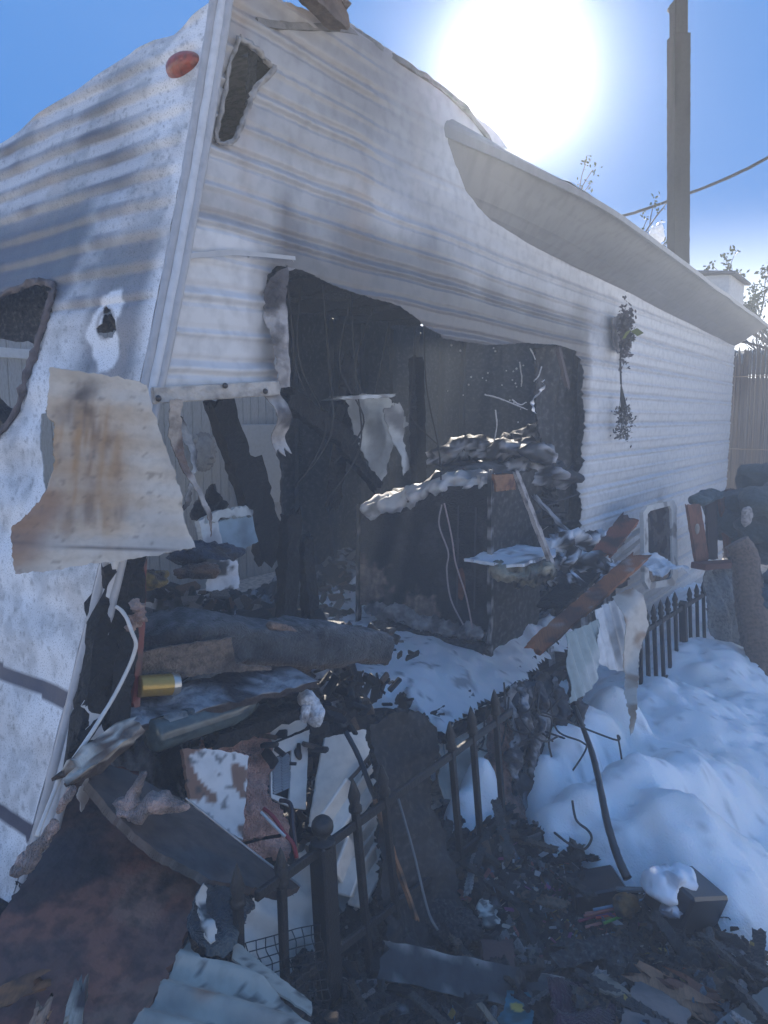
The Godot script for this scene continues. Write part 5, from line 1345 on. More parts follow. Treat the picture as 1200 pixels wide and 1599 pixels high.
	sh = sheet(PackedVector2Array([Vector2(-0.009, 0.01), Vector2(0.072, 0.013), Vector2(0.147, 0), Vector2(0.177, -0.007), Vector2(0.161, -0.089), Vector2(0.133, -0.214), Vector2(0.068, -0.178), Vector2(0.006, -0.127), Vector2(-0.003, -0.069)]), [], Vector2(0.008, 0.008), flat(Transform3D(Vector3(0.76, -0.278, -0.588), Vector3(-0.224, 0.736, -0.638), Vector3(0.61, 0.617, 0.497), Vector3(-0.491, 0.776, -1.74)), 0.01, 4.0), func(q: Vector2): return Color(0.66, 0.62, 0.58).lerp(Color(0.22, 0.12, 0.075), ramp(0.12, 0.2, nz(q, 6.0, 3.0) + 0.35 * nf(q, 16.0, 1.0) + 0.5 * ramp(0.06, 0.0, q.x))).lerp(Color(0.05, 0.045, 0.045), 0.75 * ramp(0.5, 0.6, nf(q, 20.0, 9.0))), 0.012, 0.005)
	solo("flaking_board", sh, M.plain, "white painted board flaking to brown beside the pink insulation", "board")
	# louvred access door and the white skirt panels
	var ld := thing("louvred_door", "white access door with dark louvres and a keyhole lock", "access door", Vector3(-0.275, 0.476, -2.02))
	sh = sheet(PackedVector2Array([Vector2(-0.004, 0.003), Vector2(0.159, 0.001), Vector2(0.115, -0.068), Vector2(0.038, -0.204), Vector2(0.005, -0.188), Vector2(-0.035, -0.157), Vector2(-0.062, -0.132)]), [PackedVector2Array([Vector2(-0.013, -0.033), Vector2(0.066, -0.034), Vector2(-0.003, -0.158), Vector2(-0.053, -0.124)])], Vector2(0.012, 0.012), flat(Transform3D(Vector3(0.636, -0.022, -0.771), Vector3(-0.39, 0.853, -0.346), Vector3(0.666, 0.521, 0.535), Vector3(-0.331, 0.642, -2.07)), 0.003, 3.0), soft(Color(0.90, 0.83, 0.74), Color(0.80, 0.72, 0.64), 3.0), 0.008, 0.001)
	part("panel", sh, M.plain_gloss, ld)
	sh = sheet(PackedVector2Array([Vector2(-0.028, -0.039), Vector2(0.071, -0.033), Vector2(0, -0.167), Vector2(-0.069, -0.126)]), [], Vector2(0.02, 0.02), flat((Transform3D(Vector3(0.636, -0.022, -0.771), Vector3(-0.39, 0.853, -0.346), Vector3(0.666, 0.521, 0.535), Vector3(-0.331, 0.642, -2.07))) * Transform3D(Basis(), Vector3(0, 0, -0.022)), 0.0), func(_q): return Color(0.012, 0.013, 0.015), 0.004)
	part("backing", sh, M.plain, ld)
	var l0: Vector2 = Vector2(-0.01, -0.037); var l1: Vector2 = Vector2(0.058, -0.039); var l2: Vector2 = Vector2(-0.049, -0.126)
	for k in 13:
		var u := (k + 0.5) / 13.0
		var a := l0.lerp(l2, u); var b := a + (l1 - l0) * 0.98
		for j in 2:
			sh = Sh.new()
			sh.col = Color(0.34, 0.36, 0.38)
			var p0 := a.lerp(b, 0.02 + 0.5 * j); var p1 := a.lerp(b, 0.48 + 0.5 * j)
			beam(sh, (Transform3D(Vector3(0.636, -0.022, -0.771), Vector3(-0.39, 0.853, -0.346), Vector3(0.666, 0.521, 0.535), Vector3(-0.331, 0.642, -2.07))) * Vector3(p0.x, p0.y, -0.006), (Transform3D(Vector3(0.636, -0.022, -0.771), Vector3(-0.39, 0.853, -0.346), Vector3(0.666, 0.521, 0.535), Vector3(-0.331, 0.642, -2.07))) * Vector3(p1.x, p1.y, -0.006), 0.012, 0.003, (Transform3D(Vector3(0.636, -0.022, -0.771), Vector3(-0.39, 0.853, -0.346), Vector3(0.666, 0.521, 0.535), Vector3(-0.331, 0.642, -2.07))).basis * Vector3(0, 0.5, 0.86), 0.001)
			part("slat", sh, M.plain, ld)
	sh = Sh.new()
	sh.col = Color(0.05, 0.05, 0.05)
	blob(sh, (Transform3D(Vector3(0.636, -0.022, -0.771), Vector3(-0.39, 0.853, -0.346), Vector3(0.666, 0.521, 0.535), Vector3(-0.331, 0.642, -2.07))) * Transform3D(Basis(), Vector3((Vector2(0.078, -0.052)).x, (Vector2(0.078, -0.052)).y, 0.006)), Vector3(0.012, 0.019, 0.008), 0.05, 6.0, 8, 12)
	tube(sh, PackedVector3Array([(Transform3D(Vector3(0.636, -0.022, -0.771), Vector3(-0.39, 0.853, -0.346), Vector3(0.666, 0.521, 0.535), Vector3(-0.331, 0.642, -2.07))) * Vector3((Vector2(0.094, -0.025)).x, (Vector2(0.094, -0.025)).y, 0.006), (Transform3D(Vector3(0.636, -0.022, -0.771), Vector3(-0.39, 0.853, -0.346), Vector3(0.666, 0.521, 0.535), Vector3(-0.331, 0.642, -2.07))) * Vector3((Vector2(0.08, -0.048)).x, (Vector2(0.08, -0.048)).y, 0.008)]), 0.006, 0.008)
	part("lock", sh, M.metal, ld)
	sh = sheet(PackedVector2Array([Vector2(-0.005, -0.002), Vector2(0.141, 0.003), Vector2(0.131, -0.037), Vector2(-0.006, -0.045)]), [], Vector2(0.012, 0.012), flat(Transform3D(Vector3(0.724, -0.01, -0.69), Vector3(-0.322, 0.879, -0.352), Vector3(0.61, 0.477, 0.633), Vector3(-0.346, 0.677, -2.12)), 0.004, 4.0), soft(Color(0.74, 0.68, 0.60), Color(0.54, 0.49, 0.44), 4.0), 0.015, 0.003)
	solo("white_strip", sh, M.plain_gloss, "cream metal strip just above the louvred door", "metal strip")
	sh = sheet(PackedVector2Array([Vector2(-0.001, -0.004), Vector2(0.065, 0), Vector2(0.16, 0.007), Vector2(0.232, 0.005), Vector2(0.247, -0.013), Vector2(0.196, -0.078), Vector2(0.118, -0.158), Vector2(0.043, -0.218), Vector2(-0.047, -0.265), Vector2(-0.117, -0.242), Vector2(-0.07, -0.143)]), [], Vector2(0.012, 0.012), flat(Transform3D(Vector3(0.63, -0.238, -0.739), Vector3(-0.177, 0.883, -0.436), Vector3(0.756, 0.405, 0.514), Vector3(-0.184, 0.613, -2.2)), 0.008, 2.5), soft(Color(0.90, 0.82, 0.72), Color(0.78, 0.70, 0.61), 2.5), 0.006, 0.003)
	solo("white_skirt_panel", sh, M.plain_gloss, "plain cream skirt panel standing right of the louvred door", "panel")
	var bits := [
		["bent_white_bracket", [Vector3(-0.096, 0.546, -2.02), Vector3(-0.177, 0.467, -1.92), Vector3(-0.481, 2.119, -1)], 0.075, "bent cream strip under the plain skirt panel"],
		["bent_white_bracket", [Vector3(-0.008, 0.499, -2.28), Vector3(-0.117, 0.42, -2.12), Vector3(-0.481, 2.119, -1)], 0.05, "cream strip leaning behind the two black wires"],
		["bent_white_bracket", [Vector3(-0.087, 0.407, -1.95), Vector3(-0.122, 0.35, -1.87), Vector3(-0.481, 2.119, -1)], 0.09, "short cream strip right of the ball topped post"],
		["bent_white_bracket", [Vector3(0, 0.344, -2.15), Vector3(-0.111, 0.282, -1.98), Vector3(-0.481, 2.119, -1)], 0.06, "cream strip behind the spear picket"],
		["bent_white_bracket", [Vector3(-0.026, 0.34, -2.02), Vector3(-0.092, 0.297, -1.9), Vector3(-0.481, 2.119, -1)], 0.05, "lowest cream strip between the post and the black slab"],
		["bent_white_bracket", [Vector3(0.012, 0.39, -2.22), Vector3(-0.066, 0.34, -2.1), Vector3(-0.481, 2.119, -1)], 0.045, "cream strip beside the half charred stick"]]
	for e in bits:
		sh = Sh.new()
		sh.col = Color(0.88, 0.78, 0.67) * rng.randf_range(0.8, 1.0)
		beam(sh, e[1][0], e[1][1], e[2], 0.01, OUT, 0.003)
		beam(sh, e[1][0] + Vector3(0.012, -0.03, 0.02), e[1][1] + Vector3(0.012, -0.03, 0.02), 0.012, 0.05, OUT, 0.003)
		solo(e[0], sh, M.plain, e[3], "metal strip", "bent cream strips behind the fence")
	sh = sheet(PackedVector2Array([Vector2(-0.241, -0.194), Vector2(-0.123, -0.144), Vector2(-0.013, -0.069), Vector2(0.135, -0.005), Vector2(0.261, 0.028), Vector2(0.427, 0.044), Vector2(0.44, -0.078), Vector2(0.345, -0.186), Vector2(0.296, -0.289), Vector2(0.213, -0.535), Vector2(-0.271, -0.439)]), [], Vector2(0.02, 0.012), func(q: Vector2): return (Transform3D(Vector3(0.647, -0.35, -0.677), Vector3(-0.188, 0.787, -0.587), Vector3(0.739, 0.507, 0.444), Vector3(-0.246, 0.403, -2.05))) * Vector3(q.x, q.y, 0.012 * sin((q.x * 0.6 + q.y) * 55.0) + 0.02 * nz(q, 2.0)), soft(Color(0.82, 0.75, 0.66), Color(0.50, 0.46, 0.40), 3.0), 0.004, 0.01)
	solo("ribbed_skirting", sh, M.plain_gloss, "ribbed cream skirting sheet standing behind the near fence", "skirting")
	# skirting under the foam covered sill
	sh = sheet(PackedVector2Array([Vector2(-0.006, 0.008), Vector2(0.232, 0.006), Vector2(0.498, -0.001), Vector2(0.738, 0.002), Vector2(0.559, -0.312), Vector2(0.332, -0.64), Vector2(-0.082, -0.588), Vector2(-0.09, -0.231)]), [], Vector2(0.02, 0.012), func(q: Vector2): return (Transform3D(Vector3(0.655, 0.025, -0.756), Vector3(-0.207, 0.967, -0.147), Vector3(0.727, 0.253, 0.638), Vector3(0.249, 0.286, -2.98))) * Vector3(q.x, q.y, 0.02 * nz(q, 2.0) + 0.012 * sin((q.x + q.y * 0.7) * 40.0)), soft(Color(0.88, 0.79, 0.67), Color(0.64, 0.57, 0.49), 3.0), 0.004, 0.004)
	solo("white_sill_skirting", sh, M.plain, "cream skirting under the foam covered sill behind fence pickets", "skirting")
	sh = Sh.new()
	timber(sh, Vector3(0.237, 0.267, -2.96), Vector3(0.983, 0.275, -3.86), 0.05, 0.045, Vector3.UP, 0.002, 0.01, charcol(Color(0.12, 0.09, 0.07), 0.6))
	solo("sill_beam", sh, M.char, "charred sill beam along the edge of the foam covered floor", "beam")
	# charred slab hanging before the fence
	sh = sheet(PackedVector2Array([Vector2(-0.029, -0.02), Vector2(0.05, 0.018), Vector2(0.154, 0.03), Vector2(0.235, -0.013), Vector2(0.227, -0.078), Vector2(0.209, -0.152), Vector2(0.229, -0.223), Vector2(0.269, -0.311), Vector2(0.293, -0.398), Vector2(0.306, -0.483), Vector2(0.348, -0.617), Vector2(0.218, -0.635), Vector2(0.029, -0.586), Vector2(0.019, -0.465), Vector2(0.032, -0.356), Vector2(0.003, -0.241), Vector2(-0.022, -0.141)]), [], Vector2(0.014, 0.014), func(q: Vector2): return (Transform3D(Vector3(0.757, -0.319, -0.57), Vector3(0.009, 0.878, -0.479), Vector3(0.653, 0.358, 0.668), Vector3(0, 0.739, -2.05))) * Vector3(q.x, q.y, 0.05 * nz(q, 2.0, 5.0) + 0.02 * nf(q, 6.0)), null, 0.02, 0.01)
	solo("charred_slab", sh, M.tar, "big black charred slab drooping over the fence between its two picket groups", "burnt panel")
	# pinkish column, melted plastic and wires at the corner of the sill
	sh = Sh.new()
	roll(sh, [Vector3(0.45, 0.506, -2.74), Vector3(0.455, 0.415, -2.7), Vector3(0.438, 0.315, -2.64), Vector3(0.455, 0.219, -2.58), Vector3(0.456, 0.128, -2.52), Vector3(0.444, 0.086, -2.5)], 0.05, 0.035, 0.5, 9.0, mixg(Color(0.46, 0.26, 0.19), Color(0.20, 0.12, 0.10), 8.0), 26, 0.9)
	solo("insulation_column", sh, M.fluff, "scorched pink insulation hanging as a column beside the melted plastic", "insulation")
	sh = sheet(PackedVector2Array([Vector2(-0.025, 0.008), Vector2(0.173, 0.026), Vector2(0.349, 0.046), Vector2(0.384, -0.054), Vector2(0.365, -0.182), Vector2(0.366, -0.311), Vector2(0.298, -0.448), Vector2(0.193, -0.476), Vector2(0.142, -0.41), Vector2(0.075, -0.465), Vector2(0.008, -0.402), Vector2(-0.074, -0.494), Vector2(-0.109, -0.396), Vector2(-0.06, -0.248), Vector2(-0.064, -0.132)]), [PackedVector2Array([Vector2(-0.019, -0.395), Vector2(0.068, -0.426), Vector2(0.052, -0.51), Vector2(-0.026, -0.485)])], Vector2(0.011, 0.011), func(q: Vector2): return (Transform3D(Vector3(0.66, -0.135, -0.739), Vector3(-0.118, 0.953, -0.279), Vector3(0.742, 0.271, 0.614), Vector3(0.505, 0.56, -2.72))) * Vector3(q.x, q.y, 0.05 * nz(Vector2(q.x * 2.5, q.y), 4.0, 5.0) + 0.03 * nf(q, 7.0)), func(q: Vector2): return Color(0.035, 0.036, 0.04).lerp(Color(0.40, 0.40, 0.41), ramp(0.25, 0.6, nf(Vector2(q.x * 2.0, q.y * 0.6), 6.0, 5.0))), 0.015, 0.02)
	solo("melted_plastic", sh, surf("melt", Color(1, 1, 1), 0.45, TX.mottle, 4.0, TX.bump_mid, 0.6), "curtain of melted black and grey plastic below the sill corner", "melted plastic")
	for k in 4:
		sh = Sh.new()
		var x: float = [818, 840, 862, 884][k]
		var top: Vector3 = (Vector3(0.519, 0.585, -2.72)).lerp(Vector3(0.786, 0.53, -3.02), k / 3.0)
		var bot: Vector3 = (Vector3(0.471, 0.311, -2.5)).lerp(Vector3(0.765, 0.048, -2.75), k / 3.0)
		var cr := smooth([top, top.lerp(bot, 0.3) + Vector3(0.02, 0, 0.03), top.lerp(bot, 0.65) + Vector3(-0.015, 0, 0.02), bot], 7)
		roll(sh, Array(cr), 0.020, 0.020, 0.9, 9.0, mixg(Color(0.34, 0.34, 0.35), Color(0.035, 0.035, 0.04), 9.0, -0.3, 0.1), 18, 0.7, 5.0, 3)
		solo("melted_drip", sh, M.melt, ["leftmost melted drip beside the pink column", "melted drip left of the tangled wires", "melted drip among the tangled wires", "melted drip nearest the white foam"][k], "melted plastic", "melted drips below the sill corner")
	for k in 9:
		var a := (Vector3(0.552, 0.558, -2.66)) + Vector3(rng.randfn() * 0.06, rng.randfn() * 0.05, rng.randfn() * 0.04)
		var b := a + Vector3(rng.randfn() * 0.09, rng.randf_range(-0.22, -0.05), rng.randf_range(0.0, 0.08))
		var c := b + Vector3(rng.randfn() * 0.09, rng.randf_range(-0.18, 0.06), rng.randfn() * 0.04)
		wire("burnt_wire", [a, a.lerp(b, 0.5) + Vector3(rng.randfn(), rng.randfn(), rng.randfn()) * 0.05, b, b.lerp(c, 0.5) + Vector3(rng.randfn(), rng.randfn(), rng.randfn()) * 0.04, c], 0.0035, Color(0.03, 0.03, 0.03), M.plain, "thin burnt wire tangled in the melted plastic below the sill corner", "wire", -1.0, "burnt wires tangled below the sill corner")
	wire("curly_wire", [Vector3(0.621, 0.347, -2.3), Vector3(0.625, 0.302, -2.26), Vector3(0.652, 0.29, -2.22), Vector3(0.659, 0.272, -2.2), Vector3(0.636, 0.237, -2.2), Vector3(0.596, 0.242, -2.22), Vector3(0.565, 0.234, -2.3)], 0.004, Color(0.05, 0.05, 0.05), M.plain, "wire curled into an open loop against the white foam", "wire")
	wire("black_hose", [Vector3(0.767, 0.446, -2.85), Vector3(0.741, 0.45, -2.62), Vector3(0.728, 0.431, -2.45), Vector3(0.712, 0.391, -2.3), Vector3(0.704, 0.327, -2.18), Vector3(0.713, 0.27, -2.1), Vector3(0.726, 0.236, -2.05)], 0.009, Color(0.03, 0.03, 0.032), M.plastic, "black hose slanting down in front of the white foam", "hose", 0.014)
	# near fence
	var fn := thing("iron_fence", "low black iron fence with spear tips and a ball topped post", "fence", Vector3(0.6, 0, -2.6))
	var pk := [[Vector3(-0.07, 0.654, -1.699), Vector3(-0.038, 0.212, -1.744)], [Vector3(0, 0.645, -1.797), Vector3(0.038, 0.223, -1.85)], [Vector3(0.198, 0.641, -2.071), Vector3(0.242, 0.185, -2.133)], [Vector3(0.272, 0.645, -2.174), Vector3(0.315, 0.207, -2.233)], [Vector3(0.362, 0.652, -2.298), Vector3(0.405, 0.223, -2.358)], [Vector3(-0.222, 0.6, -1.489), Vector3(-0.218, 0.302, -1.495)], [Vector3(-0.296, 0.627, -1.387), Vector3(-0.296, 0.41, -1.387)]]
	for e in pk: picket(fn, e[0], e[1] + (e[1] - e[0]).normalized() * 0.12)
	sh = Sh.new()
	beam(sh, Vector3(-0.267, 0.61, -1.427), Vector3(0.433, 0.615, -2.398), 0.012, 0.024, Vector3.UP, 0.002)
	part("rail", sh, M.iron, fn)
	sh = Sh.new()
	beam(sh, Vector3(-0.238, 0.34, -1.467), Vector3(0.444, 0.238, -2.413), 0.012, 0.024, Vector3.UP, 0.002)
	part("rail", sh, M.iron, fn)
	sh = Sh.new()
	beam(sh, Vector3(-0.143, 0.627, -1.598), Vector3(-0.125, 0.103, -1.624), 0.048, 0.048, OUT, 0.004)
	part("post", sh, M.iron, fn)
	sh = Sh.new()
	var bp: Vector3 = Vector3(-0.142, 0.665, -1.6)
	lathe(sh, Transform3D(Basis(), bp), [Vector2(0.0, 0.026), Vector2(0.010, 0.0245), Vector2(0.0185, 0.0185), Vector2(0.0245, 0.010), Vector2(0.026, 0.0), Vector2(0.0245, -0.010), Vector2(0.0185, -0.0185), Vector2(0.011, -0.024), Vector2(0.012, -0.032), Vector2(0.028, -0.034), Vector2(0.029, -0.042), Vector2(0.0, -0.044)], 24)
	part("ball_finial", sh, M.iron, fn)
	# far fence panel
	var ff := thing("iron_fence", "low black iron fence panel standing in foam before the tarpaulin", "fence", Vector3(1.7, 0, -4.2))
	var tops := [Vector3(1.267, 0.544, -3.554), Vector3(1.329, 0.539, -3.64), Vector3(1.401, 0.537, -3.739), Vector3(1.477, 0.535, -3.844), Vector3(1.557, 0.526, -3.956), Vector3(1.642, 0.524, -4.073), Vector3(1.741, 0.503, -4.211), Vector3(1.838, 0.487, -4.346), Vector3(1.941, 0.475, -4.488), Vector3(2.041, 0.462, -4.626)]
	var bots := [Vector3(1.329, 0.106, -3.639), Vector3(1.426, 0.043, -3.774), Vector3(1.514, 0.008, -3.895), Vector3(1.605, -0.014, -4.022), Vector3(1.685, -0.027, -4.133), Vector3(1.769, -0.041, -4.25), Vector3(1.865, -0.035, -4.383), Vector3(1.958, -0.032, -4.511), Vector3(2.067, -0.044, -4.663), Vector3(2.172, -0.041, -4.808)]
	for k in 10: picket(ff, tops[k] + Vector3(0, 0.03, 0), bots[k] - Vector3(0, 0.15, 0), 0.0095 if k != 6 else 0.02, k != 6)
	sh = Sh.new()
	beam(sh, Vector3(1.208, 0.543, -3.472), Vector3(2.166, 0.463, -4.799), 0.014, 0.026, Vector3.UP, 0.002)
	part("rail", sh, M.iron, ff)
	sh = Sh.new()
	beam(sh, Vector3(1.235, 0.209, -3.509), Vector3(2.223, 0.061, -4.879), 0.014, 0.026, Vector3.UP, 0.002)
	part("rail", sh, M.iron, ff)
	# plank, corrugated sheets, foam lumps by the sill's far corner
	sh = Sh.new()
	timber(sh, Vector3(0.63, 0.661, -2.96), Vector3(1.243, 0.925, -3.55), 0.075, 0.022, Vector3(-0.3, 0.6, 0.75).normalized(), 0.004, 0.05, func(_l, _q, g): return Color(0.30, 0.105, 0.035).lerp(Color(0.10, 0.04, 0.025), ramp(0.0, 0.5, NZ.get_noise_3d(g.x * 60, g.y * 60, g.z * 60) * 1.6)).lerp(Color(0.35, 0.3, 0.27), 0.7 * ramp(0.4, 0.6, NF.get_noise_3d(g.x * 90, g.y * 90, g.z * 90) * 1.6)))
	solo("orange_plank", sh, M.wood_long, "long splintered orange brown plank slanting over the metal sheet", "plank")
	sh = Sh.new()
	timber(sh, Vector3(1.127, 0.913, -3.75), Vector3(1.319, 1.052, -3.95), 0.10, 0.02, Vector3(-0.3, 0.6, 0.75).normalized(), 0.004, 0.05, func(_l, _q, g): return Color(0.26, 0.085, 0.04).lerp(Color(0.08, 0.04, 0.03), ramp(0.0, 0.5, NZ.get_noise_3d(g.x * 60, g.y * 60, g.z * 60) * 1.6)))
	solo("short_red_plank", sh, M.wood_long, "short red brown plank end against the white siding", "plank")
	sh = Sh.new()
	timber(sh, Vector3(0.767, 0.727, -3.35), Vector3(1.004, 0.825, -3.6), 0.12, 0.02, Vector3(-0.3, 0.8, 0.5).normalized(), 0.006, 0.05, charcol(Color(0.16, 0.15, 0.14), 0.5))
	solo("charred_board", sh, M.char, "charred board lying behind the orange plank", "board")
	sh = sheet(PackedVector2Array([Vector2(-0.029, -0.005), Vector2(0.207, -0.01), Vector2(0.154, -0.09), Vector2(0.111, -0.187), Vector2(0.05, -0.249), Vector2(-0.038, -0.261), Vector2(-0.125, -0.26), Vector2(-0.089, -0.173)]), [], Vector2(0.008, 0.012), func(q: Vector2): return (Transform3D(Vector3(0.753, 0.115, -0.648), Vector3(-0.293, 0.941, -0.172), Vector3(0.59, 0.319, 0.742), Vector3(0.762, 0.732, -2.95))) * Vector3(q.x, q.y, 0.008 * sin(q.x * 110.0)), soft(Color(0.26, 0.34, 0.36), Color(0.42, 0.47, 0.48), 3.0), 0.003, 0.005)
	solo("teal_corrugated_sheet", sh, M.plain_gloss, "pale teal corrugated sheet hanging below the orange plank", "metal sheet")
	sh = sheet(PackedVector2Array([Vector2(-0.017, -0.002), Vector2(0.143, 0.011), Vector2(0.307, 0.008), Vector2(0.256, -0.142), Vector2(0.136, -0.286), Vector2(0.032, -0.287), Vector2(-0.095, -0.215), Vector2(-0.064, -0.125)]), [], Vector2(0.007, 0.012), func(q: Vector2): return (Transform3D(Vector3(0.713, 0.026, -0.701), Vector3(-0.22, 0.957, -0.189), Vector3(0.666, 0.289, 0.688), Vector3(0.922, 0.787, -3.1))) * Vector3(q.x, q.y, 0.008 * sin(q.x * 100.0)), soft(Color(0.66, 0.68, 0.70), Color(0.45, 0.45, 0.45), 4.0, 0.1, 0.5), 0.003, 0.005)
	solo("white_corrugated_sheet", sh, M.plain_gloss, "white corrugated sheet right of the pale teal one", "metal sheet")
	sh = sheet(PackedVector2Array([Vector2(-0.015, -0.014), Vector2(0.024, 0.061), Vector2(0.098, 0.044), Vector2(0.184, 0.007), Vector2(0.217, -0.105), Vector2(0.262, -0.21), Vector2(0.315, -0.339), Vector2(0.362, -0.446), Vector2(0.359, -0.47), Vector2(0.291, -0.361), Vector2(0.225, -0.244), Vector2(0.135, -0.143), Vector2(0.051, -0.069)]), [], Vector2(0.010, 0.010), func(q: Vector2): return (Transform3D(Vector3(0.747, -0.61, 0.265), Vector3(0.659, 0.628, -0.413), Vector3(0.085, 0.484, 0.871), Vector3(1.018, 0.831, -3.15))) * Vector3(q.x, q.y, 0.05 * sin(q.x * 22.0) + 0.01 * nz(q, 5.0)), soft(Color(0.58, 0.53, 0.47), Color(0.34, 0.24, 0.17), 5.0, 0.1, 0.5), 0.003, 0.006)
	solo("cream_torn_flap", sh, M.plain, "torn cream metal flap twisted to a point before the fence", "metal sheet")
	sh = Sh.new()
	for e in [[Vector3(0.861, 0.918, -3.8), Vector3(0.959, 0.95, -3.85), Vector3(1.061, 0.928, -3.9), Vector3(1.158, 0.926, -3.95), Vector3(1.286, 0.916, -4.05)], [Vector3(0.867, 0.85, -3.7), Vector3(0.977, 0.873, -3.75), Vector3(1.09, 0.87, -3.8), Vector3(1.172, 0.853, -3.75)], [Vector3(1.02, 0.868, -4), Vector3(1.124, 0.882, -4), Vector3(1.23, 0.868, -4)], [Vector3(0.818, 0.814, -3.62), Vector3(0.903, 0.786, -3.6), Vector3(0.953, 0.831, -3.6)], [Vector3(1.077, 0.83, -3.7), Vector3(1.134, 0.807, -3.65), Vector3(1.193, 0.85, -3.7)]]:
		roll(sh, e, 0.085, 0.055, 0.9, 8.0, mixg(Color(0.78, 0.79, 0.81), Color(0.03, 0.03, 0.033), 7.0, -0.2, 0.05), 26, 0.5, 4.0, 9)
	solo("foamy_rubble", sh, M.foam_dirty, "black rubble crusted with white foam behind the orange plank", "rubble", "", "stuff")
	# things leaning by the far half of the wall
	var wf := thing("window_frame", "narrow white window frame with a sooty pane leaning on the siding", "window", Vector3(1.671, 0.399, -4.35))
	var wpts := PackedVector2Array([Vector2(-0.016, -0.029), Vector2(0.053, 0.002), Vector2(0.421, 0), Vector2(0.459, -0.042), Vector2(0.353, -0.483), Vector2(0.292, -0.53), Vector2(-0.062, -0.488), Vector2(-0.107, -0.433)])
	var inn := PackedVector2Array([Vector2(0.039, -0.047), Vector2(0.078, -0.032), Vector2(0.355, -0.03), Vector2(0.376, -0.057), Vector2(0.284, -0.455), Vector2(0.239, -0.479), Vector2(-0.019, -0.457), Vector2(-0.044, -0.421)])
	sh = sheet(wpts, [inn], Vector2(0.008, 0.008), flat(Transform3D(Vector3(0.698, 0.022, -0.716), Vector3(-0.13, 0.987, -0.096), Vector3(0.705, 0.16, 0.691), Vector3(1.565, 1.065, -4.42)), 0.003, 4.0), soft(Color(0.62, 0.60, 0.56), Color(0.28, 0.26, 0.24), 7.0, 0.2, 0.6), 0.025, 0.001)
	part("frame", sh, M.plain_gloss, wf)
	sh = sheet(inn, [], Vector2(0.02, 0.02), flat((Transform3D(Vector3(0.698, 0.022, -0.716), Vector3(-0.13, 0.987, -0.096), Vector3(0.705, 0.16, 0.691), Vector3(1.565, 1.065, -4.42))) * Transform3D(Basis(), Vector3(0, 0, -0.014)), 0.002, 4.0), soft(Color(0.035, 0.035, 0.04), Color(0.10, 0.09, 0.085), 6.0), 0.004)
	part("pane", sh, surf("sooty_pane", Color(1, 1, 1), 0.2, TX.mottle, 5.0), wf)
	sh = sheet(PackedVector2Array([Vector2(-0.004, -0.015), Vector2(0.048, 0.05), Vector2(0.129, 0.063), Vector2(0.169, 0.017), Vector2(0.263, 0.012), Vector2(0.266, -0.012), Vector2(0.17, -0.097), Vector2(0.116, -0.185), Vector2(0.062, -0.137)]), [], Vector2(0.008, 0.008), func(q: Vector2): return (Transform3D(Vector3(0.905, -0.197, 0.378), Vector3(0.426, 0.391, -0.816), Vector3(0.013, 0.899, 0.437), Vector3(1.424, 0.844, -4.05))) * Vector3(q.x, q.y, 0.03 * nz(q, 5.0) + 0.02 * nf(q, 9.0)), soft(Color(0.66, 0.68, 0.7), Color(0.42, 0.44, 0.46), 8.0), 0.004, 0.008)
	solo("plastic_tray", sh, M.plastic, "crumpled clear white plastic sheet lying before the leaning window", "plastic sheet")
	var dw := thing("broken_drawers", "broken orange brown wooden drawer unit standing on end", "drawers", Vector3(2.16, 0.58, -4.9))
	for e in [[Vector3(1.975, 1.047, -4.7), Vector3(2.017, 0.696, -4.62), 0.125, Color(0.27, 0.10, 0.05), "board"], [Vector3(2.175, 1.084, -4.9), Vector3(2.162, 0.678, -4.8), 0.10, Color(0.06, 0.045, 0.045), "board"], [Vector3(2.29, 1.065, -5), Vector3(2.319, 0.677, -4.9), 0.06, Color(0.19, 0.075, 0.045), "board"], [Vector3(2.394, 1.107, -5.1), Vector3(2.408, 0.694, -5), 0.10, Color(0.08, 0.045, 0.04), "board"]]:
		sh = Sh.new()
		timber(sh, e[0], e[1], e[2], 0.02, OUT * 0.6 + Vector3(0, 0, 0.5), 0.002, 0.01, func(_l, _q, g): return (e[3] as Color).lerp(Color(0.05, 0.03, 0.025), 0.6 * ramp(0.1, 0.6, NZ.get_noise_3d(g.x * 90, g.y * 90, g.z * 90) * 1.6)))
		part(e[4], sh, M.wood, dw)
	sh = Sh.new()
	sh.col = Color(0.18, 0.06, 0.04)
	beam(sh, Vector3(1.943, 0.688, -4.5), Vector3(2.292, 0.654, -4.75), 0.10, 0.04, Vector3.UP, 0.004)
	part("bottom_rail", sh, M.wood_long, dw)
	sh = Sh.new()
	sh.col = Color(0.42, 0.36, 0.30)
	blob(sh, Transform3D(Basis(), (Vector3(1.986, 0.899, -4.64))), Vector3(0.016, 0.035, 0.012), 0.05, 5.0, 8, 10)
	part("inlay", sh, M.plain, dw)
	sh = sheet(PackedVector2Array([Vector2(-0.001, 0.012), Vector2(0.292, 0.006), Vector2(0.25, -0.223), Vector2(0.213, -0.464), Vector2(0.202, -0.671), Vector2(0.085, -0.6), Vector2(-0.032, -0.506), Vector2(-0.08, -0.371), Vector2(-0.07, -0.213)]), [], Vector2(0.02, 0.02), func(q: Vector2): return (Transform3D(Vector3(0.868, 0.034, -0.495), Vector3(-0.21, 0.929, -0.304), Vector3(0.45, 0.368, 0.814), Vector3(2.015, 0.633, -4.55))) * Vector3(q.x, q.y, 0.05 * nz(Vector2(q.x * 2.0, q.y * 0.7), 3.0) + 0.015 * nf(q, 4.0)), soft(Color(0.27, 0.28, 0.28), Color(0.19, 0.19, 0.18), 2.0), 0.006, 0.006)
	solo("grey_tarpaulin", sh, M.cloth, "grey green tarpaulin draped down to the foam below the drawers", "tarpaulin")
	sh = Sh.new()
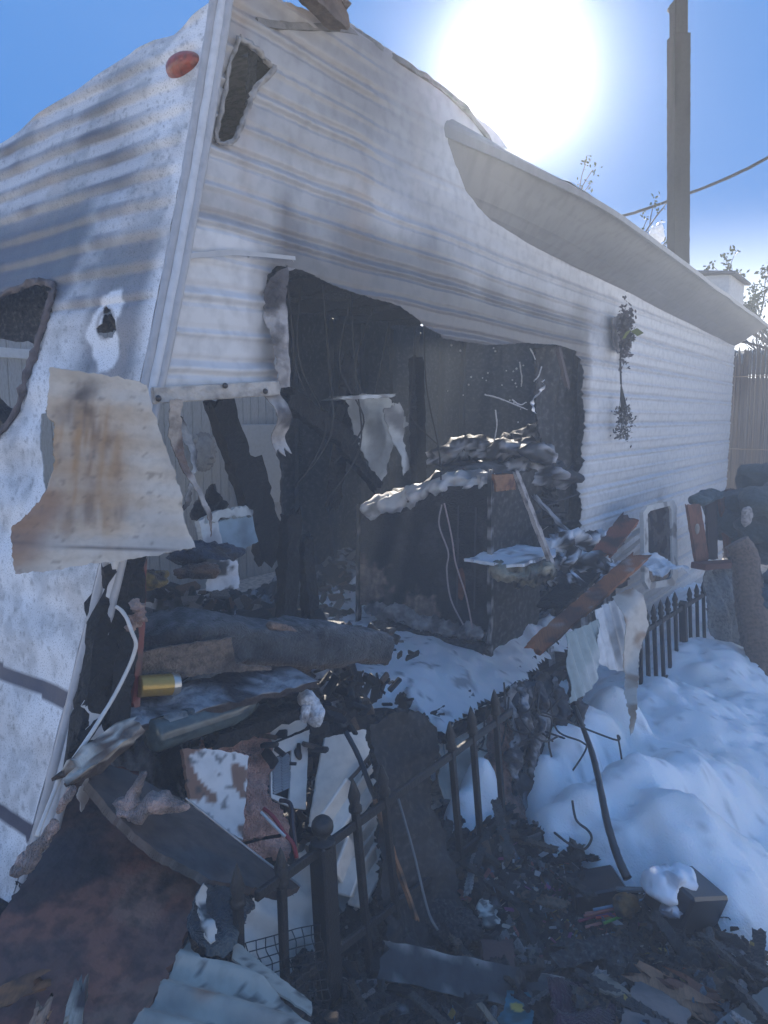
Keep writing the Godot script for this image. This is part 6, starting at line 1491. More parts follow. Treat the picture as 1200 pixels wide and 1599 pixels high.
	var car := smooth([Vector3(2.099, 0.866, -4.35), Vector3(2.143, 0.778, -4.32), Vector3(2.138, 0.637, -4.26), Vector3(2.139, 0.465, -4.18), Vector3(2.154, 0.299, -4.1), Vector3(2.165, 0.13, -4)], 7)
	sh.col = Color(0.22, 0.155, 0.115)
	tube(sh, car, 0.07, 0.10, 16, 0.25)
	solo("rolled_carpet", sh, M.cloth, "rolled brown carpet leaning beside the grey tarpaulin", "carpet")
	sh = Sh.new()
	for k in 26:
		sh.col = Color(0.03, 0.055, 0.06).lerp(Color(0.06, 0.09, 0.10), rng.randf())
		blob(sh, Transform3D(Basis(Vector3.UP, rng.randf() * TAU), (Vector3(2.486, 0.886, -4.9)) + Vector3(rng.randf_range(-0.12, 0.55), rng.randfn() * 0.10, rng.randfn() * 0.15)), Vector3(0.16, 0.11, 0.14), 0.4, 5.0, 12, 16)
	solo("bag_heap", sh, M.cloth, "heap of dark teal bags against the reed screen", "bags", "", "")
	sh = Sh.new()
	for k in 10:
		sh.col = Color(0.07, 0.12, 0.16).lerp(Color(0.14, 0.19, 0.22), rng.randf())
		blob(sh, Transform3D(Basis(), (Vector3(2.217, 0.574, -4.2)) + Vector3(rng.randf_range(-0.04, 0.3), rng.randfn() * 0.07, rng.randfn() * 0.06)), Vector3(0.08, 0.07, 0.07), 0.5, 8.0, 12, 16)
	solo("blue_bundle", sh, M.cloth, "blue grey bundle behind the rolled carpet", "bundle")
	sh = Sh.new()
	for k in 7:
		sh.col = Color(0.05, 0.10, 0.12)
		blob(sh, Transform3D(Basis(), (Vector3(2.037, 1.05, -4.75)).lerp(Vector3(2.206, 1.07, -4.95), rng.randf()) + Vector3(0, 0.02, 0)), Vector3(0.07, 0.035, 0.05), 0.5, 9.0, 10, 14)
	solo("teal_rag", sh, M.cloth, "dark teal rag draped over the top of the drawers", "rag")
	sh = Sh.new()
	sh.col = Color(0.5, 0.46, 0.44)
	blob(sh, Transform3D(Basis(), Vector3(2.284, 0.984, -4.62)), Vector3(0.035, 0.055, 0.03), 0.5, 10.0, 12, 16)
	solo("cream_scrap", sh, M.cloth, "cream coloured scrap of cloth on the dark teal bags", "cloth")

func foam_h(x: float, z: float) -> float:
	var p := Vector2(x, z)
	var sum := 0.0
	var k := 26.0
	for e in FOAM:
		var d := Vector2(x - e[0], z - e[1]).length() + 0.04 * nz(p, 3.0, e[0] * 9.0)
		sum += exp(k * maxf(-0.4, e[2] * (1.0 - pow(d / e[3], 2))))
	# the flat blanket farther back
	var edge := minf(x - 0.62 + 0.10 * nz(p, 2.0, 3.0), -z - 2.05 - 0.25 * ramp(1.1, 1.5, x) + 0.08 * nz(p, 2.5, 9.0))
	var far := 0.10 + 0.05 * ramp(-2.2, -4.0, z) + 0.035 * nz(p, 1.1, 2.0) + 0.025 * nz(p, 2.6, 12.0)
	sum += exp(k * (far * ramp(-0.02, 0.22, edge) - 0.25 * ramp(0.02, -0.2, edge)))
	var h := log(sum) / k
	return h - 0.05 + 0.05 * sqrt(absf(nz(p, 2.2, 4.0)) + 0.01) * ramp(0.1, 0.2, h) + 0.018 * sqrt(absf(nz(p, 5.5, 14.0)) + 0.02) + 0.005 * nf(p, 9.0, 2.0)

var FOAM := [[1.02, -3.12, 0.46, 0.26], [0.84, -2.95, 0.40, 0.24], [0.67, -2.42, 0.34, 0.24], [0.90, -2.50, 0.42, 0.27], [0.78, -2.27, 0.30, 0.24], [0.97, -2.20, 0.36, 0.25], [1.05, -2.06, 0.27, 0.22], [1.0, -2.03, 0.2, 0.2], [0.94, -2.30, 0.40, 0.26], [0.73, -2.33, 0.2, 0.2], [1.15, -2.25, 0.24, 0.25], [0.27, -2.42, 0.30, 0.14], [0.36, -2.52, 0.38, 0.15], [0.32, -2.34, 0.24, 0.11], [1.2, -2.8, 0.28, 0.4], [1.45, -3.3, 0.25, 0.6], [1.35, -3.55, 0.3, 0.5], [1.9, -4.2, 0.3, 0.6], [1.12, -2.62, 0.36, 0.26], [0.62, -2.62, 0.36, 0.2], [0.72, -2.75, 0.42, 0.2]]

func rubble_h(x: float, z: float) -> float:
	var p := Vector2(x, z)
	var h := 0.10 + 0.05 * nz(p, 2.0) + 0.045 * nf(p, 5.0)
	h += 0.28 * ramp(-0.35, -0.7, x) * ramp(-2.0, -1.5, z)
	h += 0.07 * exp(-pow((x - 0.45) / 0.30, 2) - pow((z + 2.25) / 0.22, 2))
	h += 0.05 * exp(-pow((x - 0.18) / 0.25, 2) - pow((z + 2.15) / 0.22, 2))
	h += 0.06 * absf(nz(p, 4.0, 12.0)) * ramp(0.02, 0.1, h)
	h += 0.10 * ramp(-1.9, -1.45, z) * ramp(1.5, 0.9, x)
	h -= 0.25 * ramp(1.25, 1.6, x) + 0.3 * ramp(-2.6, -3.0, z) + 0.05 * ramp(0.9, 1.2, x)
	var d := Vector3(x, 0, z) - Vector3(C0.x, 0, C0.z)
	h -= 0.5 * ramp(-0.02, -0.2, d.dot(OUT))
	return h

func scatter(called: String, n: int, mesh: Mesh, m: Material, place: Callable, kind_label: String) -> void:
	var mm := MultiMesh.new()
	mm.transform_format = MultiMesh.TRANSFORM_3D
	mm.use_colors = true
	mm.mesh = mesh
	mm.instance_count = n
	for k in n:
		var e: Array = place.call(k)
		mm.set_instance_transform(k, e[0])
		mm.set_instance_color(k, e[1])
	var o := MultiMeshInstance3D.new()
	o.name = numbered(called)
	o.multimesh = mm
	mesh.surface_set_material(0, m)
	add_child(o)
	meta(o, kind_label, "debris", "", "stuff")

func tumble(at: Vector3, s: Vector3) -> Transform3D:
	var b := Basis(Vector3(rng.randfn(), rng.randfn(), rng.randfn()).normalized(), rng.randf() * TAU)
	return Transform3D(b.scaled_local(s), at)

func build_debris() -> void:
	var sh := field(Vector2(0.0, -6.6), Vector2(4.2, -1.7), 0.022, foam_h, func(g: Vector3): return Color(0.97, 0.97, 0.97).lerp(Color(0.90, 0.86, 0.80), ramp(0.1, 0.5, nz(Vector2(g.x, g.z), 2.0, 6.0)) * 0.5).lerp(Color(0.25, 0.25, 0.25), 0.4 * ramp(0.55, 0.8, nf(Vector2(g.x, g.z), 30.0, 14.0))), -0.04)
	solo("foam_blanket", sh, M.foam, "thick white fire foam billowing over the ground beside the fence", "foam", "", "stuff")
	sh = field(Vector2(-1.9, -3.2), Vector2(1.9, -0.7), 0.018, rubble_h, func(g: Vector3):
		var p := Vector2(g.x, g.z)
		return Color(0.020, 0.020, 0.021).lerp(Color(0.085, 0.065, 0.05), ramp(0.25, 0.6, nf(p, 8.0, 3.0)) * 0.6).lerp(Color(0.35, 0.35, 0.37), ramp(0.5, 0.65, nf(p, 14.0, 33.0)) * 0.7), 0.0)
	solo("rubble_ground", sh, M.rubble, "black wet rubble covering the ground in front of trailer", "rubble", "", "stuff")
	# loose shards over the rubble
	var shard := Sh.new()
	bx(shard, Transform3D(), Vector3(1, 0.22, 0.5), 0.05)
	for k in shard.v.size():
		var q := shard.v[k]
		shard.v[k] = q + Vector3(0.18 * sin(q.z * 9.0 + q.x * 3.0), 0.12 * sin(q.x * 5.0), 0.2 * sin(q.x * 4.0 + 1.0))
	var tones := [Color(0.02, 0.02, 0.021), Color(0.03, 0.028, 0.027), Color(0.05, 0.045, 0.04), Color(0.014, 0.014, 0.016), Color(0.13, 0.085, 0.055), Color(0.22, 0.21, 0.20)]
	scatter("charred_shards", 2600, shard.mesh(), surf("shard", Color(1, 1, 1), 0.6, TX.mottle, 2.0, TX.bump_fine, 0.2), func(_k):
		var x := rng.randf_range(-1.1, 1.35); var z := rng.randf_range(-2.7, -1.0)
		var h := rubble_h(x, z)
		if h < 0.02: h = -0.3
		var s := rng.randf_range(0.015, 0.06) * (1.6 if rng.randf() < 0.12 else 1.0)
		return [tumble(Vector3(x, h + s * 0.12, z), Vector3(s, s, s)), tones[rng.randi() % 6] * rng.randf_range(0.7, 1.3)], "loose charred shards strewn over the rubble")
	var crumb := Sh.new()
	blob(crumb, Transform3D(), Vector3(1, 0.7, 0.85), 0.5, 0.8, 6, 8)
	scatter("charred_crumbs", 3000, crumb.mesh(), M.shard, func(_k):
		var x := rng.randf_range(-1.1, 1.3); var z := rng.randf_range(-2.65, -1.0)
		var s := rng.randf_range(0.004, 0.014)
		return [tumble(Vector3(x, rubble_h(x, z) + s * 0.4, z), Vector3(s, s, s)), tones[rng.randi() % 6] * rng.randf_range(0.6, 1.4)], "black crumbs and cinders strewn over the rubble")
	# longer sticks and crumpled sheet scraps
	var stick := Sh.new()
	timber(stick, Vector3(-0.5, 0, 0), Vector3(0.5, 0, 0), 0.13, 0.07, Vector3.UP, 0.02, 0.06)
	scatter("charred_sticks", 420, stick.mesh(), M.shard, func(_k):
		var x := rng.randf_range(-0.9, 1.3); var z := rng.randf_range(-2.45, -1.1)
		var s := rng.randf_range(0.05, 0.24)
		var b := Basis(Vector3.UP, rng.randf() * TAU).rotated(Vector3(rng.randfn(), 0, rng.randfn()).normalized(), rng.randfn() * 0.35)
		return [Transform3D(b.scaled_local(Vector3(s, s * 0.8, s)), Vector3(x, rubble_h(x, z) + 0.012, z)), tones[rng.randi() % 6] * rng.randf_range(0.7, 1.6)], "charred sticks strewn over the rubble")
	for v in 3:
		var crump := sheet(PackedVector2Array([Vector2(-0.5, -0.35), Vector2(0.4, -0.5), Vector2(0.5, 0.2), Vector2(0.1, 0.5), Vector2(-0.45, 0.4)]), [], Vector2(0.05, 0.05), func(q: Vector2): return Vector3(q.x, 0.28 * nz(q, 1.3, 3.0 + 9.0 * v) + 0.12 * nf(q, 2.6, 5.0 + 7.0 * v), q.y), null, 0.01, 0.08)
		scatter("crumpled_scraps", 45, crump.mesh(), M.shard, func(_k):
			var x := rng.randf_range(-0.7, 1.3); var z := rng.randf_range(-2.45, -1.15)
			var s := rng.randf_range(0.04, 0.13)
			var b := Basis(Vector3.UP, rng.randf() * TAU).rotated(Vector3(rng.randfn(), 0, rng.randfn()).normalized(), rng.randfn() * 0.5)
			var kk: Color = tones[rng.randi() % 4] * rng.randf_range(0.7, 1.5)
			if rng.randf() < 0.12: kk = [Color(0.30, 0.28, 0.26), Color(0.16, 0.09, 0.05), Color(0.10, 0.13, 0.16), Color(0.35, 0.33, 0.32)][rng.randi() % 4]
			return [Transform3D(b.scaled_local(Vector3(s, s, s)), Vector3(x, rubble_h(x, z) + 0.012, z)), kk], ["crumpled burnt scraps over the rubble", "thin curled burnt scraps over the rubble", "torn burnt scraps over the rubble"][v])
	var bright := [Color(0.6, 0.6, 0.62), Color(0.55, 0.5, 0.42), Color(0.35, 0.12, 0.10), Color(0.10, 0.22, 0.32), Color(0.35, 0.10, 0.25), Color(0.40, 0.30, 0.08), Color(0.65, 0.62, 0.6), Color(0.25, 0.14, 0.07)]
	scatter("paper_scraps", 620, shard.mesh(), M.plain, func(_k):
		var x := rng.randf_range(0.15, 1.25); var z := rng.randf_range(-2.3, -1.3)
		if rng.randf() < 0.5:
			x = rng.randfn(0.5, 0.16); z = rng.randfn(-2.0, 0.12)
		var s := rng.randf_range(0.006, 0.034)
		return [tumble(Vector3(x, rubble_h(x, z) + 0.014, z), Vector3(s, s * 0.2, s)), bright[rng.randi() % 8] * rng.randf_range(0.5, 1.0)], "small coloured scraps of paper and plastic in the rubble")
	scatter("interior_shards", 900, shard.mesh(), M.shard, func(_k):
		var s0 := rng.randf_range(0.3, 3.9); var o := rng.randf_range(-2.0, -0.05)
		if s0 > 1.8 and s0 < 3.2 and o > -1.2: s0 = rng.randf_range(0.3, 1.7)
		var g := W(s0, 0.42 + 0.40 * ramp(2.1, 1.2, s0) * ramp(-2.2, -1.6, o) + rng.randf() * 0.04 + 0.12 * ramp(3.0, 3.6, s0), o)
		var s := rng.randf_range(0.02, 0.10)
		return [tumble(g, Vector3(s, s, s)), tones[rng.randi() % 6] * rng.randf_range(0.7, 1.5)], "charred shards strewn over the heap inside the trailer")
	scatter("sill_shards", 500, shard.mesh(), M.shard, func(_k):
		var s0 := rng.randf_range(0.6, 3.5)
		var g := W(s0, 0.36 + 0.28 * ramp(1.7, 1.2, s0) + rng.randf() * 0.10 - 0.05, rng.randf_range(-0.25, 0.20))
		var s := rng.randf_range(0.015, 0.08)
		if s0 > 1.5: g = W(rng.randf_range(0.6, 1.5), g.y, rng.randf_range(-0.2, 0.2))
		return [tumble(g, Vector3(s, s, s)), tones[rng.randi() % 5] * rng.randf_range(0.7, 1.5)], "charred shards along the trailer sill")
	# the big brown boards at the lower left
	sh = sheet(PackedVector2Array([Vector2(-0.094, 0.428), Vector2(0.008, 0.399), Vector2(0.073, 0.385), Vector2(0.276, 0.183), Vector2(0.357, 0.049), Vector2(0.353, -0.037), Vector2(0.35, -0.07), Vector2(0.343, -0.133), Vector2(0.339, -0.19), Vector2(0.331, -0.244), Vector2(0.326, -0.27), Vector2(0.308, -0.308), Vector2(0.075, -0.367), Vector2(-0.056, -0.182), Vector2(-0.019, -0.117), Vector2(-0.023, -0.035), Vector2(-0.024, 0.077), Vector2(-0.049, 0.225)]), [], Vector2(0.012, 0.012), flat(Transform3D(Vector3(0.995, -0.092, 0.027), Vector3(0.041, 0.148, -0.988), Vector3(0.087, 0.985, 0.151), Vector3(-0.735, 0.628, -1.46)), 0.016, 2.0), func(q: Vector2):
		var k := Color(0.26, 0.095, 0.055).lerp(Color(0.15, 0.07, 0.05), ramp(-0.2, 0.4, nz(q, 3.0)))
		k = k.lerp(Color(0.26, 0.15, 0.10), 0.6 * ramp(0.2, 0.5, nz(q, 4.0, 8.0)))
		return k.lerp(Color(0.02, 0.02, 0.022), 0.8 * ramp(0.2, 0.5, nf(q, 3.5, 5.0))), 0.015, 0.008)
	solo("brown_wall_board", sh, surf("brown_board", Color(1, 1, 1), 0.55, TX.mottle, 3.0, TX.bump_mid, 0.25), "large scorched red brown wall board lying at the lower left", "board")
	sh = sheet(PackedVector2Array([Vector2(-0.002, 0.045), Vector2(0.073, 0.069), Vector2(0.242, 0.08), Vector2(0.388, 0.045), Vector2(0.478, 0.023), Vector2(0.548, 0.011), Vector2(0.504, -0.05), Vector2(0.415, -0.1), Vector2(0.345, -0.136), Vector2(0.224, -0.139), Vector2(0.103, -0.1), Vector2(0.016, -0.046)]), [], Vector2(0.010, 0.010), flat(Transform3D(Vector3(0.849, -0.529, 0), Vector3(-0.03, -0.048, -0.998), Vector3(0.528, 0.848, -0.056), Vector3(-0.655, 0.826, -1.56)), 0.012, 3.0), soft(Color(0.10, 0.075, 0.065), Color(0.055, 0.06, 0.065), 3.0), 0.02, 0.004)
	solo("dark_fascia_board", sh, M.brown_board, "long dark board with a thin bright edge lying above the red brown one", "board")
	sh = Sh.new()
	sh.col = Color(0.4, 0.38, 0.36)
	tube(sh, smooth([Vector3(-0.444, 0.756, -1.56), Vector3(-0.427, 0.741, -1.56), Vector3(-0.317, 0.649, -1.555), Vector3(-0.245, 0.593, -1.55), Vector3(-0.204, 0.572, -1.54), Vector3(-0.186, 0.563, -1.53)], 4), 0.003, 0.002)
	solo("board_edging", sh, M.metal, "thin bright metal edging along the dark board", "metal strip")
	var torn := [
		["pink tuft with a torn point on the dark board", [Vector3(-0.513, 0.847, -1.5), Vector3(-0.531, 0.812, -1.5), Vector3(-0.542, 0.788, -1.49), Vector3(-0.558, 0.776, -1.48), Vector3(-0.525, 0.768, -1.48), Vector3(-0.493, 0.788, -1.49), Vector3(-0.452, 0.779, -1.49), Vector3(-0.417, 0.768, -1.5)], 0.028],
		["grey pink tuft at the foot of the white moulding", [Vector3(-0.689, 0.764, -1.46), Vector3(-0.699, 0.739, -1.45), Vector3(-0.718, 0.711, -1.44), Vector3(-0.733, 0.691, -1.43), Vector3(-0.753, 0.678, -1.42), Vector3(-0.769, 0.666, -1.42)], 0.022],
		["thin pink fringe under the flaking beam", [Vector3(-0.649, 0.833, -1.47), Vector3(-0.665, 0.81, -1.46), Vector3(-0.683, 0.779, -1.46)], 0.016]]
	for e in torn:
		sh = Sh.new()
		roll(sh, e[1], e[2], e[2] * 0.55, 0.6, 10.0, mixg(Color(0.56, 0.38, 0.31), Color(0.26, 0.19, 0.16), 12.0), 24, 0.7, 2.5)
		solo("insulation_tuft", sh, M.fluff, e[0], "insulation", "torn tufts of pink insulation")
	# lower left: brown splinters
	for e in [[Vector3(-0.652, 0.622, -1.14), Vector3(-0.615, 0.608, -1.2), Color(0.22, 0.11, 0.05), "orange brown splinter at the lower left edge of the red board"], [Vector3(-0.569, 0.609, -1.1), Vector3(-0.571, 0.62, -1.12), Color(0.36, 0.22, 0.14), "pale broken stub at the bottom edge of the red board"], [Vector3(-0.514, 0.609, -1.1), Vector3(-0.516, 0.639, -1.14), Color(0.30, 0.30, 0.26), "grey splinter standing at the bottom of the red board"]]:
		sh = Sh.new()
		timber(sh, e[0], e[1], 0.03, 0.012, Vector3(0, 0.6, 0.8), 0.005, 0.03, func(_l, _q, g): return (e[2] as Color).lerp(Color(0.04, 0.03, 0.03), ramp(0.0, 0.5, NZ.get_noise_3d(g.x * 150, g.y * 150, g.z * 150) * 1.6)))
		solo("splinter", sh, M.wood_long, e[3], "splinter")
	# white ribbed sheet with a rim at the bottom
	sh = sheet(PackedVector2Array([Vector2(0.072, -0.229), Vector2(0.064, -0.19), Vector2(0.046, -0.131), Vector2(0.022, -0.071), Vector2(-0.004, -0.003), Vector2(0.057, -0.039), Vector2(0.078, -0.03), Vector2(0.105, -0.001), Vector2(0.164, 0), Vector2(0.228, -0.004), Vector2(0.296, -0.006), Vector2(0.336, -0.063), Vector2(0.088, -0.27)]), [], Vector2(0.007, 0.012), func(q: Vector2): return (Transform3D(Vector3(0.86, -0.169, 0.481), Vector3(0.475, -0.079, -0.876), Vector3(0.186, 0.983, 0.012), Vector3(-0.384, 0.574, -1.36))) * Vector3(q.x, q.y, 0.011 * sin((q.y - 0.35 * q.x) * 80.0) + 0.01 * nz(q, 2.0)), func(q: Vector2):
		var k := Color(0.42, 0.385, 0.32).lerp(Color(0.31, 0.285, 0.24), ramp(-0.1, 0.4, nz(q, 4.0)))
		k = k.lerp(Color(0.06, 0.055, 0.05), 0.8 * ramp(0.5, 0.62, nf(q, 26.0, 7.0)))
		return k.lerp(Color(0.40, 0.22, 0.13), 0.7 * ramp(0.035, 0.01, (q - (Vector2(0.116, -0.086))).length())), 0.003, 0.003)
	solo("white_ribbed_sheet", sh, M.plain, "dirty white ribbed metal sheet at the bottom of the heap", "metal sheet")
	sh = sheet(PackedVector2Array([Vector2(-0.013, 0.009), Vector2(0.009, 0.013), Vector2(0.09, 0.008), Vector2(0.2, 0.005), Vector2(0.219, -0.023), Vector2(0.154, -0.028), Vector2(0.089, -0.028), Vector2(0.022, -0.027)]), [], Vector2(0.010, 0.010), flat((Transform3D(Vector3(0.821, -0.156, 0.549), Vector3(0.513, -0.219, -0.83), Vector3(0.249, 0.963, -0.1), Vector3(-0.303, 0.537, -1.36))) * Transform3D(Basis(), Vector3(0, 0, 0.012)), 0.004, 4.0), func(q: Vector2): return Color(0.42, 0.385, 0.32).lerp(Color(0.06, 0.055, 0.05), 0.8 * ramp(0.45, 0.6, nf(q, 26.0, 17.0))), 0.004, 0.003)
	solo("sheet_rim", sh, M.plain, "narrow upturned rim strip beside the dirty white ribbed sheet", "metal strip")
	sh = sheet(PackedVector2Array([Vector2(0.02, 0.006), Vector2(0.067, 0.004), Vector2(0.123, 0.008), Vector2(0.145, -0.013), Vector2(0.121, -0.052), Vector2(0.093, -0.065), Vector2(0.078, -0.113), Vector2(0.053, -0.133), Vector2(0.021, -0.133), Vector2(0.004, -0.1), Vector2(0.002, -0.052), Vector2(0.007, -0.015)]), [], Vector2(0.010, 0.010), func(q: Vector2): return (Transform3D(Vector3(0.779, -0.37, -0.506), Vector3(-0.245, 0.564, -0.789), Vector3(0.577, 0.739, 0.349), Vector3(-0.387, 0.646, -1.4))) * Vector3(q.x, q.y, 0.03 * nz(q, 5.0)), soft(Color(0.035, 0.045, 0.055), Color(0.07, 0.085, 0.09), 5.0), 0.01, 0.01)
	solo("dark_pouch", sh, M.cloth, "dark scorched cloth bag beside the red brown board", "bag")
	sh = sheet(PackedVector2Array([Vector2(0.008, -0.002), Vector2(0.019, -0.007), Vector2(0.017, -0.04), Vector2(0.02, -0.077), Vector2(0.022, -0.112), Vector2(0.011, -0.116), Vector2(-0.003, -0.091), Vector2(-0.004, -0.065), Vector2(0.002, -0.045), Vector2(-0.004, -0.02)]), [], Vector2(0.008, 0.008), func(q: Vector2): return (Transform3D(Vector3(0.779, -0.37, -0.506), Vector3(-0.245, 0.564, -0.789), Vector3(0.577, 0.739, 0.349), Vector3(-0.387, 0.646, -1.4))) * Vector3(q.x, q.y, 0.025 + 0.02 * nz(q, 7.0)), func(q: Vector2): return Color(0.48, 0.46, 0.42).lerp(Color(0.05, 0.05, 0.05), ramp(0.1, 0.3, nz(q, 14.0))), 0.004, 0.006)
	solo("torn_paper_strip", sh, M.plain, "torn white strip along the left of the dark cloth bag", "paper")
	# wire netting by the ball topped post
	var net := thing("wire_netting", "dark wire netting sagging beside the ball topped fence post", "wire netting", Vector3(-0.215, 0.265, -1.5))
	sh = Sh.new()
	sh.col = Color(0.03, 0.03, 0.03)
	for k in 9:
		var u := k / 8.0
		for fam in 2:
			var a: Vector2 = (Vector2(-0.012, -0.026)).lerp(Vector2(0.16, -0.013), u) if fam == 0 else (Vector2(-0.012, -0.026)).lerp(Vector2(0.017, -0.171), u)
			var b: Vector2 = (Vector2(0.017, -0.171)).lerp(Vector2(0.149, -0.172), u) if fam == 0 else (Vector2(0.16, -0.013)).lerp(Vector2(0.149, -0.172), u)
			var pts := []
			for j in 7:
				var q := a.lerp(b, j / 6.0)
				pts.push_back((Transform3D(Vector3(0.934, -0.072, -0.349), Vector3(-0.27, 0.494, -0.827), Vector3(0.232, 0.867, 0.442), Vector3(-0.3, 0.468, -1.52))) * Vector3(q.x + 0.003 * sin(j * 3.0 + k), q.y, 0.012 * nz(q, 4.0)))
			tube(sh, smooth(pts, 3), 0.0013, 0.0013, 5)
	part("mesh_wires", sh, M.iron, net, "stuff")
	# sticks and cords over the fence
	wire("black_cable", [Vector3(-0.118, 0.648, -2.16), Vector3(-0.077, 0.598, -2.1), Vector3(-0.041, 0.546, -2.02), Vector3(-0.018, 0.521, -1.96), Vector3(0.007, 0.46, -1.92)], 0.008, Color(0.03, 0.03, 0.035), M.plastic, "black cord crossing before the plain skirt panel")
	wire("brown_cable", [Vector3(-0.032, 0.634, -2.2), Vector3(-0.035, 0.586, -2.16), Vector3(-0.073, 0.557, -2.1), Vector3(-0.103, 0.531, -2.08)], 0.006, Color(0.14, 0.10, 0.08), M.plain, "short brown cord curving over the plain skirt panel")
	sh = Sh.new()
	timber(sh, Vector3(-0.025, 0.548, -1.93), Vector3(0.084, 0.3, -1.78), 0.011, 0.011, OUT, 0.002, 0.01, func(_l, _q, g): return Color(0.26, 0.12, 0.05).lerp(Color(0.03, 0.025, 0.02), ramp(-0.1, 0.3, NZ.get_noise_3d(g.x * 150, g.y * 150, g.z * 150) * 1.6)))
	solo("thin_stick", sh, M.wood_long, "thin half charred stick leaning against the black slab", "stick")
	wire("grey_cable", [Vector3(-0.008, 0.638, -2.1), Vector3(0.037, 0.53, -2), Vector3(0.081, 0.415, -1.9), Vector3(0.116, 0.301, -1.82), Vector3(0.142, 0.256, -1.8)], 0.0035, Color(0.14, 0.15, 0.16), M.plain, "thin grey cord hanging down the black slab")
	wire("red_cable", [Vector3(-0.315, 0.587, -1.82), Vector3(-0.285, 0.573, -1.8), Vector3(-0.257, 0.543, -1.78), Vector3(-0.231, 0.523, -1.76), Vector3(-0.22, 0.498, -1.74)], 0.0055, Color(0.34, 0.03, 0.03), M.plastic, "red cord beside a white strip under the pink insulation")
	wire("white_lead", [Vector3(-0.318, 0.588, -1.8), Vector3(-0.286, 0.567, -1.78), Vector3(-0.251, 0.544, -1.76)], 0.004, Color(0.66, 0.64, 0.62), M.plastic, "white strip beside the red cord under the pink insulation")
	wire("dark_hook", [Vector3(-0.277, 0.587, -1.86), Vector3(-0.247, 0.587, -1.84), Vector3(-0.236, 0.549, -1.8), Vector3(-0.225, 0.502, -1.76), Vector3(-0.217, 0.47, -1.74)], 0.006, Color(0.05, 0.03, 0.03), M.plastic, "dark looped cord behind the red one beside the ball topped post")
	# charred rail, log and boards on the right
	sh = Sh.new()
	timber(sh, Vector3(0, 0.231, -1.72), Vector3(0.414, 0.216, -1.62), 0.085, 0.03, Vector3(0, 0.75, 0.65).normalized(), 0.004, 0.02, func(_l, q, g): return Color(0.06, 0.055, 0.055).lerp(Color(0.42, 0.38, 0.33), 0.9 * ramp(0.88, 0.99, absf(q.x)) * ramp(-0.2, 0.3, NZ.get_noise_3d(g.x * 150, g.y * 150, g.z * 150) * 1.6)))
	solo("long_charred_rail", sh, M.brown_board, "long flat charred rail with worn pale edges across the rubble", "rail")
	sh = Sh.new()
	timber(sh, Vector3(0.459, 0.133, -1.82), Vector3(1.075, 0.058, -2), 0.085, 0.085, Vector3.UP, 0.014, 0.05)
	solo("charred_log", sh, M.char, "thick charred log lying across the rubble at the right", "log")
	sh = Sh.new()
	timber(sh, Vector3(0.622, 0.261, -1.64), Vector3(0.729, 0.245, -1.56), 0.05, 0.018, Vector3(-0.2, 0.7, 0.6).normalized(), 0.004, 0.05, func(_l, _q, g): return Color(0.42, 0.21, 0.11).lerp(Color(0.20, 0.09, 0.05), ramp(-0.1, 0.4, NZ.get_noise_3d(g.x * 150, g.y * 150, g.z * 150) * 1.6)))
	timber(sh, Vector3(0.699, 0.269, -1.6), Vector3(0.768, 0.244, -1.58), 0.04, 0.018, Vector3(-0.2, 0.7, 0.6).normalized(), 0.004, 0.05, func(_l, _q, _g): return Color(0.16, 0.06, 0.035))
	solo("split_orange_plank", sh, M.wood_long, "short split plank with a fresh orange face below the charred log", "plank")
	sh = sheet(PackedVector2Array([Vector2(0.018, 0.046), Vector2(0.045, 0.072), Vector2(0.1, 0.023), Vector2(0.135, -0.021), Vector2(0.118, -0.106), Vector2(-0.02, -0.176), Vector2(-0.006, -0.069)]), [], Vector2(0.012, 0.012), flat(Transform3D(Vector3(0.947, -0.053, 0.317), Vector3(0.303, -0.183, -0.935), Vector3(0.107, 0.982, -0.158), Vector3(0.571, 0.269, -1.58)), 0.012, 5.0), soft(Color(0.22, 0.18, 0.16), Color(0.12, 0.11, 0.11), 5.0), 0.006, 0.006)
	solo("grey_cardboard", sh, M.plain, "torn grey brown cardboard beneath the split orange plank", "cardboard")
	sh = sheet(PackedVector2Array([Vector2(-0.081, -0.002), Vector2(-0.058, 0.016), Vector2(-0.009, -0.013), Vector2(0.005, -0.043), Vector2(-0.028, -0.06), Vector2(-0.062, -0.052)]), [], Vector2(0.010, 0.010), flat((Transform3D(Vector3(0.947, -0.053, 0.317), Vector3(0.303, -0.183, -0.935), Vector3(0.107, 0.982, -0.158), Vector3(0.571, 0.269, -1.58))) * Transform3D(Basis(), Vector3(0, 0, 0.015)), 0.012, 5.0), soft(Color(0.20, 0.17, 0.13), Color(0.08, 0.075, 0.07), 8.0), 0.006, 0.008)
	solo("mottled_scrap", sh, M.plain, "mottled brown scrap left of the grey brown cardboard", "scrap")
	sh = Sh.new()
	blob(sh, Transform3D(Basis(Vector3.FORWARD, 0.5), Vector3(0.87, 0.16, -1.72)), Vector3(0.032, 0.055, 0.02), 0.55, 9.0, 22, 30, mixg(Color(0.22, 0.15, 0.05), Color(0.05, 0.05, 0.04), 8.0))
	sh.col = Color(0.08, 0.08, 0.05)
	solo("yellow_gourd", sh, M.mottled, "dull yellow rounded lump right of the split orange plank", "gourd")
	sh = sheet(PackedVector2Array([Vector2(-0.056, 0.005), Vector2(0.041, 0.011), Vector2(0.173, 0.009), Vector2(0.282, 0.005), Vector2(0.089, -0.11), Vector2(-0.101, -0.027)]), [], Vector2(0.015, 0.015), flat(Transform3D(Vector3(0.829, -0.035, -0.558), Vector3(-0.495, 0.417, -0.762), Vector3(0.259, 0.908, 0.329), Vector3(0.761, 0.251, -1.5)), 0.01, 3.0), soft(Color(0.10, 0.12, 0.12), Color(0.17, 0.19, 0.19), 4.0), 0.008, 0.004)
